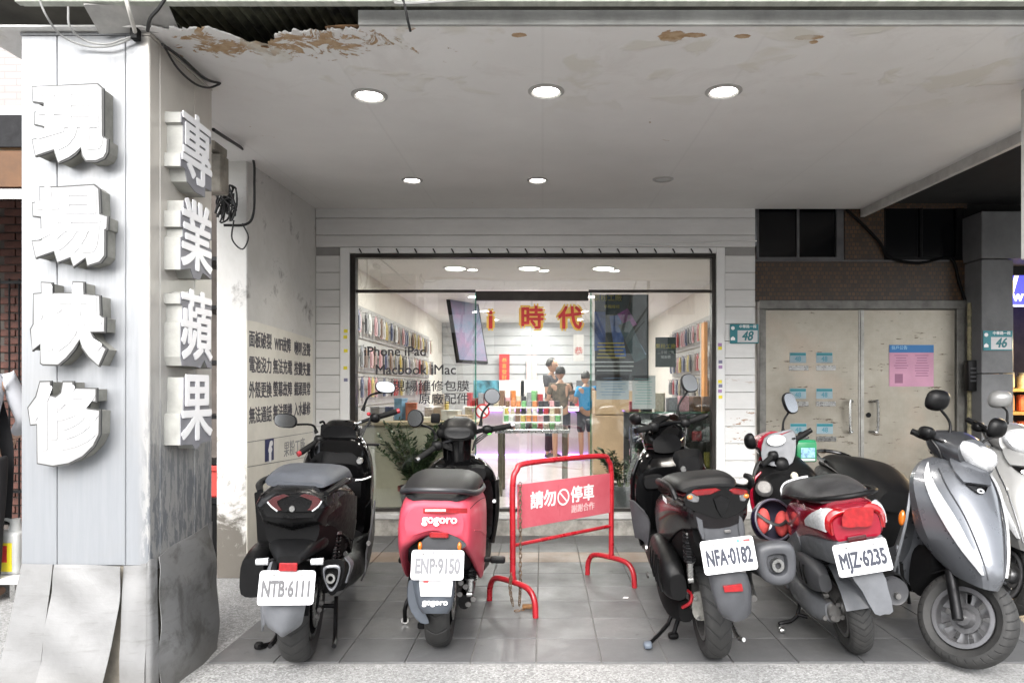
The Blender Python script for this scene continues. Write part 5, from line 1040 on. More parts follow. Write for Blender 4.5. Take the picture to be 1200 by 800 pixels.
def front_end(b, x, r, wd, ri, steer, rake=27, fender=None, rimm=None, tm=None, spokes=5, slots=False, lipm=None, y_fork=.085, top=(0, 0), single=False):
    """front wheel, fork and fender turned by `steer` about the raked head"""
    ax = Vector((-math.sin(R(rake)), 0, math.cos(R(rake)))); hub = Vector((x, 0, r)); T = Matrix.Translation(hub + ax * .5) @ Matrix.Rotation(R(steer), 4, ax) @ Matrix.Translation(-(hub + ax * .5))
    w_ = wheel(b, x, r, wd, ri, spokes, rimm, tm, T @ Matrix.Translation(hub), name='wheel', slots=slots, lipm=lipm)
    for s in (-1, 1):
        a = hub + Vector((0, s * y_fork, -.0)); b.add('fork_leg', g_x(g_join(g_tube([a - ax * .02, a + ax * .20], .024, 14, 1), g_tube([a + ax * .2, a + ax * .46], .017, 12, 1), g_lathe([(.001, -.012), (.02, -.012), (.02, .012), (.001, .012)], 10, 'y', c=a)), T), dark_metal)
    b.add('axle', g_x(g_tube([hub + Vector((0, -y_fork - .02, 0)), hub + Vector((0, y_fork + .02, 0))], .011, 8, 1), T), steel)
    if fender:
        rows = []
        for k in range(7):
            a = R(-15 + k * 26); rr = r + .018; yy = wd / 2 + .014; cx_, cz_ = hub.x + rr * math.cos(a), hub.z + rr * math.sin(a); ix, iz = hub.x + (rr - .045) * math.cos(a), hub.z + (rr - .045) * math.sin(a)
            rows.append([(cx_, 0, cz_), (cx_, yy * .7, cz_), (hub.x + (rr - .012) * math.cos(a), yy, hub.z + (rr - .012) * math.sin(a)), (ix, yy, iz)])
        b.add('front_fender', g_x(g_panel(rows, 3, 3, .005, True), T), fender)
    return T
def muffler_loops(p0, p1, prof, n=4, s0=1.0, s1=.8):
    p0, p1 = Vector(p0), Vector(p1); out = []
    for k in range(n + 1):
        t = k / n; c = p0.lerp(p1, t); s = s0 + (s1 - s0) * t; out.append([c + Vector((0, y * s, z * s)) for y, z in prof])
    return out
# ================================================================== black maxi scooter NTB-6111
b = Bike('matt black sports scooter with grey seat and plate NTB-6111 by the side wall', 352, 771, -8.5, -3)
z1 = lambda u, v: (280 + u / 4.445, 440 + v / 4.445); z2 = lambda u, v: (280 + u / 4.445, 600 + v / 4.445)
seat_g = mat('grey_seat_vinyl', (.040, .045, .055), .55, var=.15, scale=14, bump=.15, bscale=220)
blk_body = mat('satin_black_body', (.003, .003, .0033), .30, spec=.25, var=.2, scale=8, rvar=.1)
S = Surf([st(-.41, [(0, .795), (.06, .797), (.11, .783), (.128, .765), (.10, .73), (0, .725)]), st(-.36, [(0, .838), (.08, .836), (.145, .805), (.160, .77), (.125, .70), (0, .67)]), st(-.15, [(0, .85), (.10, .85), (.17, .80), (.18, .74), (.14, .63), (0, .60)]), st(.15, [(0, .82), (.12, .82), (.185, .76), (.195, .66), (.18, .53), (0, .50)]), st(.45, [(0, .76), (.1, .76), (.17, .70), (.19, .55), (.17, .38), (0, .35)])])
bd = b.add('tail_body', S.geom(1), blk_body, angle=24)
rf = lambda pts, dx=-.425: [b.p(*z1(u, v), dx) for u, v in pts]
def flat_x(pts, th=.012):                              # polygon in a plane x = const, given depth towards the front
    n = len(pts); V = list(pts) + [p + Vector((th, 0, 0)) for p in pts]; return V, [tuple(range(n)), tuple(range(2 * n - 1, n - 1, -1))] + [(i, (i + 1) % n, n + (i + 1) % n, n + i) for i in range(n)]
b.add('rear_panel', g_bevel(flat_x(rf([(135, 655), (190, 612), (265, 625), (335, 610), (440, 650), (385, 712), (215, 712)], -.424), .03), .004), blk_body)
for pts in ([(148, 656), (180, 632), (232, 617), (262, 628), (222, 637), (196, 652), (200, 672), (226, 700), (200, 705), (168, 680)], [(432, 652), (398, 628), (340, 615), (312, 628), (352, 636), (384, 650), (380, 672), (356, 700), (382, 705), (414, 680)]):
    t_ = b.add('tail_light', g_bevel(flat_x(rf(pts, -.431), .012), .002), dark_red_lens); b.add('light_edge', g_tube(rf(pts[:1] + pts[9:] + pts[8:7:-1], -.433), .0035, 6, 2), clear_lens, t_)
b.add('emblem', g_lathe([(.001, -.006), (.012, -.006), (.012, .004), (.001, .004)], 16, 'x', c=rf([(277, 692)], -.427)[0]), steel)
b.add('under_tail', g_shell([st(-.34, [(0, .70), (.10, .70), (.12, .66), (.09, .60), (0, .59)]), st(-.1, [(0, .66), (.14, .66), (.15, .58), (.12, .50), (0, .48)]), st(.25, [(0, .6), (.16, .6), (.17, .5), (.14, .4), (0, .38)])]), black_mt)
b.add('seat', g_shell([st(-.31, [(0, .858), (.07, .858), (.115, .850), (.12, .838), (0, .835)]), st(-.22, [(0, .893), (.09, .891), (.145, .872), (.15, .84), (0, .83)]), st(.0, [(0, .900), (.11, .897), (.165, .872), (.165, .83), (0, .82)]), st(.22, [(0, .875), (.12, .872), (.165, .85), (.165, .80), (0, .78)]), st(.34, [(0, .83), (.12, .828), (.16, .81), (.155, .765), (0, .74)]), st(.62, [(0, .80), (.08, .797), (.12, .78), (.11, .73), (0, .71)])]), seat_g)
for s in (-1, 1):
    gr = b.add('grab_rail', g_tube([(.12, s * .170, .815), (-.05, s * .185, .838), (-.25, s * .178, .838), (-.36, s * .145, .822)], [.012, .017, .017, .014], 8, 5, flat=.7), black_pl)
    bolts(b, [(-.02, s * .198, .838)], .009, gr, 'y', black_gl)
    b.add('side_cover', g_panel([[(-.3, s * .155, .76), (-.05, s * .185, .77), (.3, s * .20, .71)], [(-.28, s * .14, .70), (-.05, s * .183, .68), (.3, s * .202, .60)], [(-.22, s * .12, .65), (-.02, s * .16, .60), (.3, s * .19, .48)]], 5, 4, .008), black_pl)
b.add('side_stripe', S.patch([(.35, .82, .83), (.55, .80, .815), (.75, .79, .80)], .006, .003), dark_red_lens)
# hanging mud flap seen beside the tail
b.add('mud_flap', g_bevel(flat_x([b.p(*z1(u, v), .05) for u, v in ((78, 610), (118, 600), (150, 720), (165, 770), (172, 860), (95, 875), (88, 720))], .02), .004), black_mt)
# front: shield, tunnel, floor
b.add('leg_shield', g_shell([st(.78, [(0, .88), (.10, .88), (.17, .80), (.20, .62), (.18, .38), (0, .30)]), st(.88, [(0, .96), (.13, .95), (.215, .83), (.235, .62), (.21, .36), (0, .27)]), st(1.05, [(0, .99), (.11, .97), (.18, .85), (.21, .62), (.18, .40), (0, .32)]), st(1.26, [(0, .88), (.08, .84), (.12, .72), (.12, .58), (.08, .48), (0, .46)])]), black_gl)
b.add('floor_board', g_shell([st(.2, [(0, .40), (.16, .40), (.19, .36), (.17, .26), (0, .24)]), st(.5, [(0, .44), (.12, .42), (.235, .34), (.22, .24), (0, .22)]), st(.92, [(0, .48), (.14, .46), (.23, .40), (.20, .26), (0, .25)])]), black_pl)
b.add('lower_fairing', g_panel([[(.55, -.245, .36), (.7, -.25, .46), (.86, -.25, .60)], [(.5, -.25, .28), (.7, -.255, .32), (.9, -.25, .36)], [(.5, -.23, .22), (.7, -.235, .23), (.9, -.22, .25)]], 4, 4, .01), grey_pl)
b.add('tunnel', g_shell([st(.45, [(0, .70), (.09, .69), (.13, .58), (.14, .42), (0, .40)]), st(.65, [(0, .62), (.07, .61), (.11, .52), (.12, .40), (0, .38)]), st(.85, [(0, .74), (.09, .73), (.15, .6), (.15, .42), (0, .40)])]), black_mt)
gb = b.add('glove_box', g_join(g_box((.80, .10, .70), (.05, .12, .10), .012, 2), g_box((.80, -.10, .68), (.05, .14, .12), .012, 2)), black_mt); b.add('chrome_trim', g_tube([b.p(*z1(608, 545), .77), b.p(*z1(650, 540), .77), b.p(*z1(690, 525), .77)], .006, 6, 3), steel, gb)
k_ = b.add('ignition', g_lathe([(.001, -.02), (.018, -.02), (.022, -.008), (.022, .0), (.001, .0)], 16, 'x', c=b.p(*z1(630, 442), .79)), steel)
b.add('dash_cowl', g_shell([st(.88, [(0, 1.03), (.08, 1.02), (.11, .97), (.09, .91), (0, .89)]), st(1.0, [(0, 1.06), (.09, 1.05), (.13, .98), (.10, .90), (0, .88)]), st(1.15, [(0, 1.02), (.07, 1.0), (.10, .93), (.08, .85), (0, .83)])]), black_gl)
L, Rr, C = b.p(*z1(320, 402), .80), b.p(*z1(822, 186), 1.06), b.p(*z1(540, 300), .95)
hb = grip_bar(b, L, C, Rr, b.p(*z1(425, 330), .90), b.p(*z1(640, 240), 1.02), .12, end=red_paint)
b.add('cross_bar', g_tube([b.p(*z1(530, 290), .93), b.p(*z1(635, 240), 1.0)], .013, 10, 1), steel, hb)
b.add('phone_mount', g_join(g_box(b.p(*z1(455, 285), .90), (.03, .07, .07), .008), g_tube([b.p(*z1(420, 245), .89), b.p(*z1(440, 240), .89), b.p(*z1(450, 265), .9)], .008, 6), g_box(b.p(*z1(487, 290), .92), (.04, .04, .05), .008)), black_mt, hb)
b.add('kill_switch', g_ell(b.p(*z1(676, 200), 1.0), (.014, .014, .012)), red_paint, hb); b.add('kill_switch', g_ell(b.p(*z1(445, 342), .88), (.010, .012, .010)), red_paint, hb)
for q in range(5): cable(b, [b.p(*z1(430 + q * 40, 320), .9 + .02 * q), b.p(*z1(520 + q * 18, 345 + 8 * q), .86), b.p(*z1(590 + q * 10, 300 + 10 * q), .92), b.p(*z1(690, 255 - 12 * q), 1.03)], .0045)
mirror(b, b.p(*z1(246, 235), .86), .155, .082, b.p(*z1(405, 290), .90), mid=b.p(*z1(375, 255), .88), tilt=(.1, -.25))
mirror(b, b.p(*z1(762, 62), 1.06), .135, .075, b.p(*z1(645, 175), 1.03), mid=b.p(*z1(680, 105), 1.04), tilt=(.25, .2))
b.add('visor', g_box(b.p(*z1(690, 358), 1.0), (.06, .11, .012), .004), black_pl)
front_end(b, 1.40, .265, .11, .165, 18, fender=black_pl)
wheel(b, 0, .268, .145, .165, 5, dark_metal, tyre_a)
# hugger, plate, lamps
pc = b.p(*z2(249, 392), -.44)
plate(b, 'NTB·6111', pc, 14, .252, .142, plate_ink2, yaw=3)
b.add('rear_fender', g_panel([[b.p(*z2(120, 470), -.38), b.p(*z2(170, 470), -.41), b.p(*z2(255, 470), -.425), b.p(*z2(350, 470), -.40)], [b.p(*z2(128, 530), -.37), b.p(*z2(168, 540), -.40), b.p(*z2(250, 545), -.42), b.p(*z2(335, 540), -.38)], [b.p(*z2(150, 590), -.35), b.p(*z2(180, 605), -.38), b.p(*z2(235, 618), -.40), b.p(*z2(318, 585), -.35)], [b.p(*z2(195, 618), -.33), b.p(*z2(210, 632), -.36), b.p(*z2(225, 645), -.38), b.p(*z2(245, 635), -.35)]], 5, 4, .008), grey_lt)
b.add('hugger', g_panel([[(-.31, .075, .30), (-.31, .085, .40), (-.2, .09, .50)], [(-.36, .095, .28), (-.38, .10, .40), (-.25, .10, .52)], [(-.33, .11, .24), (-.36, .115, .38), (-.25, .12, .48)]], 3, 3, .006), grey_lt)
b.add('hugger_arch', g_panel([[(.25 * math.cos(R(a)) * 1.2, y, .268 + .30 * math.sin(R(a))) for y in (-.085, -.07, 0, .07, .085)] for a in (80, 105, 130, 155, 175)], 3, 2, .006), black_pl)
b.add('plate_cowl', g_loft([ring((-.43, pc.y, pc.z + .105), .05, .02, 10, .7), ring((-.36, pc.y, pc.z + .135), .10, .035, 10, .7), ring((-.25, pc.y * .8, pc.z + .14), .13, .045, 10, .7), ring((-.1, pc.y * .5, pc.z + .12), .13, .05, 10, .7)]), black_pl)
for u in (122, 408): tt_ = b.add('turn_signal', g_tube([b.p(*z2(u - 32, 257), -.41), b.p(*z2(u + 32, 255), -.41)], [.013, .015], 10, 1), clear_lens); b.add('signal_stalk', g_tube([b.p(*z2(u + (20 if u < 200 else -20), 256), -.40), b.p(*z2(200 if u < 200 else 330, 240), -.38)], .007, 6, 1), black_pl, tt_)
b.add('reflector', g_box(b.p(*z2(257, 285), -.435), (.012, .078, .034), .003), red_lens)
b.add('air_box', g_bevel(g_loft([ring((-.22, .20, .43), .055, .085, 8, .5), ring((.0, .20, .44), .065, .10, 8, .5), ring((.3, .19, .40), .06, .08, 8, .5)], 2, 2), .002), black_pl)
b.add('transmission_case', g_loft([ring((-.05, .14, .26), .04, .05, 10, .7), ring((.1, .16, .28), .055, .09, 10, .7), ring((.4, .16, .31), .055, .11, 10, .7), ring((.6, .14, .30), .04, .09, 10, .7)]), dark_metal)
bolts(b, [(.05 + .1 * q, .222, .33 + .03 * (q % 2)) for q in range(5)], .009, None, 'y')
prof = [(-.055, .065), (.0, .075), (.05, .06), (.045, .0), (.01, -.07), (-.02, -.075), (-.05, -.02)]
m0 = b.p(*z2(482, 335), -.27); mf = b.add('muffler', g_loft(muffler_loops(m0, m0 + Vector((.48, .03, -.10)), prof, 4, 1.0, .75), 3, 3), black_mt)
b.add('muffler_tip', g_loft([[m0 + Vector((dx, y * k * .72, z * k * .72)) for y, z in prof] for dx, k in ((-.004, .98), (-.02, 1.0), (-.022, .8), (-.004, .75))], 2, 3, False), mat('satin_grey_metal', (.22, .225, .24), .35, metal=.6, var=.15), mf)
b.add('tail_pipe', g_lathe([(.012, -.03), (.022, -.03), (.022, .0), (.012, .0)], 14, 'x', True, c=m0), steel, mf)
b.add('muffler_guard', g_panel([[m0 + Vector((.05, -.05, .07)), m0 + Vector((.06, -.075, .03)), m0 + Vector((.05, -.06, -.04))], [m0 + Vector((.12, -.055, .06)), m0 + Vector((.14, -.08, .02)), m0 + Vector((.10, -.06, -.05))]], 4, 4, .006), grey_lt, mf)
spring(b, (-.02, -.15, .62), (-.05, -.14, .32)); spring(b, (-.02, .15, .62), (-.05, .15, .34))
for q, (u, v) in enumerate([(490, 195), (555, 215), (585, 260), (430, 470), (405, 540), (420, 505), (675, 160)]): bolts(b, [b.p(*z2(u, v), -.05 if u < 450 else .15)], .012, None, 'x', dull_metal)
for q in range(4): cable(b, [(.5 - .1 * q, -.1, .5), (.3, -.16 - .01 * q, .45 + .02 * q), (.05, -.12, .42 + .02 * q), (-.04, -.10, .33)], .005)
ks = b.add('kick_stand', g_tube([(.42, .14, .26), b.p(*z2(200, 645), .25), b.gp(*z2(105, 700), .02)], [.013, .012, .012], 8, 3), dark_metal); b.add('stand_foot', g_ell(b.gp(*z2(103, 692), .018), (.024, .022, .016), 10, 8, .7), rubber, ks)
ct_ = b.add('center_stand', g_join(g_tube([(.22, -.13, .22), (.12, -.15, .06), (.03, -.16, .045)], .012, 8, 3), g_tube([(.22, .13, .22), (.12, .15, .06), (.03, .16, .045)], .012, 8, 3), g_tube([(.2, -.13, .18), (.2, .13, .18)], .011, 8, 1)), dark_metal)

# ================================================================== pink electric scooter ENP-9150
b = Bike('pink electric scooter with black seat and plate ENP-9150', 516, 754, -2.0, -1.5, wy=1.04)
z1 = lambda u, v: (450 + u / 4.444, 440 + v / 4.444); z2 = lambda u, v: (450 + u / 4.444, 590 + v / 4.444)
pink = mat('coral_pink_paint', (.46, .052, .082), .42, var=.05, scale=4, rvar=.05, coat=.15)
S = Surf([st(-.385, [(0, .735), (.07, .732), (.105, .712), (.122, .67), (.115, .625), (.09, .612), (.04, .628), (0, .635)]), st(-.335, [(0, .768), (.08, .766), (.13, .742), (.153, .67), (.150, .56), (.125, .545), (.06, .585), (0, .60)]), st(-.15, [(0, .785), (.09, .783), (.15, .75), (.178, .66), (.176, .46), (.145, .445), (.08, .56), (0, .58)]), st(.1, [(0, .78), (.1, .775), (.165, .73), (.19, .62), (.188, .33), (.155, .32), (.09, .5), (0, .52)]), st(.35, [(0, .74), (.1, .735), (.165, .69), (.185, .58), (.178, .30), (.14, .29), (.08, .4), (0, .42)]), st(.5, [(0, .70), (.08, .69), (.13, .64), (.14, .55), (.13, .34), (.1, .33), (.05, .38), (0, .4)])])
b.add('body', S.geom(), pink)
for v_ in (.17, .83): b.add('panel_gap', g_tube([S.pt(u_, v_) + S.nrm(u_, v_) * .0005 for u_ in (.22, .35, .5, .65, .8, .92)], .0018, 5, 3), black_mt)
for v_ in (.24, .76): b.add('sill_trim', g_tube([S.pt(u_, v_) + S.nrm(u_, v_) * .001 for u_ in (.25, .4, .6, .8)], .003, 5, 3), MATS['coral_pink_paint'])
b.add('inner_body', g_shell([st(-.30, [(0, .62), (.09, .62), (.12, .58), (.10, .50), (0, .48)]), st(-.05, [(0, .60), (.13, .58), (.15, .48), (.13, .38), (0, .36)]), st(.4, [(0, .5), (.12, .48), (.14, .4), (.12, .3), (0, .28)])]), black_mt)
b.add('seat', g_shell([st(-.36, [(0, .772), (.05, .772), (.09, .766), (.09, .756), (0, .752)]), st(-.30, [(0, .812), (.07, .810), (.12, .790), (.125, .760), (0, .75)]), st(-.12, [(0, .842), (.09, .840), (.150, .812), (.155, .770), (0, .76)]), st(.12, [(0, .842), (.10, .840), (.160, .810), (.165, .765), (0, .75)]), st(.34, [(0, .80), (.09, .797), (.14, .77), (.14, .73), (0, .72)]), st(.48, [(0, .755), (.05, .752), (.09, .735), (.09, .71), (0, .70)])]), mat('charcoal_seat', (.008, .0082, .009), .45, spec=.3, var=.15, scale=14, bump=.12, bscale=240))
b.add('grab_rail', g_tube([(.22, .172, .752), (.0, .182, .765), (-.22, .160, .775), (-.345, .105, .800), (-.385, 0, .808), (-.345, -.105, .800), (-.22, -.160, .775), (.0, -.182, .765), (.22, -.172, .752)], [.008, .011, .013, .013, .013, .013, .013, .011, .008], 10, 5), mat('charcoal_rail', (.020, .021, .024), .4, var=.1))
tl = b.add('tail_light', g_panel([[b.p(*z2(u, v), -.40 + .045 * ((u - 300) / 135) ** 2) for u in (172, 215, 300, 385, 430)] for v in (22, 34, 48)], 3, 4, .012), red_lens); b.add('lens_glint', g_panel([[b.p(*z2(u, v), -.408 + .045 * ((u - 300) / 135) ** 2) for u in (215, 265, 322)] for v in (28, 33, 40)], 2, 4, .004), mat('pale_glint', (.85, .55, .52), .2, var=.2), tl)  # pale strip paints the white reflection onto the red lens
def body_text(b, s, c, size, m, normal=(-1, 0, 0), up=(0, 0, 1), bold=.001, sx=1, par=None):
    n = Vector(normal).normalized(); r = Vector(up).cross(n); return b.add('lettering', g_x(g_text(s, size, bold, .0012, sx=sx), frame(Vector(c), r, up)), m, par, smooth=False)
lc = b.p(*z2(290, 82), -.402); body_text(b, 'gogoro', lc, .050, white_ink, (-1, 0, .18), (.18, 0, 1), .0010, 1.0)
b.add('mudguard_mount', g_loft([[b.p(*z2(u, v), dx) for u, v in ((178, 235), (195, 195), (235, 165), (300, 150), (350, 160), (400, 185), (428, 215), (380, 240), (240, 240))] for dx in (-.40, -.385, -.2)], 2, 3), grey_pl)
b.add('stop_light', g_box(b.p(*z2(287, 163), -.412), (.02, .078, .022), .004), red_lens)
for u in (188, 393): b.add('turn_signal', g_ell(b.p(*z2(u, 222), -.40), (.012, .009, .020)), amber_lens)
pc = b.p(*z2(279, 318), -.435); plate(b, 'ENP·9150', pc, 12, .228, .132, mat('plate_ink_grey', (.15, .15, .16), .5, var=.2), yaw=2, top='電動車')
mg = b.add('rear_fender', g_panel([[b.p(*z2(u, 385), dx) for u, dx in ((150, -.38), (185, -.41), (275, -.425), (350, -.41), (366, -.38))], [b.p(*z2(u, 470), dx) for u, dx in ((165, -.385), (188, -.412), (272, -.425), (345, -.412), (362, -.385))], [b.p(*z2(u, 535), dx) for u, dx in ((182, -.38), (198, -.405), (268, -.42), (335, -.405), (350, -.38))], [b.p(*z2(u, 568), dx) for u, dx in ((205, -.37), (222, -.395), (268, -.41), (318, -.395), (332, -.37))]], 4, 4, .008), mat('slate_plastic', (.062, .072, .088), .5, var=.12))
n0 = b.p(*z2(272, 440), -.436); b.add('sticker', g_bevel(flat_x([b.p(*z2(u, v), -.434) for u, v in ((182, 396), (360, 396), (350, 484), (190, 482))], .004), .001), plate_w, mg); b.add('sticker_print', flat_x([b.p(*z2(u, v), -.4352) for u, v in ((205, 402), (232, 402), (230, 410), (205, 410))], .001), redp, mg)
body_text(b, 'gogoro', b.p(*z2(266, 513), -.4305), .034, white_ink, (-1, 0, 0), (0, 0, 1), .0012, 1.05, mg)
b.add('hugger', g_loft([[b.p(*z2(u, v), dx) for u, v in ((128, 400), (150, 395), (185, 400), (190, 480), (215, 570), (235, 620), (190, 620), (140, 560), (120, 480))] for dx in (-.30, -.28, -.02, .0)], 2, 2), MATS['slate_plastic'])
wheel(b, 0, .225, .115, .14, 5, dark_metal, tyre_g)
b.add('swing_arm', g_loft([ring((-.03, -.11, .215), .03, .035), ring((.15, -.12, .26), .03, .05), ring((.42, -.10, .32), .04, .06)]), dark_metal)
b.add('motor_case', g_loft([ring((-.05, .10, .24), .03, .06), ring((.05, .12, .26), .05, .10), ring((.25, .12, .28), .05, .09), ring((.4, .1, .3), .04, .06)]), dark_metal)
sa = spring(b, b.p(*z2(455, 265), -.02), b.p(*z2(445, 470), -.04), .026, 8, .005, steel); b.add('shock_can', g_tube([b.p(*z2(450, 380), -.03), b.p(*z2(446, 455), -.04)], .020, 12, 1), steel, sa)
bolts(b, [b.p(*z2(u, v), -.06) for u, v in ((438, 522), (465, 495), (400, 410), (425, 430), (395, 470))], .013, None, 'x', dull_metal)
for u, v, s in ((592, 290, -1), (118, 290, 1)): c = b.p(*z2(u, v), .12); b.add('foot_peg', g_join(g_box(c, (.05, .075, .032), .010, 2), g_box(c + Vector((0, s * -.05, 0)), (.03, .06, .02), .004)), black_pl)
ks = b.add('kick_stand', g_tube([(.38, .12, .26), (.25, .2, .12), b.gp(*z2(110, 610), .02)], .011, 8, 3), dark_metal); b.add('stand_foot', g_lathe([(.008, -.008), (.020, -.008), (.020, .008), (.008, .008)], 14, 'x', True, c=b.gp(*z2(110, 604), .024)), steel, ks)
b.add('mud_block', g_box(b.p(*z2(200, 622), -.1), (.08, .035, .03), .006), black_mt)
# front of the scooter
b.add('leg_shield', g_shell([st(.80, [(0, .74), (.12, .735), (.19, .68), (.205, .52), (.18, .32), (0, .28)]), st(.86, [(0, .80), (.13, .79), (.215, .71), (.225, .52), (.20, .30), (0, .26)]), st(1.0, [(0, .84), (.10, .82), (.18, .72), (.20, .52), (.16, .34), (0, .30)]), st(1.2, [(0, .78), (.07, .74), (.10, .64), (.10, .52), (.06, .42), (0, .40)])]), black_gl)
b.add('shield_edge', g_panel([[(.79, -.215, .70), (.84, -.232, .70), (.95, -.225, .70)], [(.79, -.222, .5), (.84, -.238, .5), (.95, -.23, .5)], [(.79, -.20, .32), (.84, -.215, .31), (.95, -.20, .31)]], 4, 4, .008), black_pl); bolts(b, [b.p(*z1(574, 652), .79)], .011, None, 'x', plate_w)
b.add('floor_board', g_shell([st(.35, [(0, .36), (.15, .36), (.18, .33), (.17, .25), (0, .23)]), st(.6, [(0, .33), (.17, .33), (.20, .30), (.18, .23), (0, .21)]), st(.9, [(0, .38), (.15, .37), (.2, .33), (.17, .25), (0, .23)])]), black_pl)
cu = b.p(*z1(322, 490), .78); b.add('cup_holder', g_lathe([(.001, -.10), (.045, -.10), (.060, .0), (.052, .0), (.04, -.08), (.001, -.08)], 20, 'z', c=cu + Vector((0, 0, .02))), black_pl)
b.add('knee_pocket', g_loft([ring((.76, -.11, .74), .05, .035, 10, .6), ring((.80, -.11, .74), .07, .05, 10, .6)]), black_pl)
b.add('steering_stem', g_loft([ring((.93, .03, .70), .075, .05), ring((.91, .03, .82), .065, .05), ring((.90, .025, .90), .065, .05), ring((.89, .02, .98), .06, .04)] if 0 else [[Vector((x + a * .045, y0 + q * w_, z)) for a, q in ((0, 1), (.8, .7), (1, 0), (.8, -.7), (0, -1), (-.7, -.6), (-1, 0), (-.7, .6))] for x, y0, w_, z in ((.90, .02, .105, .70), (.90, .02, .085, .80), (.90, .025, .085, .88), (.89, .03, .095, .96))], 3, 3), black_gl)
dc = b.p(*z1(388, 290), .86); dp = b.add('dash_pod', g_loft([[dc + Vector((dx, u * k, v * k + dx * .5)) for u, v in ((.10, -.015), (.075, .035), (0, .045), (-.075, .035), (-.10, -.015), (-.05, -.045), (.05, -.045))] for dx, k in ((-.03, .8), (-.015, 1), (.06, 1.05), (.12, .6))], 3, 3), black_pl)
b.add('dash_screen', g_x(g_loft([[Vector((u, v, d)) for u, v in ((.07, -.01), (.05, .025), (-.05, .025), (-.07, -.01), (-.035, -.03), (.035, -.03))] for d in (0, .003)], 1, 3), Matrix.Translation(dc + Vector((-.034, 0, -.012))) @ frame((0, 0, 0), (0, -1, 0), (.5, 0, 1))), dark_gl, dp)
L, Rr, C = b.p(*z1(180, 432), .70), b.p(*z1(660, 262), 1.0), b.p(*z1(415, 320), .88)
hb = grip_bar(b, L, C, Rr, b.p(*z1(285, 360), .80), b.p(*z1(520, 285), .94), .12)
b.add('hand_guard_arm', g_tube([b.p(*z1(460, 330), .88), b.p(*z1(480, 290), .9), b.p(*z1(530, 275), .94)], .009, 8), black_pl, hb); b.add('green_button', g_ell(b.p(*z1(548, 302), .93), (.008, .014, .009)), mat('green_button', (.15, .7, .1), .4, var=0), hb)
b.add('phone_mount', g_join(g_box(b.p(*z1(268, 222), .84), (.02, .055, .06), .012, 2), g_tube([b.p(*z1(290, 250), .84), b.p(*z1(310, 285), .85), b.p(*z1(345, 310), .87)], .013, 8), g_ell(b.p(*z1(295, 300), .84), (.02, .025, .03))), black_mt, hb)
for q in range(4): cable(b, [b.p(*z1(300, 350 + 6 * q), .80), b.p(*z1(345, 355 + 10 * q), .85), b.p(*z1(385, 400), .9)], .005)
for q in range(3): cable(b, [b.p(*z1(540, 290 + 8 * q), .93), b.p(*z1(480, 330 + 12 * q), .92), b.p(*z1(460, 390), .92)], .005)
mirror(b, b.p(*z1(166, 222), .80), .100, .108, b.p(*z1(272, 322), .82), 'round', mid=b.p(*z1(245, 275), .81), tilt=(.05, -.3))
mr_ = mirror(b, b.p(*z1(562, 108), .98), .098, .102, b.p(*z1(502, 255), .95), 'round', mid=b.p(*z1(515, 190), .96), tilt=(.1, .15))
front_end(b, 1.27, .225, .10, .14, 14, fender=black_pl)

# ================================================================== black sports scooter NFA-0182
b = Bike('black sports scooter with grey mudguard and plate NFA-0182', 836, 767, 1.6, 5.8)
z1 = lambda u, v: (720 + u / 4.445, 430 + v / 4.445); z2 = lambda u, v: (730 + u / 4.445, 600 + v / 4.445)
S = Surf([st(-.43, [(0, .772), (.05, .775), (.095, .765), (.115, .745), (.09, .70), (0, .685)]), st(-.37, [(0, .808), (.07, .808), (.125, .79), (.15, .75), (.12, .68), (0, .66)]), st(-.2, [(0, .815), (.09, .812), (.16, .785), (.185, .735), (.15, .64), (0, .61)]), st(.05, [(0, .79), (.11, .785), (.18, .745), (.20, .67), (.17, .53), (0, .51)]), st(.3, [(0, .74), (.11, .735), (.175, .69), (.19, .58), (.16, .42), (0, .40)]), st(.45, [(0, .69), (.09, .68), (.14, .63), (.15, .52), (.13, .38), (0, .36)])])
b.add('tail_body', S.geom(2), mat('black_metallic', (.004, .003, .0035), .2, spec=.3, var=.1, coat=.15, rvar=.05))
rf = lambda pts, dx=-.44: [b.p(*z1(u, v), dx) for u, v in pts]
for pts, m, nm, dx in (([(400, 655), (415, 640), (530, 630), (556, 640), (500, 665), (430, 672)], mat('tail_red', (.15, .006, .008), .12, var=.2, scale=40, coat=.5), 'tail_light', -.44), ([(595, 640), (625, 630), (690, 640), (700, 655), (660, 668), (620, 660)], mat('tail_red', (.15, .006, .008)), 'tail_light', -.44), ([(375, 668), (398, 655), (445, 676), (440, 705), (410, 706), (380, 694)], mat('smoked_lens', (.14, .14, .145), .12, metal=.2, var=.2, scale=60, coat=.6), 'turn_signal', -.438), ([(650, 665), (692, 655), (694, 682), (680, 702), (655, 698)], mat('smoked_lens', (.14, .14, .145)), 'turn_signal', -.438)):
    o_ = b.add(nm, g_bevel(flat_x(rf(pts, dx), .03), .004), m)
    if nm == 'turn_signal': c_ = sum(rf(pts, dx), Vector()) / len(pts); sg_ = 1 if c_.y > 0 else -1; b.add('amber_bulb', g_ell(c_ + Vector((.004, sg_ * .012, .006)), (.010, .014, .010)), amber_lens, o_)
b.add('rear_panel', g_loft([[p for p in rf([(378, 650), (450, 622), (560, 620), (690, 628), (706, 660), (690, 722), (640, 765), (560, 790), (480, 770), (370, 722)], dx)] for dx in (-.435, -.425, -.30)], 2, 2), black_gl)
b.add('centre_keel', g_loft([[p for p in rf([(520, 690), (560, 668), (600, 690), (585, 740), (562, 785), (538, 745)], dx)] for dx in (-.452, -.448, -.43)], 2, 1), black_pl)
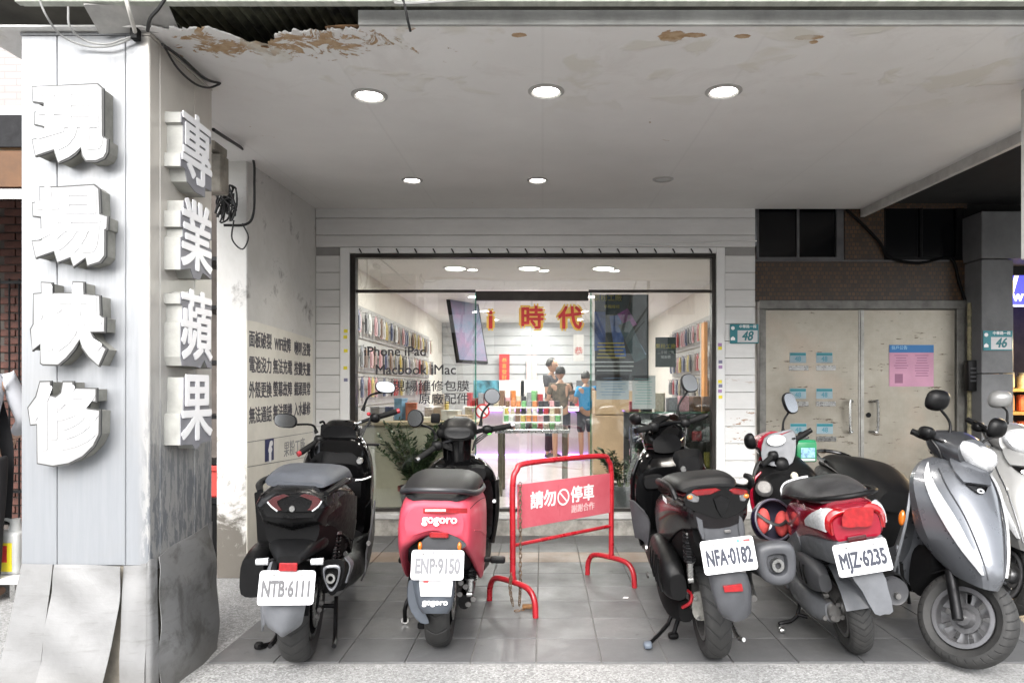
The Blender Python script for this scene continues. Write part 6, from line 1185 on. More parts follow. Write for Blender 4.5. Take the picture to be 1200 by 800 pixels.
b.add('side_badge', g_x(g_text('RACING', .028, .0012, .001, sx=1.0), frame(b.py(*z1(268, 685), .195), (-1, 0, .12), (.12, 0, 1)) @ Matrix.Rotation(math.pi, 4, 'Y') if 0 else frame(b.py(*z1(262, 690), .197), (-1, -.1, -.10) if 0 else (1, 0, 0) and (-1, 0, 0), (0, 0, 1))), mat('badge_silver', (.5, .5, .5), .3, var=0), None, smooth=False)
b.add('side_strip', S.patch([(.30, .14, .165), (.5, .13, .155), (.72, .13, .15)], .004, .003), dark_red_lens)
b.add('seat', g_shell([st(-.28, [(0, .842), (.06, .842), (.11, .835), (.12, .82), (0, .81)]), st(-.22, [(0, .872), (.08, .870), (.135, .855), (.14, .82), (0, .80)]), st(.0, [(0, .868), (.10, .866), (.155, .845), (.16, .80), (0, .78)]), st(.2, [(0, .83), (.11, .828), (.155, .81), (.155, .77), (0, .75)]), st(.32, [(0, .79), (.10, .787), (.145, .77), (.14, .73), (0, .71)]), st(.52, [(0, .77), (.07, .767), (.11, .745), (.10, .70), (0, .69)])]), mat('black_seat', (.006, .006, .0065), .45, spec=.3, var=.15, scale=14, bump=.15, bscale=230))
for s in (-1, 1): b.add('grab_rail', g_tube([(.12, s * .165, .79), (.0, s * .195, .835), (-.18, s * .195, .852), (-.30, s * .18, .845), (-.33, s * .165, .80)] if s > 0 else [(.05, s * .175, .79), (-.2, s * .19, .80), (-.34, s * .185, .835), (-.36, s * .18, .865), (-.33, s * .165, .872)], [.010, .015, .016, .015, .012], 8, 4), black_pl)
b.add('under_tail', g_shell([st(-.36, [(0, .68), (.09, .68), (.11, .65), (.08, .58), (0, .56)]), st(-.1, [(0, .65), (.13, .65), (.15, .58), (.11, .47), (0, .45)]), st(.3, [(0, .58), (.15, .58), (.16, .48), (.13, .38), (0, .36)])]), black_mt)
# grey mudguard
gm_ = mat('gunmetal_plastic', (.052, .054, .06), .5, var=.15, scale=8, rvar=.1, bump=.03, bscale=250)
b.add('upper_mudguard', g_bevel(g_loft([[b.p(*z2(u, v), dx) for u, v in ((372, 15), (440, 25), (500, 20), (610, 10), (632, 60), (640, 150), (520, 155), (415, 145), (395, 90))] for dx in (-.425, -.41, -.33)], 1, 1), .004), gm_)
for pts in ([(378, 18), (415, 40), (430, 140), (415, 145), (395, 90)], [(606, 14), (622, 30), (638, 148), (612, 150), (600, 80)]): b.add('mudguard_facet', g_bevel(flat_x([b.p(*z2(u, v), -.432) for u, v in pts], .02), .003), gm_)
b.add('mudguard_badge', g_box(b.p(*z2(545, 98), -.438), (.01, .03, .012), .003), dull_metal)
mg = b.add('rear_fender', g_panel([[b.p(*z2(u, v), dx) for u, v, dx in ((450, 330, -.40), (475, 318, -.43), (550, 312, -.445), (625, 312, -.43), (645, 330, -.40))], [b.p(*z2(u, v), dx) for u, v, dx in ((470, 420, -.405), (492, 420, -.435), (565, 420, -.45), (640, 415, -.435), (662, 400, -.405))], [b.p(*z2(u, v), dx) for u, v, dx in ((498, 500, -.40), (515, 510, -.425), (580, 515, -.44), (642, 505, -.425), (664, 490, -.395))], [b.p(*z2(u, v), dx) for u, v, dx in ((525, 540, -.385), (540, 548, -.405), (592, 566, -.425), (640, 545, -.405), (662, 522, -.38))]], 4, 4, .010), gm_)
b.add('reflector', g_bevel(flat_x([b.p(*z2(u, v), -.465) for u, v in ((522, 385), (620, 373), (628, 412), (530, 418))], .016), .002), red_lens, mg)
pc = b.p(*z2(551, 223), -.455); pp_ = plate(b, 'NFA·0182', pc, 14, .256, .142, plate_ink, yaw=2, roll=1)
Mp = Matrix.Translation(pc) @ frame((0, 0, 0), (0, -1, 0), (0, 0, 1)) @ Matrix.Rotation(R(-14), 4, 'X'); blu = mat('plate_blue', (.04, .2, .5), .5, var=0)
for x_, m, s_ in ((-.055, blu, .028), (.055, blu, .022), (.088, redp, .03)): b.add('plate_decal', g_x(g_box((x_, .053, .003), (s_, .008, .001)), Mp), m, pp_)
b.add('side_reflector', g_ell(b.p(*z2(348, 65), -.25), (.012, .012, .034)), red_lens)
wheel(b, 0, .238, .13, .15, 5, dull_metal, tyre_n)
spring(b, b.p(*z2(345, 70), -.28), b.p(*z2(352, 350), -.20), .027, 10, .0065, steel)
b.add('air_box', g_loft([ring((-.16, .17, .38), .04, .06, 12, .75), ring((-.1, .185, .41), .06, .095, 12, .75), ring((.1, .19, .43), .065, .125, 12, .75), ring((.28, .18, .42), .06, .11, 12, .75), ring((.36, .16, .40), .03, .06, 12, .75)], 3, 3), black_pl)
for q in range(4): b.add('air_box_rib', g_tube([(-.10 + .08 * q, .247, .50), (-.09 + .08 * q, .256, .43), (-.10 + .08 * q, .247, .35)], .006, 6, 4), black_mt)
b.add('transmission_case', g_loft([ring((-.06, .13, .235), .035, .05, 10, .7), ring((.08, .165, .24), .05, .07, 10, .7), ring((.35, .165, .26), .05, .085, 10, .7), ring((.5, .15, .27), .03, .06, 10, .7)]), black_mt)
for k in range(3): b.add('red_fin', g_box(b.p(*z2(255 + 6 * k, 395 + 28 * k), .05), (.10, .05, .012), .003), red_paint)
b.add('red_trim', g_tube([b.p(*z2(335, 405), -.08), b.p(*z2(358, 430), -.1), b.p(*z2(350, 470), -.1), b.p(*z2(310, 495), -.06)], .008, 6, 3), red_paint)
gx = b.add('gear_case', g_loft([[b.p(*z2(u, v), dx) for u, v in ((372, 415), (440, 412), (452, 450), (445, 540), (430, 562), (385, 560), (362, 520), (362, 450))] for dx in (-.10, -.085, .02)], 2, 2), mat('cast_aluminium', (.26, .255, .235), .45, metal=.5, var=.25, scale=20, bump=.1)); bolts(b, [b.p(*z2(u, v), -.106) for u, v in ((438, 438), (378, 445), (395, 550), (432, 545))], .010, gx, 'x'); b.add('mount_lug', g_tube([b.p(*z2(310, 490), .0), b.p(*z2(365, 490), -.06)], .014, 10, 1), steel, gx)
prof = [(-.085, .06), (-.03, .085), (.06, .08), (.085, .05), (.08, -.03), (.04, -.075), (-.03, -.085), (-.08, -.05)]
m0 = b.p(*z2(790, 262), -.30); mf = b.add('muffler', g_loft(muffler_loops(m0, m0 + Vector((.55, .06, -.06)), prof, 4, 1, .72), 3, 3), mat('muffler_black', (.008, .008, .0085), .5, spec=.25, var=.2)); b.add('muffler_cap', g_loft([[m0 + Vector((dx, y * k, z * k)) for y, z in prof] for dx, k in ((.02, 1.05), (-.025, 1.04), (-.04, .85), (-.038, .55), (-.015, .45))], 2, 3), gm_, mf)
b.add('tail_pipe', g_lathe([(.014, -.03), (.028, -.03), (.028, .0), (.014, .0)], 16, 'x', True, c=m0 + Vector((-.02, 0, 0))), steel, mf); b.add('pipe_bore', g_lathe([(.001, -.012), (.016, -.012), (.016, .0), (.001, .0)], 14, 'x', c=m0 + Vector((-.02, 0, 0))), ink, mf)
b.add('exhaust_pipe', g_tube([m0 + Vector((.3, .03, -.06)), m0 + Vector((.25, .06, -.13)), m0 + Vector((.05, .10, -.16))], .016, 8, 4), dull_metal, mf)
g1, g2 = b.gp(*z2(130, 690), .02), b.gp(*z2(262, 640), .02)
ks = b.add('kick_stand', g_join(g_tube([b.p(*z2(260, 500), .22), b.p(*z2(235, 580), .2), g1], .011, 8, 2), g_tube([b.p(*z2(300, 515), .2), g2], .012, 8, 2), g_tube([b.p(*z2(350, 515), .18), b.p(*z2(300, 530), .19), g2], .008, 8, 3)), dark_metal); b.add('stand_foot', g_ell(g1, (.026, .024, .017), 10, 8, .7), mat('blue_grey_rubber', (.10, .12, .15), .6, var=.1), ks); b.add('stand_foot', g_ell(g2, (.024, .03, .016), 10, 8, .7), black_mt, ks)
b.add('center_stand', g_tube([(.25, -.12, .2), (.1, -.15, .05), (.02, -.17, .05)], .011, 8, 3), steel)
# front
b.add('leg_shield', g_shell([st(.76, [(0, .80), (.14, .80), (.22, .74), (.245, .58), (.21, .34), (0, .28)]), st(.84, [(0, .88), (.15, .87), (.24, .77), (.262, .58), (.225, .33), (0, .26)]), st(1.0, [(0, .92), (.12, .90), (.20, .78), (.22, .58), (.17, .38), (0, .34)]), st(1.2, [(0, .84), (.08, .80), (.12, .70), (.12, .56), (.08, .46), (0, .44)])]), black_gl)
b.add('shield_rim', g_tube([(.75, .20, .86), (.755, .25, .75), (.76, .262, .58), (.77, .235, .36)], [.012, .016, .016, .010], 8, 4), black_gl)
b.add('glove_box', g_join(g_loft([ring((.74, .12, .72), .06, .035, 10, .6), ring((.79, .12, .72), .085, .06, 10, .6)], 2, 2), g_loft([ring((.74, -.12, .80), .07, .05, 10, .6), ring((.79, -.12, .80), .10, .09, 10, .6)], 2, 2)), black_pl); b.add('ignition', g_lathe([(.001, -.012), (.016, -.012), (.020, -.002), (.001, .0)], 16, 'x', c=b.p(*z1(358, 530), .745)), steel)
b.add('side_wing', g_panel([[b.p(*z1(82, 690), .62), b.p(*z1(105, 700), .58), b.p(*z1(150, 745), .54)], [b.p(*z1(95, 800), .60), b.p(*z1(130, 800), .56), b.p(*z1(185, 810), .52)], [b.p(*z1(110, 885), .60), b.p(*z1(150, 900), .56), b.p(*z1(175, 940), .52)]], 4, 4, .012), grey_pl)
b.add('floor_board', g_shell([st(.25, [(0, .42), (.15, .41), (.19, .37), (.17, .26), (0, .24)]), st(.5, [(0, .40), (.18, .39), (.215, .34), (.19, .25), (0, .23)]), st(.85, [(0, .44), (.16, .43), (.22, .38), (.18, .27), (0, .25)])]), black_pl); bolts(b, [b.p(*z2(120, 185), .50)], .02, None, 'y', steel); bolts(b, [b.p(*z2(128, 325), .95)], .02, None, 'y', dull_metal)
b.add('seat_post', g_shell([st(.40, [(0, .72), (.10, .71), (.14, .6), (.15, .42), (0, .4)]), st(.56, [(0, .70), (.08, .69), (.12, .56), (.13, .40), (0, .38)])]), black_mt)
b.add('dash_cowl', g_shell([st(.80, [(0, .985), (.05, .98), (.09, .945), (.08, .89), (0, .875)]), st(.88, [(0, 1.035), (.08, 1.03), (.135, .975), (.12, .885), (0, .86)]), st(1.0, [(0, 1.06), (.085, 1.05), (.135, .98), (.11, .88), (0, .85)]), st(1.12, [(0, 1.02), (.06, 1.0), (.09, .93), (.07, .85), (0, .84)])]), black_gl)
b.add('gauge_hood', g_panel([[b.p(*z1(178, 310), .82), b.p(*z1(205, 275), .86), b.p(*z1(245, 258), .92)], [b.p(*z1(215, 315), .80), b.p(*z1(250, 285), .85), b.p(*z1(290, 262), .92)]], 4, 4, .02), black_pl)
L, Rr, C = b.p(*z1(120, 330), .72), b.p(*z1(470, 255), .93), b.p(*z1(290, 330), .86); C = (L + Rr) / 2 + Vector((.06, 0, 0))
hb = grip_bar(b, L, C, Rr, None, b.p(*z1(385, 285), .92), .11, end=black_pl); b.add('master_cylinder', g_box(b.p(*z1(355, 265), .94), (.05, .05, .04), .01, 2), black_mt, hb)
mirror(b, b.p(*z1(388, 85), .98), .12, .115, b.p(*z1(330, 240), .95), mid=b.p(*z1(338, 190), .96), tilt=(.2, .35))
mirror(b, b.p(*z1(110, 270), .84), .11, .075, b.p(*z1(180, 310), .86), mid=b.p(*z1(155, 300), .85), tilt=(.1, 1.9), glass=False)
for q in range(3): cable(b, [b.p(*z1(360, 300 + 8 * q), .92), b.p(*z1(375, 330 + 8 * q), .88), b.p(*z1(340, 370), .9)], .005)
front_end(b, 1.28, .235, .10, .15, 16, fender=black_pl)
# helmet hanging on its hook
NFA = b
# ================================================================== red scooter MJZ-6235
b = Bike('red scooter with worn black seat and plate MJZ-6235', 1003, 762, 6.2, 11)
z1 = lambda u, v: (860 + u / 4.445, 450 + v / 4.445); z2 = lambda u, v: (870 + u / 4.445, 600 + v / 4.445)
cr_red = mat('candy_red_paint', (.27, .006, .022), .2, metal=.25, var=.08, coat=.6, rvar=.05)
S = Surf([st(-.40, [(0, .735), (.05, .735), (.09, .725), (.105, .70), (.10, .64), (.06, .62), (0, .615)]), st(-.34, [(0, .775), (.07, .773), (.12, .752), (.14, .71), (.13, .64), (.08, .61), (0, .60)]), st(-.1, [(0, .775), (.10, .772), (.155, .735), (.175, .68), (.16, .61), (.10, .58), (0, .57)]), st(.15, [(0, .74), (.11, .735), (.165, .69), (.18, .60), (.165, .50), (.10, .47), (0, .46)]), st(.35, [(0, .68), (.09, .675), (.14, .62), (.15, .52), (.14, .40), (.08, .37), (0, .36)])])
b.add('body', S.geom(), cr_red)
b.add('side_letters', g_x(g_text('Cuxi', .062, .001, .001, sx=1.1), frame(S.pt(.50, .155) + Vector((0, .006, .0)), (-1, .02, .12) if 0 else (-1, 0, 0), (.12, .12, 1)) @ Matrix.Identity(4)), mat('chrome_script', (.7, .7, .7), .25, metal=.6, var=0), None, smooth=False)
tl = b.add('tail_light', S.patch([(.0, .07, .30), (.04, .06, .30), (.11, .08, .285), (.16, .11, .27)], .010, .014, 6, 10), red_lens)
tr = b.add('tail_light', S.patch([(.0, .93, .70), (.04, .94, .70), (.11, .92, .715), (.16, .89, .73)], .010, .014, 6, 10), red_lens)
b.add('rear_lens', g_loft([[b.p(*z1(u, v), dx) for u, v in ((578, 655), (640, 642), (722, 640), (728, 660), (716, 735), (650, 742), (566, 740))] for dx in (-.43, -.42, -.36)], 2, 2), red_lens)
for s in (1, -1): b.add('turn_signal', S.patch([(.14, .5 - s * .5 + s * .12, .5 - s * .5 + s * .29), (.22, .5 - s * .5 + s * .15, .5 - s * .5 + s * .285), (.32, .5 - s * .5 + s * .20, .5 - s * .5 + s * .28), (.40, .5 - s * .5 + s * .25, .5 - s * .5 + s * .275)], .012, .014, 5, 8), clear_lens)
b.add('lower_cover', g_shell([st(-.40, [(0, .63), (.08, .63), (.105, .625), (.11, .575), (.08, .53), (0, .52)]), st(-.25, [(0, .62), (.10, .62), (.135, .61), (.13, .55), (.10, .50), (0, .48)]), st(.0, [(0, .59), (.12, .59), (.168, .58), (.16, .52), (.12, .46), (0, .44)]), st(.3, [(0, .45), (.1, .45), (.16, .44), (.15, .36), (.1, .3), (0, .29)])]), grey_lt)
b.add('body_lower', g_panel([[(.02, .175, .60), (.2, .185, .52), (.38, .17, .44)], [(.0, .17, .55), (.2, .185, .44), (.4, .175, .36)], [(.05, .16, .50), (.22, .18, .38), (.42, .17, .28)]], 4, 4, .010), grey_lt)
b.add('reflector', g_box(b.p(*z2(597, 138), -.415), (.014, .085, .026), .003), dark_red_lens)
b.add('seat', g_shell([st(-.30, [(0, .800), (.05, .80), (.10, .792), (.105, .778), (0, .775)]), st(-.22, [(0, .832), (.07, .83), (.13, .808), (.135, .775), (0, .77)]), st(.0, [(0, .842), (.09, .84), (.150, .812), (.155, .765), (0, .76)]), st(.2, [(0, .812), (.10, .81), (.150, .782), (.155, .735), (0, .73)]), st(.38, [(0, .765), (.09, .762), (.13, .735), (.135, .69), (0, .68)]), st(.50, [(0, .725), (.05, .722), (.09, .70), (.09, .67), (0, .66)])]), mat('worn_seat', (.008, .008, .0085), .40, spec=.3, var=.3, scale=10, tint=(.045, .045, .047), bump=.2, bscale=160))
sp = b.add('seat_stripe', g_tube([(.26, .157, .735), (.27, .155, .765), (.265, .125, .795), (.255, .06, .808), (.25, 0, .810)], .0055, 6, 4), plate_w)
b.add('grab_rail', g_tube([(.10, .165, .762), (-.10, .172, .785), (-.28, .152, .802), (-.40, .10, .815), (-.44, 0, .818), (-.40, -.10, .815), (-.28, -.152, .802), (-.10, -.172, .785)], [.009, .012, .013, .015, .016, .015, .013, .011], 8, 5, flat=.75), black_pl)
wheel(b, 0, .213, .115, .128, 5, dull_metal, tyre_b)
tyre_dust = 0
b.add('rear_fender', g_loft([[b.p(*z2(u, v), dx) for u, v in ((565, 322), (640, 305), (728, 308), (760, 400), (786, 515), (740, 530), (690, 528), (625, 410))] for dx in (-.44, -.432, -.415)], 2, 2), grey_lt)
b.add('hugger', g_panel([[(.242 * math.cos(R(a)), y, .213 + .242 * math.sin(R(a))) for y in (-.075, -.06, 0, .06, .075)] for a in (70, 95, 120, 145, 165)], 3, 2, .006), grey_lt)
b.add('fender_side', g_panel([[b.p(*z2(u, v), -.25) for u, v in ((520, 335), (590, 330), (640, 420), (680, 505))], [b.p(*z2(u, v), -.16) for u, v in ((500, 345), (560, 350), (600, 430), (640, 500))], [b.p(*z2(u, v), -.06) for u, v in ((485, 340), (530, 370), (560, 430), (590, 480))]], 3, 3, .006), grey_lt)
pc = b.p(*z2(625, 235), -.455); plate(b, 'MJZ·6235', pc, 12, .256, .140, plate_ink, yaw=0)
b.add('transmission_case', g_loft([ring((-.06, .10, .22), .03, .045, 12, .75), ring((.05, .135, .225), .05, .065, 12, .75), ring((.25, .15, .24), .055, .075, 12, .75), ring((.42, .145, .26), .05, .09, 12, .75), ring((.52, .13, .27), .03, .06, 12, .75)], 3, 3), grey_lt)
tc_ = b.add('starter_cover', g_x(g_lathe([(.001, .014), (.045, .012), (.05, .004), (.05, -.01), (.001, -.01)], 24, 'y'), Matrix.Translation((.40, .20, .26))), grey_lt); b.add('cover_bolt', g_lathe([(.001, .02), (.014, .018), (.014, 0), (.001, 0)], 12, 'y', c=(.40, .20, .26)), dull_metal, tc_)
b.add('air_box', g_loft([ring((-.13, .12, .38), .03, .04, 12, .7), ring((-.06, .135, .40), .05, .075, 12, .7), ring((.1, .145, .41), .055, .085, 12, .7), ring((.25, .14, .42), .04, .06, 12, .7)], 3, 3), grey_pl); 
for q in range(4): b.add('air_box_slit', g_tube([(-.04 + .06 * q, .190, .455), (-.05 + .06 * q, .197, .41), (-.04 + .06 * q, .190, .365)], .005, 6, 3), black_mt)
spring(b, b.p(*z2(432, 195), -.04), (-.05, .11, .30), .026, 9, .006); b.add('breather', g_tube([b.p(*z2(385, 200), .02), b.p(*z2(370, 235), .02), b.p(*z2(350, 270), .04)], .018, 10, 3), grey_lt)
b.add('gear_case', g_loft([ring((-.07, .085, .213), .03, .04), ring((-.03, .10, .22), .04, .06), ring((.08, .11, .23), .04, .06)]), dull_metal); bolts(b, [b.p(*z2(u, v), -.08) for u, v in ((498, 480), (520, 545), (470, 550), (545, 500), (430, 548))], .012, None, 'x', dull_metal)
m0 = b.p(*z2(798, 412), -.22); mf = b.add('muffler', g_loft([ring((m0.x + dx, m0.y + dx * .06, m0.z - dx * .06), r_, r_, 14) for dx, r_ in ((0, .055), (.02, .062), (.25, .064), (.36, .05), (.42, .02))], 3, 2), grey_pl); b.add('tail_pipe', g_tube([m0 + Vector((.02, .0, -.015)), m0 + Vector((-.025, 0, -.015))], .013, 10, 1), dull_metal, mf); b.add('heat_guard', g_panel([[m0 + Vector((.03, .03, .065)), m0 + Vector((.03, -.04, .062)), m0 + Vector((.03, -.072, .01))], [m0 + Vector((.25, .04, .068)), m0 + Vector((.25, -.03, .066)), m0 + Vector((.25, -.066, .01))]], 3, 4, .006), black_pl, mf)
g1 = b.gp(*z2(205, 612), .015); ks = b.add('kick_stand', g_join(g_tube([(.40, .12, .24), b.p(*z2(285, 540), .32), b.p(*z2(190, 580), .34), g1], .010, 8, 3), g_tube([b.p(*z2(285, 530), .32), b.p(*z2(340, 545), .3)], .010, 8, 1)), dark_metal); b.add('stand_foot', g_ell(g1, (.02, .018, .014), 10, 8, .7), steel, ks)
# front of the red scooter
b.add('leg_shield', g_shell([st(.74, [(0, .72), (.13, .715), (.195, .67), (.21, .55), (.18, .34), (0, .28)]), st(.80, [(0, .78), (.14, .77), (.215, .70), (.225, .55), (.195, .33), (0, .26)]), st(.95, [(0, .87), (.11, .85), (.18, .74), (.195, .55), (.15, .36), (0, .32)]), st(1.12, [(0, .80), (.07, .76), (.10, .66), (.10, .54), (.06, .44), (0, .42)])]), black_pl)
b.add('shield_edge', g_tube([(.80, .14, .79), (.80, .20, .745), (.80, .232, .67), (.80, .236, .56), (.80, .20, .33)], [.006, .012, .013, .012, .006], 8, 4), cr_red)
b.add('inner_shield', g_shell([st(.715, [(0, .75), (.12, .745), (.18, .69), (.19, .55), (.16, .38), (0, .34)]), st(.76, [(0, .77), (.13, .765), (.19, .70), (.20, .55), (.17, .36), (0, .32)])]), black_pl)
b.add('floor_board', g_shell([st(.30, [(0, .34), (.15, .34), (.19, .31), (.17, .24), (0, .22)]), st(.5, [(0, .31), (.17, .31), (.20, .28), (.18, .22), (0, .20)]), st(.82, [(0, .36), (.15, .35), (.2, .31), (.17, .24), (0, .22)])]), grey_lt)
b.add('fuel_cap', g_x(g_lathe([(.001, .012), (.04, .012), (.05, .004), (.055, -.01), (.001, -.01)], 24, 'z'), Matrix.Translation(b.p(*z1(158, 540), .70)) @ Matrix.Rotation(R(-50), 4, 'Y')), dull_metal); b.add('ignition', g_lathe([(.001, -.014), (.018, -.014), (.024, -.004), (.024, 0), (.001, .0)], 16, 'x', c=b.p(*z1(315, 478), .70)), mat('cream_key', (.5, .48, .4), .4, var=.1))
b.add('meter_cowl', g_loft([[b.p(*z1(u, v), x_ + (v - 330) * -.0006) for u, v in pts] for x_, pts in ((.86, ((150, 390), (165, 290), (250, 250), (300, 245), (318, 290), (300, 400), (230, 420))), (.87, ((148, 398), (158, 280), (245, 245), (305, 238), (325, 290), (308, 408), (230, 430))), (.98, ((160, 380), (175, 290), (250, 265), (300, 260), (310, 300), (290, 380), (230, 390))))], 2, 3), grey_lt)
b.add('gauge', g_loft([[b.p(*z1(222 + 48 * math.cos(t) + 8 * math.sin(t) * -1, 293 - 28 * math.sin(t) - 8 * math.cos(t)), dx) for t in [2 * math.pi * k / 16 for k in range(16)]] for dx in (.852, .86)], 1, 1), mat('gauge_white', (.72, .73, .74), .25, var=.25, scale=60))
b.add('cowl_back', g_loft([[b.p(*z1(u, v), dx) for u, v in ((145, 300), (165, 285), (300, 240), (170, 300), (160, 380), (125, 400), (130, 390))] for dx in (.90, .93)], 1, 1), cr_red)
b.add('front_cowl', g_loft([[Vector((x_, y_ * .8 - .01, z_ - .03)) for y_, z_ in ((.13, .90), (.12, .99), (.0, 1.03), (-.11, .99), (-.12, .90), (0, .84))] for x_ in (.96, 1.02)] + [[Vector((1.10, y_ * .6 + .02, .92 + (z_ - .92) * .6)) for y_, z_ in ((.13, .90), (.12, .99), (.0, 1.03), (-.11, .99), (-.12, .90), (0, .84))]], 3, 3), cr_red)
b.add('horn_cover', g_ell(b.p(*z1(245, 425), .84), (.05, .055, .055), 14, 10, .8), black_pl)
L, Rr = b.p(*z1(150, 420), .74), b.p(*z1(390, 246), .93); C = (L + Rr) / 2 + Vector((.07, 0, 0)); hb = grip_bar(b, L, C, Rr, None, None, .10, end=black_pl)
mirror(b, b.p(*z1(290, 100), .97), .105, .135, b.p(*z1(255, 245), .94), mid=b.p(*z1(260, 190), .95), tilt=(.15, .5)); mirror(b, b.p(*z1(85, 298), .82), .085, .10, b.p(*z1(140, 365), .86), mid=b.p(*z1(125, 335), .85), tilt=(.1, 2.0), glass=False)
for q in range(3): cable(b, [b.p(*z1(140, 400 + 8 * q), .80), b.p(*z1(110, 450 + 8 * q), .78), b.p(*z1(100, 500 + 10 * q), .78)], .004)
front_end(b, 1.20, .213, .09, .128, 16, fender=cr_red)
MJZ = b
# green warning box hung on the steel-door side of the handlebar
gb = wthing('green_box', 'small green plastic box with a blue label hanging from the red scooter handlebar', 'box', b.M @ b.p(*z1(372, 400), .95)); gc_ = b.M @ b.p(*z1(370, 350), .95)
obj('box', g_bevel(g_box(gc_, (.125, .07, .125)), .012, 2), mat('green_plastic', (.01, .16, .06), .4, var=.1), gb); obj('lid', g_box(gc_ + Vector((0, 0, .062)), (.115, .066, .02), .006), mat('green_lid', (.012, .20, .08), .4, var=.1), gb); obj('label', g_box(gc_ + Vector((.005, -.036, -.005)), (.085, .003, .06)), mat('box_label', (.25, .45, .62), .5, var=.4, scale=60), gb); obj('label_strip', g_box(gc_ + Vector((.005, -.036, -.047)), (.085, .003, .012)), paper_w, gb); obj('hanger', g_tube([gc_ + Vector((-.03, 0, .06)), gc_ + Vector((-.03, .02, .11)), gc_ + Vector((.0, .02, .115))], .006, 6, 3), black_pl, gb)
# helmet between the two scooters
hc = at(930 - 1.0, 613, 3.62); hc = at(904, 610, 3.62)
hl = wthing('helmet', 'dark purple open-face helmet with salmon pink lining hanging between two scooters', 'helmet', hc - Vector((0, 0, .13)))
Mh = Matrix.Translation(hc) @ Matrix.Rotation(R(8), 4, 'Y') @ Matrix.Rotation(R(70), 4, 'X')
hr, hrows = .108, []
gsh = []
for i in range(11):
    ph = R(90 - i * 11.2); gsh.append([Vector((hr * math.cos(ph) * math.cos(t), hr * 1.08 * math.cos(ph) * math.sin(t), hr * math.sin(ph))) for t in [2 * math.pi * k / 28 for k in range(28)]])
obj('helmet_shell', g_x(g_loft(gsh + [[p * .93 for p in gsh[-1]]] + [[p * .93 for p in r] for r in reversed(gsh[3:-1])], 1, 1, False), Mh @ Matrix.Rotation(math.pi, 4, 'X') if 0 else Mh @ Matrix.Rotation(math.pi, 4, 'X')), mat('helmet_purple', (.014, .008, .028), .25, var=.2, coat=.6), hl)
obj('rim_trim', g_x(g_tube([p * .985 for p in gsh[-1]], .007, 8, 1, closed=True), Mh @ Matrix.Rotation(math.pi, 4, 'X')), mat('grey_trim', (.06, .055, .075), .35, var=.1), hl)
lin = mat('salmon_lining', (.50, .06, .055), .8, var=.12, scale=30, bump=.2, bscale=120)
inner = [[p * .90 for p in r] for r in gsh[2:-1]]
obj('lining', g_x(g_loft(inner, 1, 1, False), Mh @ Matrix.Rotation(math.pi, 4, 'X')), mat('dark_lining', (.03, .025, .05), .8, var=.2), hl)
for s in (-1, 1): obj('ear_pad', g_x(g_ell((s * .050, -.01, .015), (.036, .070, .042), 16, 10), Mh), lin, hl)
obj('chin_strap', g_x(g_tube([(-.09, .02, .04), (-.04, -.02, .07), (.02, -.03, .075), (.08, .02, .05)], .009, 6, 4, flat=.3), Mh), cable_m, hl)

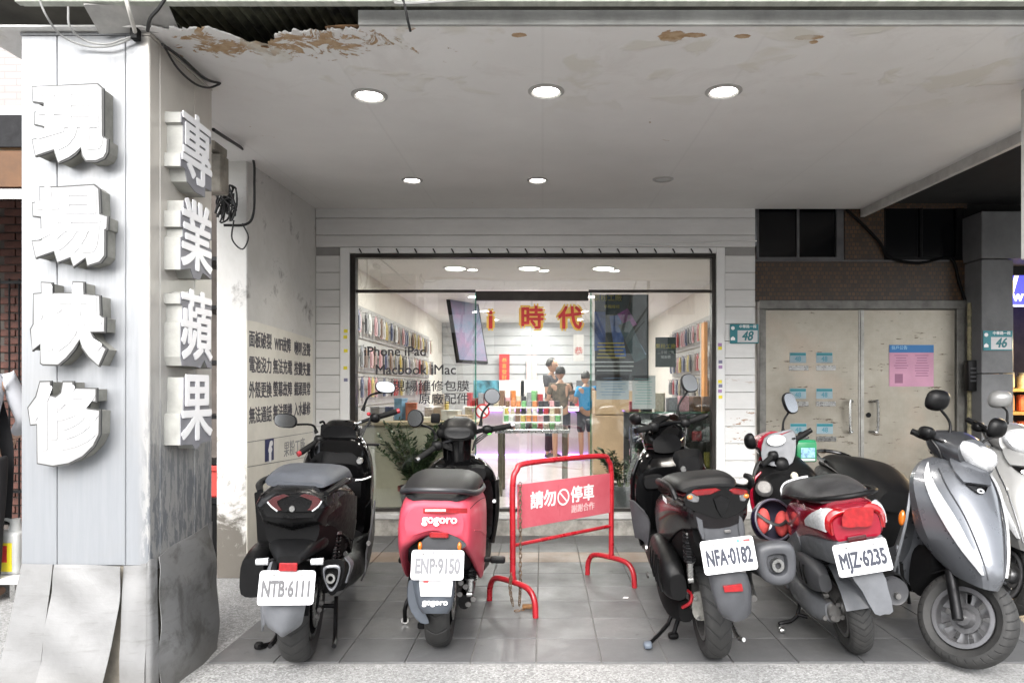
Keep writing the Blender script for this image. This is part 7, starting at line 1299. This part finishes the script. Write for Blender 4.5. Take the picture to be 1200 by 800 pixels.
# ================================================================== silver scooter facing the street
silver = mat('silver_metallic', (.125, .132, .145), .30, metal=.55, var=.06, scale=5, coat=.5, rvar=.05)
dk_sil = mat('dark_silver', (.05, .052, .057), .32, metal=.5, var=.1, coat=.4)
def silver_scooter(label, pos, heading, lean, steer, pm_, partial=False, px=None):
    b = Bike(label, 0, 500, heading, lean, pos=pos, wy=.97)
    wb = 1.22; rows = []
    S = Surf([[(1.375, 0, .385), (1.36, .035, .385), (1.30, .06, .39), (1.20, .075, .40), (1.12, 0, .40)], [(1.385, 0, .45), (1.36, .055, .45), (1.26, .095, .45), (1.12, .125, .46), (1.02, 0, .46)], [(1.35, 0, .55), (1.315, .082, .55), (1.21, .142, .55), (1.06, .182, .55), (.97, 0, .55)], [(1.285, 0, .67), (1.25, .098, .67), (1.14, .168, .67), (1.02, .205, .67), (.93, 0, .67)], [(1.20, 0, .79), (1.16, .105, .79), (1.07, .180, .79), (.98, .205, .79), (.90, 0, .79)], [(1.12, 0, .875), (1.09, .085, .875), (1.02, .145, .875), (.96, .16, .875), (.89, 0, .875)], [(1.05, 0, .91), (1.03, .05, .91), (.99, .09, .91), (.95, .095, .91), (.90, 0, .91)]])
    b.add('front_apron', S.geom(2), pm_, angle=24)
    for s in (1, -1):
        v = lambda q: q if s > 0 else 1 - q
        ln = b.add('turn_signal', S.patch([(.16, v(.10), v(.12)), (.30, v(.115), v(.175)), (.48, v(.15), v(.22)), (.62, v(.185), v(.24)), (.76, v(.22), v(.25)), (.84, v(.243), v(.252))], .006, .010, 6, 8), clear_lens)
        b.add('apron_crease', g_tube([S.pt(u, v(q)) + S.nrm(u, v(q)) * .002 for u, q in ((.12, .075), (.3, .085), (.5, .11), (.66, .145), (.8, .18))], .0035, 6, 4), dk_sil, ln)
        rf_ = b.add('side_reflector', g_ell((.985, s * .222, .60), (.018, .016, .038)), amber_lens)
        b.add('leg_shield', g_panel([[(.93, s * .05, .86), (.90, s * .13, .84), (.95, s * .175, .80)], [(.93, s * .05, .62), (.90, s * .15, .60), (.98, s * .195, .60)], [(.91, s * .05, .42), (.87, s * .17, .42), (.98, s * .215, .42)], [(.87, s * .05, .29), (.83, s * .17, .28), (.93, s * .20, .29)]], 4, 4, .012), pm_)
        b.add('lower_side', g_panel([[(.95, s * .21, .46), (.80, s * .205, .40), (.55, s * .20, .36)], [(.97, s * .205, .38), (.80, s * .20, .31), (.55, s * .195, .28)], [(.93, s * .16, .28), (.80, s * .17, .25), (.55, s * .17, .22)]], 4, 4, .010), pm_)
    # emblem wing in the middle of the apron
    w_ = b.add('emblem_wing', S.patch([(.645, -.012, .012), (.665, -.035, .035), (.69, -.055, .055), (.70, -.06, .06)], .004, .006, 5, 8), black_gl)
    e_ = S.pt(.665, 0); b.add('emblem', g_x(g_lathe([(.005, .0), (.012, .0), (.012, .006), (.005, .006)], 18, 'x', True), Matrix.Translation(e_ + Vector((.006, 0, 0))) @ Matrix.Rotation(R(-25), 4, 'Y') @ Matrix.Scale(1.5, 4, (0, 1, 0))), steel, w_)
    b.add('apron_bulge', S.patch([(.70, -.07, .07), (.78, -.10, .10), (.88, -.12, .12), (.96, -.12, .12)], .010, .02, 5, 8), pm_)
    b.add('inner_wheel_arch', g_shell([st(.98, [(0, .50), (.12, .48), (.15, .40), (.13, .26), (0, .22)]), st(1.10, [(0, .52), (.10, .50), (.12, .44), (.10, .40), (0, .40)])]), black_mt)
    b.add('floor_board', g_shell([st(.30, [(0, .36), (.15, .36), (.19, .33), (.17, .25), (0, .23)]), st(.6, [(0, .33), (.17, .33), (.205, .30), (.18, .23), (0, .21)]), st(.92, [(0, .38), (.15, .37), (.2, .33), (.17, .25), (0, .23)])]), black_mt)
    b.add('body', g_shell([st(-.40, [(0, .72), (.07, .72), (.10, .69), (.09, .63), (0, .61)]), st(-.2, [(0, .75), (.11, .74), (.16, .68), (.15, .58), (0, .56)]), st(.1, [(0, .73), (.13, .72), (.185, .62), (.17, .46), (0, .44)]), st(.4, [(0, .66), (.12, .65), (.165, .54), (.16, .36), (0, .34)]), st(.52, [(0, .58), (.09, .57), (.13, .48), (.13, .35), (0, .33)])]), black_pl)
    b.add('seat', g_shell([st(-.34, [(0, .755), (.05, .755), (.09, .745), (.095, .725), (0, .72)]), st(-.26, [(0, .805), (.075, .803), (.12, .775), (.125, .735), (0, .72)]), st(-.05, [(0, .82), (.09, .817), (.145, .78), (.15, .73), (0, .715)]), st(.2, [(0, .81), (.11, .807), (.165, .76), (.175, .70), (0, .68)]), st(.42, [(0, .745), (.10, .742), (.15, .70), (.155, .63), (0, .61)]), st(.55, [(0, .68), (.07, .677), (.11, .64), (.12, .585), (0, .57)])]), mat('matt_seat', (.005, .005, .0053), .55, spec=.2, var=.15, scale=14, bump=.12, bscale=260))
    b.add('seat_welt', g_tube([(.54, -.115, .595), (.42, -.160, .645), (.2, -.178, .71), (-.05, -.172, .752), (-.28, -.14, .772)], .006, 6, 4), black_gl)
    b.add('grab_rail', g_tube([(-.08, .17, .765), (-.25, .145, .775), (-.40, .10, .81), (-.44, 0, .82), (-.40, -.10, .81), (-.25, -.145, .775), (-.08, -.17, .765)], .013, 8, 5), black_gl)
    b.add('tail_light', g_loft([ring((-.42, 0, .66), .06, .025, 10, .7), ring((-.39, 0, .665), .09, .045, 10, .7)], 2, 2), red_lens)
    wheel(b, 0, .213, .10, .128, 8, dull_metal, tyre_c)
    b.add('transmission_case', g_loft([ring((-.06, .11, .22), .03, .045, 12, .75), ring((.1, .14, .23), .05, .065, 12, .75), ring((.42, .14, .26), .05, .08, 12, .75)], 3, 2), dull_metal)
    m0 = Vector((-.25, -.16, .30)); b.add('muffler', g_loft([ring((m0.x + dx, m0.y, m0.z - dx * .06), r_, r_, 14) for dx, r_ in ((0, .05), (.02, .06), (.3, .062), (.42, .02))], 3, 2), black_mt)
    T = front_end(b, wb, .213, .098, .128, steer, rimm=mat('grey_rim', (.15, .15, .155), .42, metal=.6, var=.2, scale=20), tm=tyre_c, spokes=9, slots=True, lipm=mat('rim_lip_grey', (.20, .20, .21), .4, metal=.6, var=.2), y_fork=.088)
    b.add('front_fender', g_x(g_panel([[(wb + .232 * math.cos(R(a)), y, .213 + .232 * math.sin(R(a)) - abs(y) * .25) for y in (-.06, -.045, 0, .045, .06)] for a in (62, 85, 110, 140)], 3, 2, .005), T), black_mt)
    # handlebar cowl with headlamp, turned with the wheel
    ax = Vector((-math.sin(R(27)), 0, math.cos(R(27)))); hub = Vector((wb, 0, .213)); TS = Matrix.Translation(hub) @ Matrix.Rotation(R(steer * .55), 4, ax) @ Matrix.Translation(-hub)
    cw_ = b.add('handlebar_cowl', g_x(g_loft([[Vector((x_ + (z_ - 1.0) * -.25, y_, z_)) for y_, z_ in pts] for x_, pts in ((.84, ((.07, .94), (.08, .99), (0, 1.02), (-.08, .99), (-.07, .94), (0, .92))), (.90, ((.12, .92), (.15, 1.0), (0, 1.05), (-.15, 1.0), (-.12, .92), (0, .89))), (1.0, ((.115, .90), (.135, .99), (0, 1.05), (-.135, .99), (-.115, .90), (0, .86))), (1.055, ((.105, .895), (.115, .975), (0, 1.025), (-.115, .975), (-.105, .895), (0, .865))))], 3, 4), TS), pm_ if partial else dk_sil)
    b.add('headlight', g_x(g_loft([[Vector((x_ + (z_ - .95) * -.42, y_ * k, .945 + (z_ - .945) * k)) for y_, z_ in ((.10, .955), (.085, .99), (.04, 1.0), (0, .99), (-.04, 1.0), (-.085, .99), (-.10, .955), (-.06, .905), (0, .885), (.06, .905))] for x_, k in ((1.03, 1.12), (1.075, 1.10), (1.105, .95), (1.118, .55))], 2, 3), TS), clear_lens, cw_)
    L, Rr, C = TS @ Vector((.84, .33, .985)), TS @ Vector((.84, -.33, .985)), TS @ Vector((.95, 0, .96)); Ri = TS @ Vector((.92, -.16, .98))
    if px: Rr, Ri = b.p(*px['grip'], .90), b.p(*px['inner'], .97)
    hb = grip_bar(b, L, C, Rr, TS @ Vector((.92, .16, .98)), Ri, .12, end=black_pl)
    for s in (1, -1):
        mc, mf_, mm_ = TS @ Vector((.93, s * .25, 1.13)), TS @ Vector((.92, s * .17, .985)), TS @ Vector((.925, s * .195, 1.05))
        if px and s < 0: mc, mf_, mm_ = b.p(*px['mirror'], .95), b.p(*px['foot'], .98), b.p(*px['mid'], .97)
        mirror(b, mc, .125, .105, mf_, mid=mm_, tilt=(.1, R(steer * .55) + s * .15), body=black_pl if not partial else pm_)
    if px and 'lamp' in px:
        b.add('side_skirt', g_panel([[b.p(u, v, xl) for u, v, xl in r] for r in px['skirt']], 4, 4, .010), pm_)
    b.add('steering_cover', g_x(g_loft([ring((.99, 0, .84), .09, .06), ring((.965, 0, .90), .08, .05)] if 0 else [[Vector((x_ + c_ * .06, s_ * .08, z_)) for c_, s_ in [(math.cos(t), math.sin(t)) for t in [2 * math.pi * k / 10 for k in range(10)]]] for x_, z_ in ((.98, .84), (.96, .93))], 2, 2), TS), black_pl)
    for s in (1, -1): b.add('hand_lever_pod', g_x(g_ell((.93, s * .19, 1.0), (.04, .035, .03), 12, 8, .8), TS), black_pl, hb)
    for q in range(3): cable(b, [TS @ Vector((.92, -.17, .99)), TS @ Vector((.98, -.14 + .03 * q, .93)), TS @ Vector((.97, -.08, .86))], .005)
    ks = b.add('kick_stand', g_tube([(.45, .12, .25), (.38, .2, .12), (.32, .26, .02)], .011, 8, 3), dark_metal); b.add('stand_foot', g_ell((.315, .262, .02), (.022, .02, .014)), rubber, ks)
    return b
sv = silver_scooter('silver scooter facing the street with its front wheel turned', (1.885, 4.30), 180, 7, 34, silver, px=dict(grip=(1073, 507), inner=(1096, 516), mirror=(1099, 469), foot=(1112, 514), mid=(1113, 495), lamp=[(1126, 525, 1.11), (1138, 527, 1.12), (1150, 540, 1.12), (1150, 557, 1.12), (1141, 563, 1.14), (1131, 549, 1.14)], skirt=[[(1074, 596, .97), (1082, 620, 1.0), (1092, 640, 1.04)], [(1068, 640, .95), (1078, 650, .98), (1090, 656, 1.02)], [(1050, 668, .88), (1064, 676, .93), (1080, 668, .98)], [(1038, 682, .80), (1052, 694, .84), (1070, 692, .92)]]))
sv2 = silver_scooter('pale silver scooter behind the other silver one, partly hidden', (2.95, 4.95), 197, 5, 12, mat('pale_silver', (.24, .24, .235), .38, metal=.3, var=.08, coat=.3), True, px=dict(grip=(1137, 493), inner=(1156, 503), mirror=(1172, 468), foot=(1180, 497), mid=(1180, 482)))

# ================================================================== red no-parking barrier
A, B_ = Vector((-.170, 3.87, 0)), Vector((.445, 4.43, 0)); dr = (B_ - A).normalized(); nr = Vector((dr.y, -dr.x, 0)); Hb = .82; up = Vector((0, 0, 1))
br = wthing('barrier', 'red tubular no-parking barrier with a faded red sign panel', 'barrier', (A + B_) / 2)
obj('hoop', g_tube([A + up * .155, A + up * .4, A + up * (Hb - .12), A + up * (Hb - .035) + dr * .03, A + up * Hb + dr * .12, B_ + up * Hb - dr * .12, B_ + up * (Hb - .035) - dr * .03, B_ + up * (Hb - .12), B_ + up * .4, B_ + up * .155], .0165, 12, 5), red_paint, br)
obj('lower_rail', g_tube([A + up * .36, B_ + up * .36], .011, 8, 1), red_paint, br)
for c, k in ((A, 1), (B_, 1)):
    obj('foot', g_tube([c - nr * .215 + up * .0, c - nr * .205 + up * .09, c - nr * .15 + up * .145, c + up * .155, c + nr * .13 + up * .145, c + nr * .185 + up * .09, c + nr * .195 + up * .0], .0165, 12, 5), red_paint, br)
    obj('gusset', g_prism([(-.03, .15), (.03, .15), (.012, .22), (-.012, .22)], -.003, .003, lambda u, v, d: tuple(c + dr * u + nr * d + up * v)), red_paint, br)
def m_sign():
    g = NG('faded_red_panel', .45); n = g.noise(3.0, 7, .7, dist=.6); c = g.mix(g.ramp(n, .35, .7), (.40, .065, .088), (.48, .115, .14)); dr_ = g.ramp(g.noise(6, 5, .6, src=g.mapping((1, 1, .22))), .64, .68); c = g.mix(g.math('MULTIPLY', dr_, .85), c, (.22, .006, .01)); g.color(c); g.bump(n, .15, .004); return g.m
Mf = frame(A + up * .58 + nr * .0, dr, up); W_ = (B_ - A).length
sg = obj('sign_panel', g_x(g_box((W_ / 2 + .01, -.005, 0), (W_ - .05, .255, .006), .001), Mf), m_sign(), br)
wd_ = mat('barrier_white', (.74, .72, .71), .5, var=.12, scale=30)
for s, u in (('請', .18), ('勿', .285), ('停', .51), ('車', .615)): obj('lettering', g_x(g_text(s, .105, .0025, .0008), Mf @ Matrix.Translation((u, .012, .0045))), wd_, sg, smooth=False)
obj('lettering', g_x(g_text('謝謝合作', .052, .0008, .0008), Mf @ Matrix.Translation((.565, -.072, .0045))), mat('faded_white', (.62, .40, .40), .5, var=.1), sg, smooth=False)
obj('no_sign', g_x(g_join(g_lathe([(.040, .0005), (.050, .0005), (.050, .0015), (.040, .0015)], 28, 'z', True), g_x(g_box((0, 0, .001), (.085, .009, .0008)), Matrix.Rotation(R(-45), 4, 'Z'))), Mf @ Matrix.Translation((.395, .014, .004))), wd_, sg)
rust = mat('rusty_chain', (.22, .15, .10), .6, metal=.5, var=.4, scale=40); rust2 = mat('rust_brown', (.26, .13, .05), .8, var=.4, scale=30)
chn = wthing('chain', 'rusty steel chain with padlock hanging on the red barrier', 'chain', A + nr * .04)
def link_at(p, d, k, m):
    q = d.to_track_quat('Z', 'Y').to_matrix().to_4x4(); M = Matrix.Translation(p) @ q @ Matrix.Rotation(R(90 * (k % 2) + 20), 4, 'Z')
    obj('chain_link', g_x(g_tube([(.007, 0, -.010), (.007, 0, .010), (0, 0, .017), (-.007, 0, .010), (-.007, 0, -.010), (0, 0, -.017)], .0026, 6, 2, closed=True), M), m, chn)
P = cr([A + dr * .045 + up * .70 + nr * .012, A + dr * .04 + up * .5 + nr * .02, A + dr * .04 + up * .3 + nr * .02, A + dr * .03 + up * .12 + nr * .03, A + dr * .015 + up * .03 + nr * .04], 8); k = 0
for i in range(0, len(P) - 1): link_at(P[i], P[i + 1] - P[i], i, rust)
P = cr([A - dr * .03 + up * .20 + nr * .02, A - dr * .035 + up * .12 + nr * .02, A - dr * .03 + up * .03 + nr * .04], 5)
for i in range(0, len(P) - 1): link_at(P[i], P[i + 1] - P[i], i, rust)
P = [A - dr * .03 + nr * .05 + up * .008, A + dr * .0 + nr * .06 + up * .008, A + dr * .05 + nr * .06 + up * .01, A + dr * .10 + nr * .05 + up * .008]
for i in range(3): link_at(P[i].lerp(P[i + 1], .5), P[i + 1] - P[i], i, rust2)
pdl = obj('padlock', g_box(A + dr * .07 + nr * .055 + up * .014, (.07, .03, .024), .005), rust2, chn); obj('shackle', g_tube([A + dr * .10 + nr * .05 + up * .02, A + dr * .125 + nr * .055 + up * .022, A + dr * .105 + nr * .075 + up * .02], .005, 6, 3), rust, pdl)
obj('paper_scrap', g_prism([(-.018, -.012), (.012, -.016), (.02, .008), (-.006, .014)], .0015, .003, lambda u, v, d: (at(733, 700, 4.08).x + u, 4.08 + v, d)), paper_w, label='tiny white scrap of paper on the floor tiles by the barrier', cat='litter')
# ================================================================== people
def skin_body(name, J, E, parent, m, sub=2):            # J: name -> (point, radius); grown with a Skin modifier
    ks = list(J); me = bpy.data.meshes.new(name); me.from_pydata([tuple(J[k][0]) for k in ks], [(ks.index(a), ks.index(c)) for a, c in E], []); me.materials.append(m)
    o = bpy.data.objects.new(name, me); COL.objects.link(o)
    md = o.modifiers.new('skin', 'SKIN'); md.use_smooth_shade = True; sm = o.modifiers.new('sub', 'SUBSURF'); sm.levels = sm.render_levels = sub
    for i, k in enumerate(ks):
        r = J[k][1]; r = (r, r) if not isinstance(r, tuple) else r; me.skin_vertices[0].data[i].radius = r; me.skin_vertices[0].data[i].use_root = (i == 0)
    bpy.context.view_layer.update(); ev = o.evaluated_get(bpy.context.evaluated_depsgraph_get()); m2 = bpy.data.meshes.new_from_object(ev)
    g = [v.co.copy() for v in m2.vertices], [tuple(p.vertices) for p in m2.polygons]; bpy.data.objects.remove(o)
    return obj(name, g, m, parent, angle=180)
def person(label, base, h, rz, shirt, trousers, hair, arms, skin=(.50, .30, .21), lean=0.0, legs=None, long_trousers=False, short_hair=True, long_sleeve=False, apron=None, barefoot=False):
    t = thing('person', label, 'person', base, (0, 0, rz)); s = h / 1.7; V3 = lambda x, y, z: Vector((x * s + lean * max(0, z - .9) * s, y * s, z * s))     # faces +x, left is +y
    sk = mat('skin_%.2f' % skin[0], skin, .5, var=.08); J = {'hip': (V3(0, 0, .92), (.10 * s, .13 * s)), 'waist': (V3(0, 0, 1.08), (.085 * s, .115 * s)), 'chest': (V3(0, 0, 1.28), (.10 * s, .145 * s)), 'neck0': (V3(0, 0, 1.42), .055 * s), 'neck1': (V3(.01, 0, 1.50), .048 * s)}; E = [('hip', 'waist'), ('waist', 'chest'), ('chest', 'neck0'), ('neck0', 'neck1')]
    hands = []
    for sd, nm in ((1, 'l'), (-1, 'r')):
        leg = (legs or {}).get(nm, ((0, .10), (.0, .10)))
        K, A = leg; J['th' + nm] = (V3(0, sd * .095, .84), .082 * s); J['kn' + nm] = (V3(K[0], sd * K[1], .48), .055 * s); J['cf' + nm] = (V3(A[0] - .015, sd * A[1], .30), .052 * s); J['an' + nm] = (V3(A[0] - .02, sd * A[1], .085), .036 * s); J['hl' + nm] = (V3(A[0] - .03, sd * A[1], .045), .034 * s); J['to' + nm] = (V3(A[0] + .15, sd * (A[1] + .02), .028), .028 * s)
        E += [('hip', 'th' + nm), ('th' + nm, 'kn' + nm), ('kn' + nm, 'cf' + nm), ('cf' + nm, 'an' + nm), ('an' + nm, 'hl' + nm), ('hl' + nm, 'to' + nm)]
        el, wr = arms[nm]; J['sh' + nm] = (V3(0, sd * .165, 1.385), .052 * s); J['el' + nm] = (V3(*el), .040 * s); J['wr' + nm] = (V3(*wr), .027 * s); d = (V3(*wr) - V3(*el)).normalized(); J['pa' + nm] = (V3(*wr) + d * .07 * s, (.020 * s, .036 * s))
        E += [('chest', 'sh' + nm), ('sh' + nm, 'el' + nm), ('el' + nm, 'wr' + nm), ('wr' + nm, 'pa' + nm)]
        side = Vector((0, 0, 1)).cross(d); side = side.normalized() if side.length > .1 else Vector((1, 0, 0)); nrm_ = d.cross(side)
        for q, (off, ln) in enumerate(((-.026, .066), (-.009, .078), (.009, .074), (.026, .058))):
            c = J['pa' + nm][0] + side * off * s; J['f%s%da' % (nm, q)] = (c + d * .03 * s, .0095 * s); J['f%s%db' % (nm, q)] = (c + d * (.03 + ln * .5) * s - nrm_ * .008 * s, .0085 * s); J['f%s%dc' % (nm, q)] = (c + d * (.03 + ln * .85) * s - nrm_ * .026 * s, .0075 * s)
            E += [('pa' + nm, 'f%s%da' % (nm, q)), ('f%s%da' % (nm, q), 'f%s%db' % (nm, q)), ('f%s%db' % (nm, q), 'f%s%dc' % (nm, q))]
        c = J['wr' + nm][0] + d * .03 * s - side * .03 * s; J['t%sa' % nm] = (c - side * .012 * s, .010 * s); J['t%sb' % nm] = (c - side * .025 * s + d * .04 * s, .009 * s); E += [('wr' + nm, 't%sa' % nm), ('t%sa' % nm, 't%sb' % nm)]
    body = skin_body('body', J, E, t, sk)
    hc = V3(.025, 0, 1.60); r = .105 * s
    loops = []
    for i in range(13):
        ph = -math.pi / 2 + math.pi * i / 12; z = math.sin(ph); w_ = math.cos(ph); jaw = 1 - .28 * max(0, -z) ** 1.3; loops.append([hc + Vector((r * .92 * w_ * math.cos(a) * jaw + .012 * s * max(0, -z) * (1 if math.cos(a) > 0 else 0), r * .76 * w_ * math.sin(a) * jaw, r * 1.16 * z)) for a in [2 * math.pi * k / 20 for k in range(20)]])
    hd = obj('head', g_loft(loops[0:], 1, 1), sk, t, angle=180)
    obj('nose', g_loft([[hc + Vector((r * .86, y * s, z * s)) for y, z in ((-.006, .02), (.006, .02), (.016, -.028), (-.016, -.028))], [hc + Vector((r * .98, y * s, z * s)) for y, z in ((-.005, .012), (.005, .012), (.011, -.026), (-.011, -.026))], [hc + Vector((r * 1.08, y * s, (z - .012) * s)) for y, z in ((-.003, .0), (.003, .0), (.006, -.01), (-.006, -.01))]], 2, 2), sk, hd)
    for sd in (-1, 1):
        obj('eye', g_ell(hc + Vector((r * .83, sd * .033 * s, .006 * s)), (.008 * s, .013 * s, .008 * s)), mat('eye_dark', (.03, .02, .02), .2, var=0), hd); obj('ear', g_ell(hc + Vector((-.005 * s, sd * r * .77, -.005 * s)), (.018 * s, .009 * s, .03 * s)), sk, hd)
    obj('mouth', g_ell(hc + Vector((r * .83, 0, -.055 * s)), (.006 * s, .022 * s, .006 * s)), mat('lips', (.38, .14, .12), .5, var=0), hd)
    hl = []
    for i in range(9):
        ph = R(90 - i * (13 if short_hair else 17)); hl.append([hc + Vector((-.012 * s + r * 1.03 * math.cos(ph) * math.cos(a) * (1 if math.cos(a) < .35 or i < 4 else (.80 if i < 6 else .55)), r * .87 * math.cos(ph) * math.sin(a), .012 * s + r * 1.18 * math.sin(ph))) + Vector((random.uniform(-.003, .003), random.uniform(-.003, .003), random.uniform(-.004, .004))) for a in [2 * math.pi * k / 22 for k in range(22)]])
    obj('hair', g_loft(hl, 1, 1), mat('hair_black', hair, .45, var=.3, scale=30, bump=.4, bscale=90), t, angle=180)
    up = {k: (J[k][0], tuple(q * 1.14 + .008 * s for q in (J[k][1] if isinstance(J[k][1], tuple) else (J[k][1],) * 2))) for k in ('hip', 'waist', 'chest')}; up['neck0'] = (V3(0, 0, 1.405), .066 * s); Es = [('hip', 'waist'), ('waist', 'chest'), ('chest', 'neck0')]
    for nm in 'lr':
        up['sh' + nm] = (J['sh' + nm][0], .064 * s); e = J['el' + nm][0]; q = J['sh' + nm][0].lerp(e, 1.0 if long_sleeve else .72); up['sl' + nm] = (q, .052 * s); Es += [('chest', 'sh' + nm), ('sh' + nm, 'sl' + nm)]
        if long_sleeve: up['cu' + nm] = (e.lerp(J['wr' + nm][0], .9), .038 * s); Es += [('sl' + nm, 'cu' + nm)]
    skin_body('shirt', up, Es, t, shirt)
    dn = {'hip': (V3(0, 0, .95), (.112 * s, .142 * s))}; Es = []
    for nm in 'lr':
        dn['th' + nm] = (J['th' + nm][0], .100 * s); dn['kn' + nm] = (J['kn' + nm][0] + Vector((0, 0, 0 if long_trousers else .03 * s)), (.066 if long_trousers else .085) * s); Es += [('hip', 'th' + nm), ('th' + nm, 'kn' + nm)]
        if long_trousers: dn['an' + nm] = (J['an' + nm][0] + Vector((0, 0, .03 * s)), .052 * s); Es += [('kn' + nm, 'an' + nm)]
    skin_body('trousers' if long_trousers else 'shorts', dn, Es, t, trousers)
    if not barefoot:
        for nm in 'lr':
            a, c = J['hl' + nm][0], J['to' + nm][0]; d = (c - a).normalized(); obj('shoe', g_loft([[p + Vector((0, y * s, z * s)) for y, z in ((-.04, -.01), (-.042, .015), (0, zt), (.042, .015), (.04, -.01), (0, -.02))] for p, zt in ((a - d * .03 * s, .05), (a + d * .02 * s, .07), (a.lerp(c, .6), .045), (c + d * .03 * s, .02))], 3, 3), mat('shoe_dark', (.05, .05, .055), .6, var=.2), t)
    if apron: obj('apron', g_panel([[V3(.115, y, 1.30) for y in (-.10, 0, .10)], [V3(.135, y, 1.05) for y in (-.16, 0, .16)], [V3(.145, y, .85) for y in (-.18, 0, .18)], [V3(.13, y, .45) for y in (-.17, 0, .17)]], 4, 4, .006), apron, t)
    return t
blue_sh = mat('blue_tshirt', (.02, .30, .62), .8, var=.1, scale=20); navy_sh = mat('navy_shorts', (.015, .018, .035), .8, var=.1); camo = mat('camouflage_shirt', (.18, .15, .11), .8, var=.5, scale=14, tint=(.02, .02, .02)); dark_sh = mat('dark_grey_shirt', (.07, .07, .08), .8, var=.2)
hang = {'l': ((.02, .24, 1.10), (.10, .25, .88)), 'r': ((.02, -.24, 1.10), (.10, -.25, .88))}; hold = {'l': ((.02, .22, 1.12), (.24, .12, 1.12)), 'r': ((.02, -.22, 1.12), (.24, -.12, 1.12))}
by = 10.15
person('boy in a bright blue T-shirt and navy shorts standing in the shop', (at(686.5, 455, by).x, by, .189), 1.30, R(115), blue_sh, navy_sh, (.015, .013, .012), hold, legs={'l': ((.02, .10), (.0, .11)), 'r': ((.0, .10), (.02, .10))})
person('adult in a dark grey shirt bending at the service counter', (at(648, 455, 9.75).x - .02, 10.35, .189), 1.50, R(-25), dark_sh, navy_sh, (.018, .015, .013), hold, long_trousers=True)
person('child in a camouflage shirt standing before the service counter', (at(657, 455, 9.6).x, 9.7, .189), 1.36, R(100), camo, navy_sh, (.012, .011, .010), hold)
person('woman in a white blouse and black apron working beside the pillar', (-3.33, 3.98, .0), 1.60, R(115), mat('white_blouse', (.42, .43, .46), .8, var=.08), mat('black_trousers', (.012, .012, .014), .8, var=.1), (.04, .018, .012), {'l': ((.12, .22, 1.10), (.30, .12, 1.0)), 'r': ((.10, -.24, 1.12), (.32, -.14, 1.02))}, lean=.22, long_trousers=True, short_hair=False, long_sleeve=True, apron=mat('black_apron', (.010, .010, .012), .8, var=.1), barefoot=True)
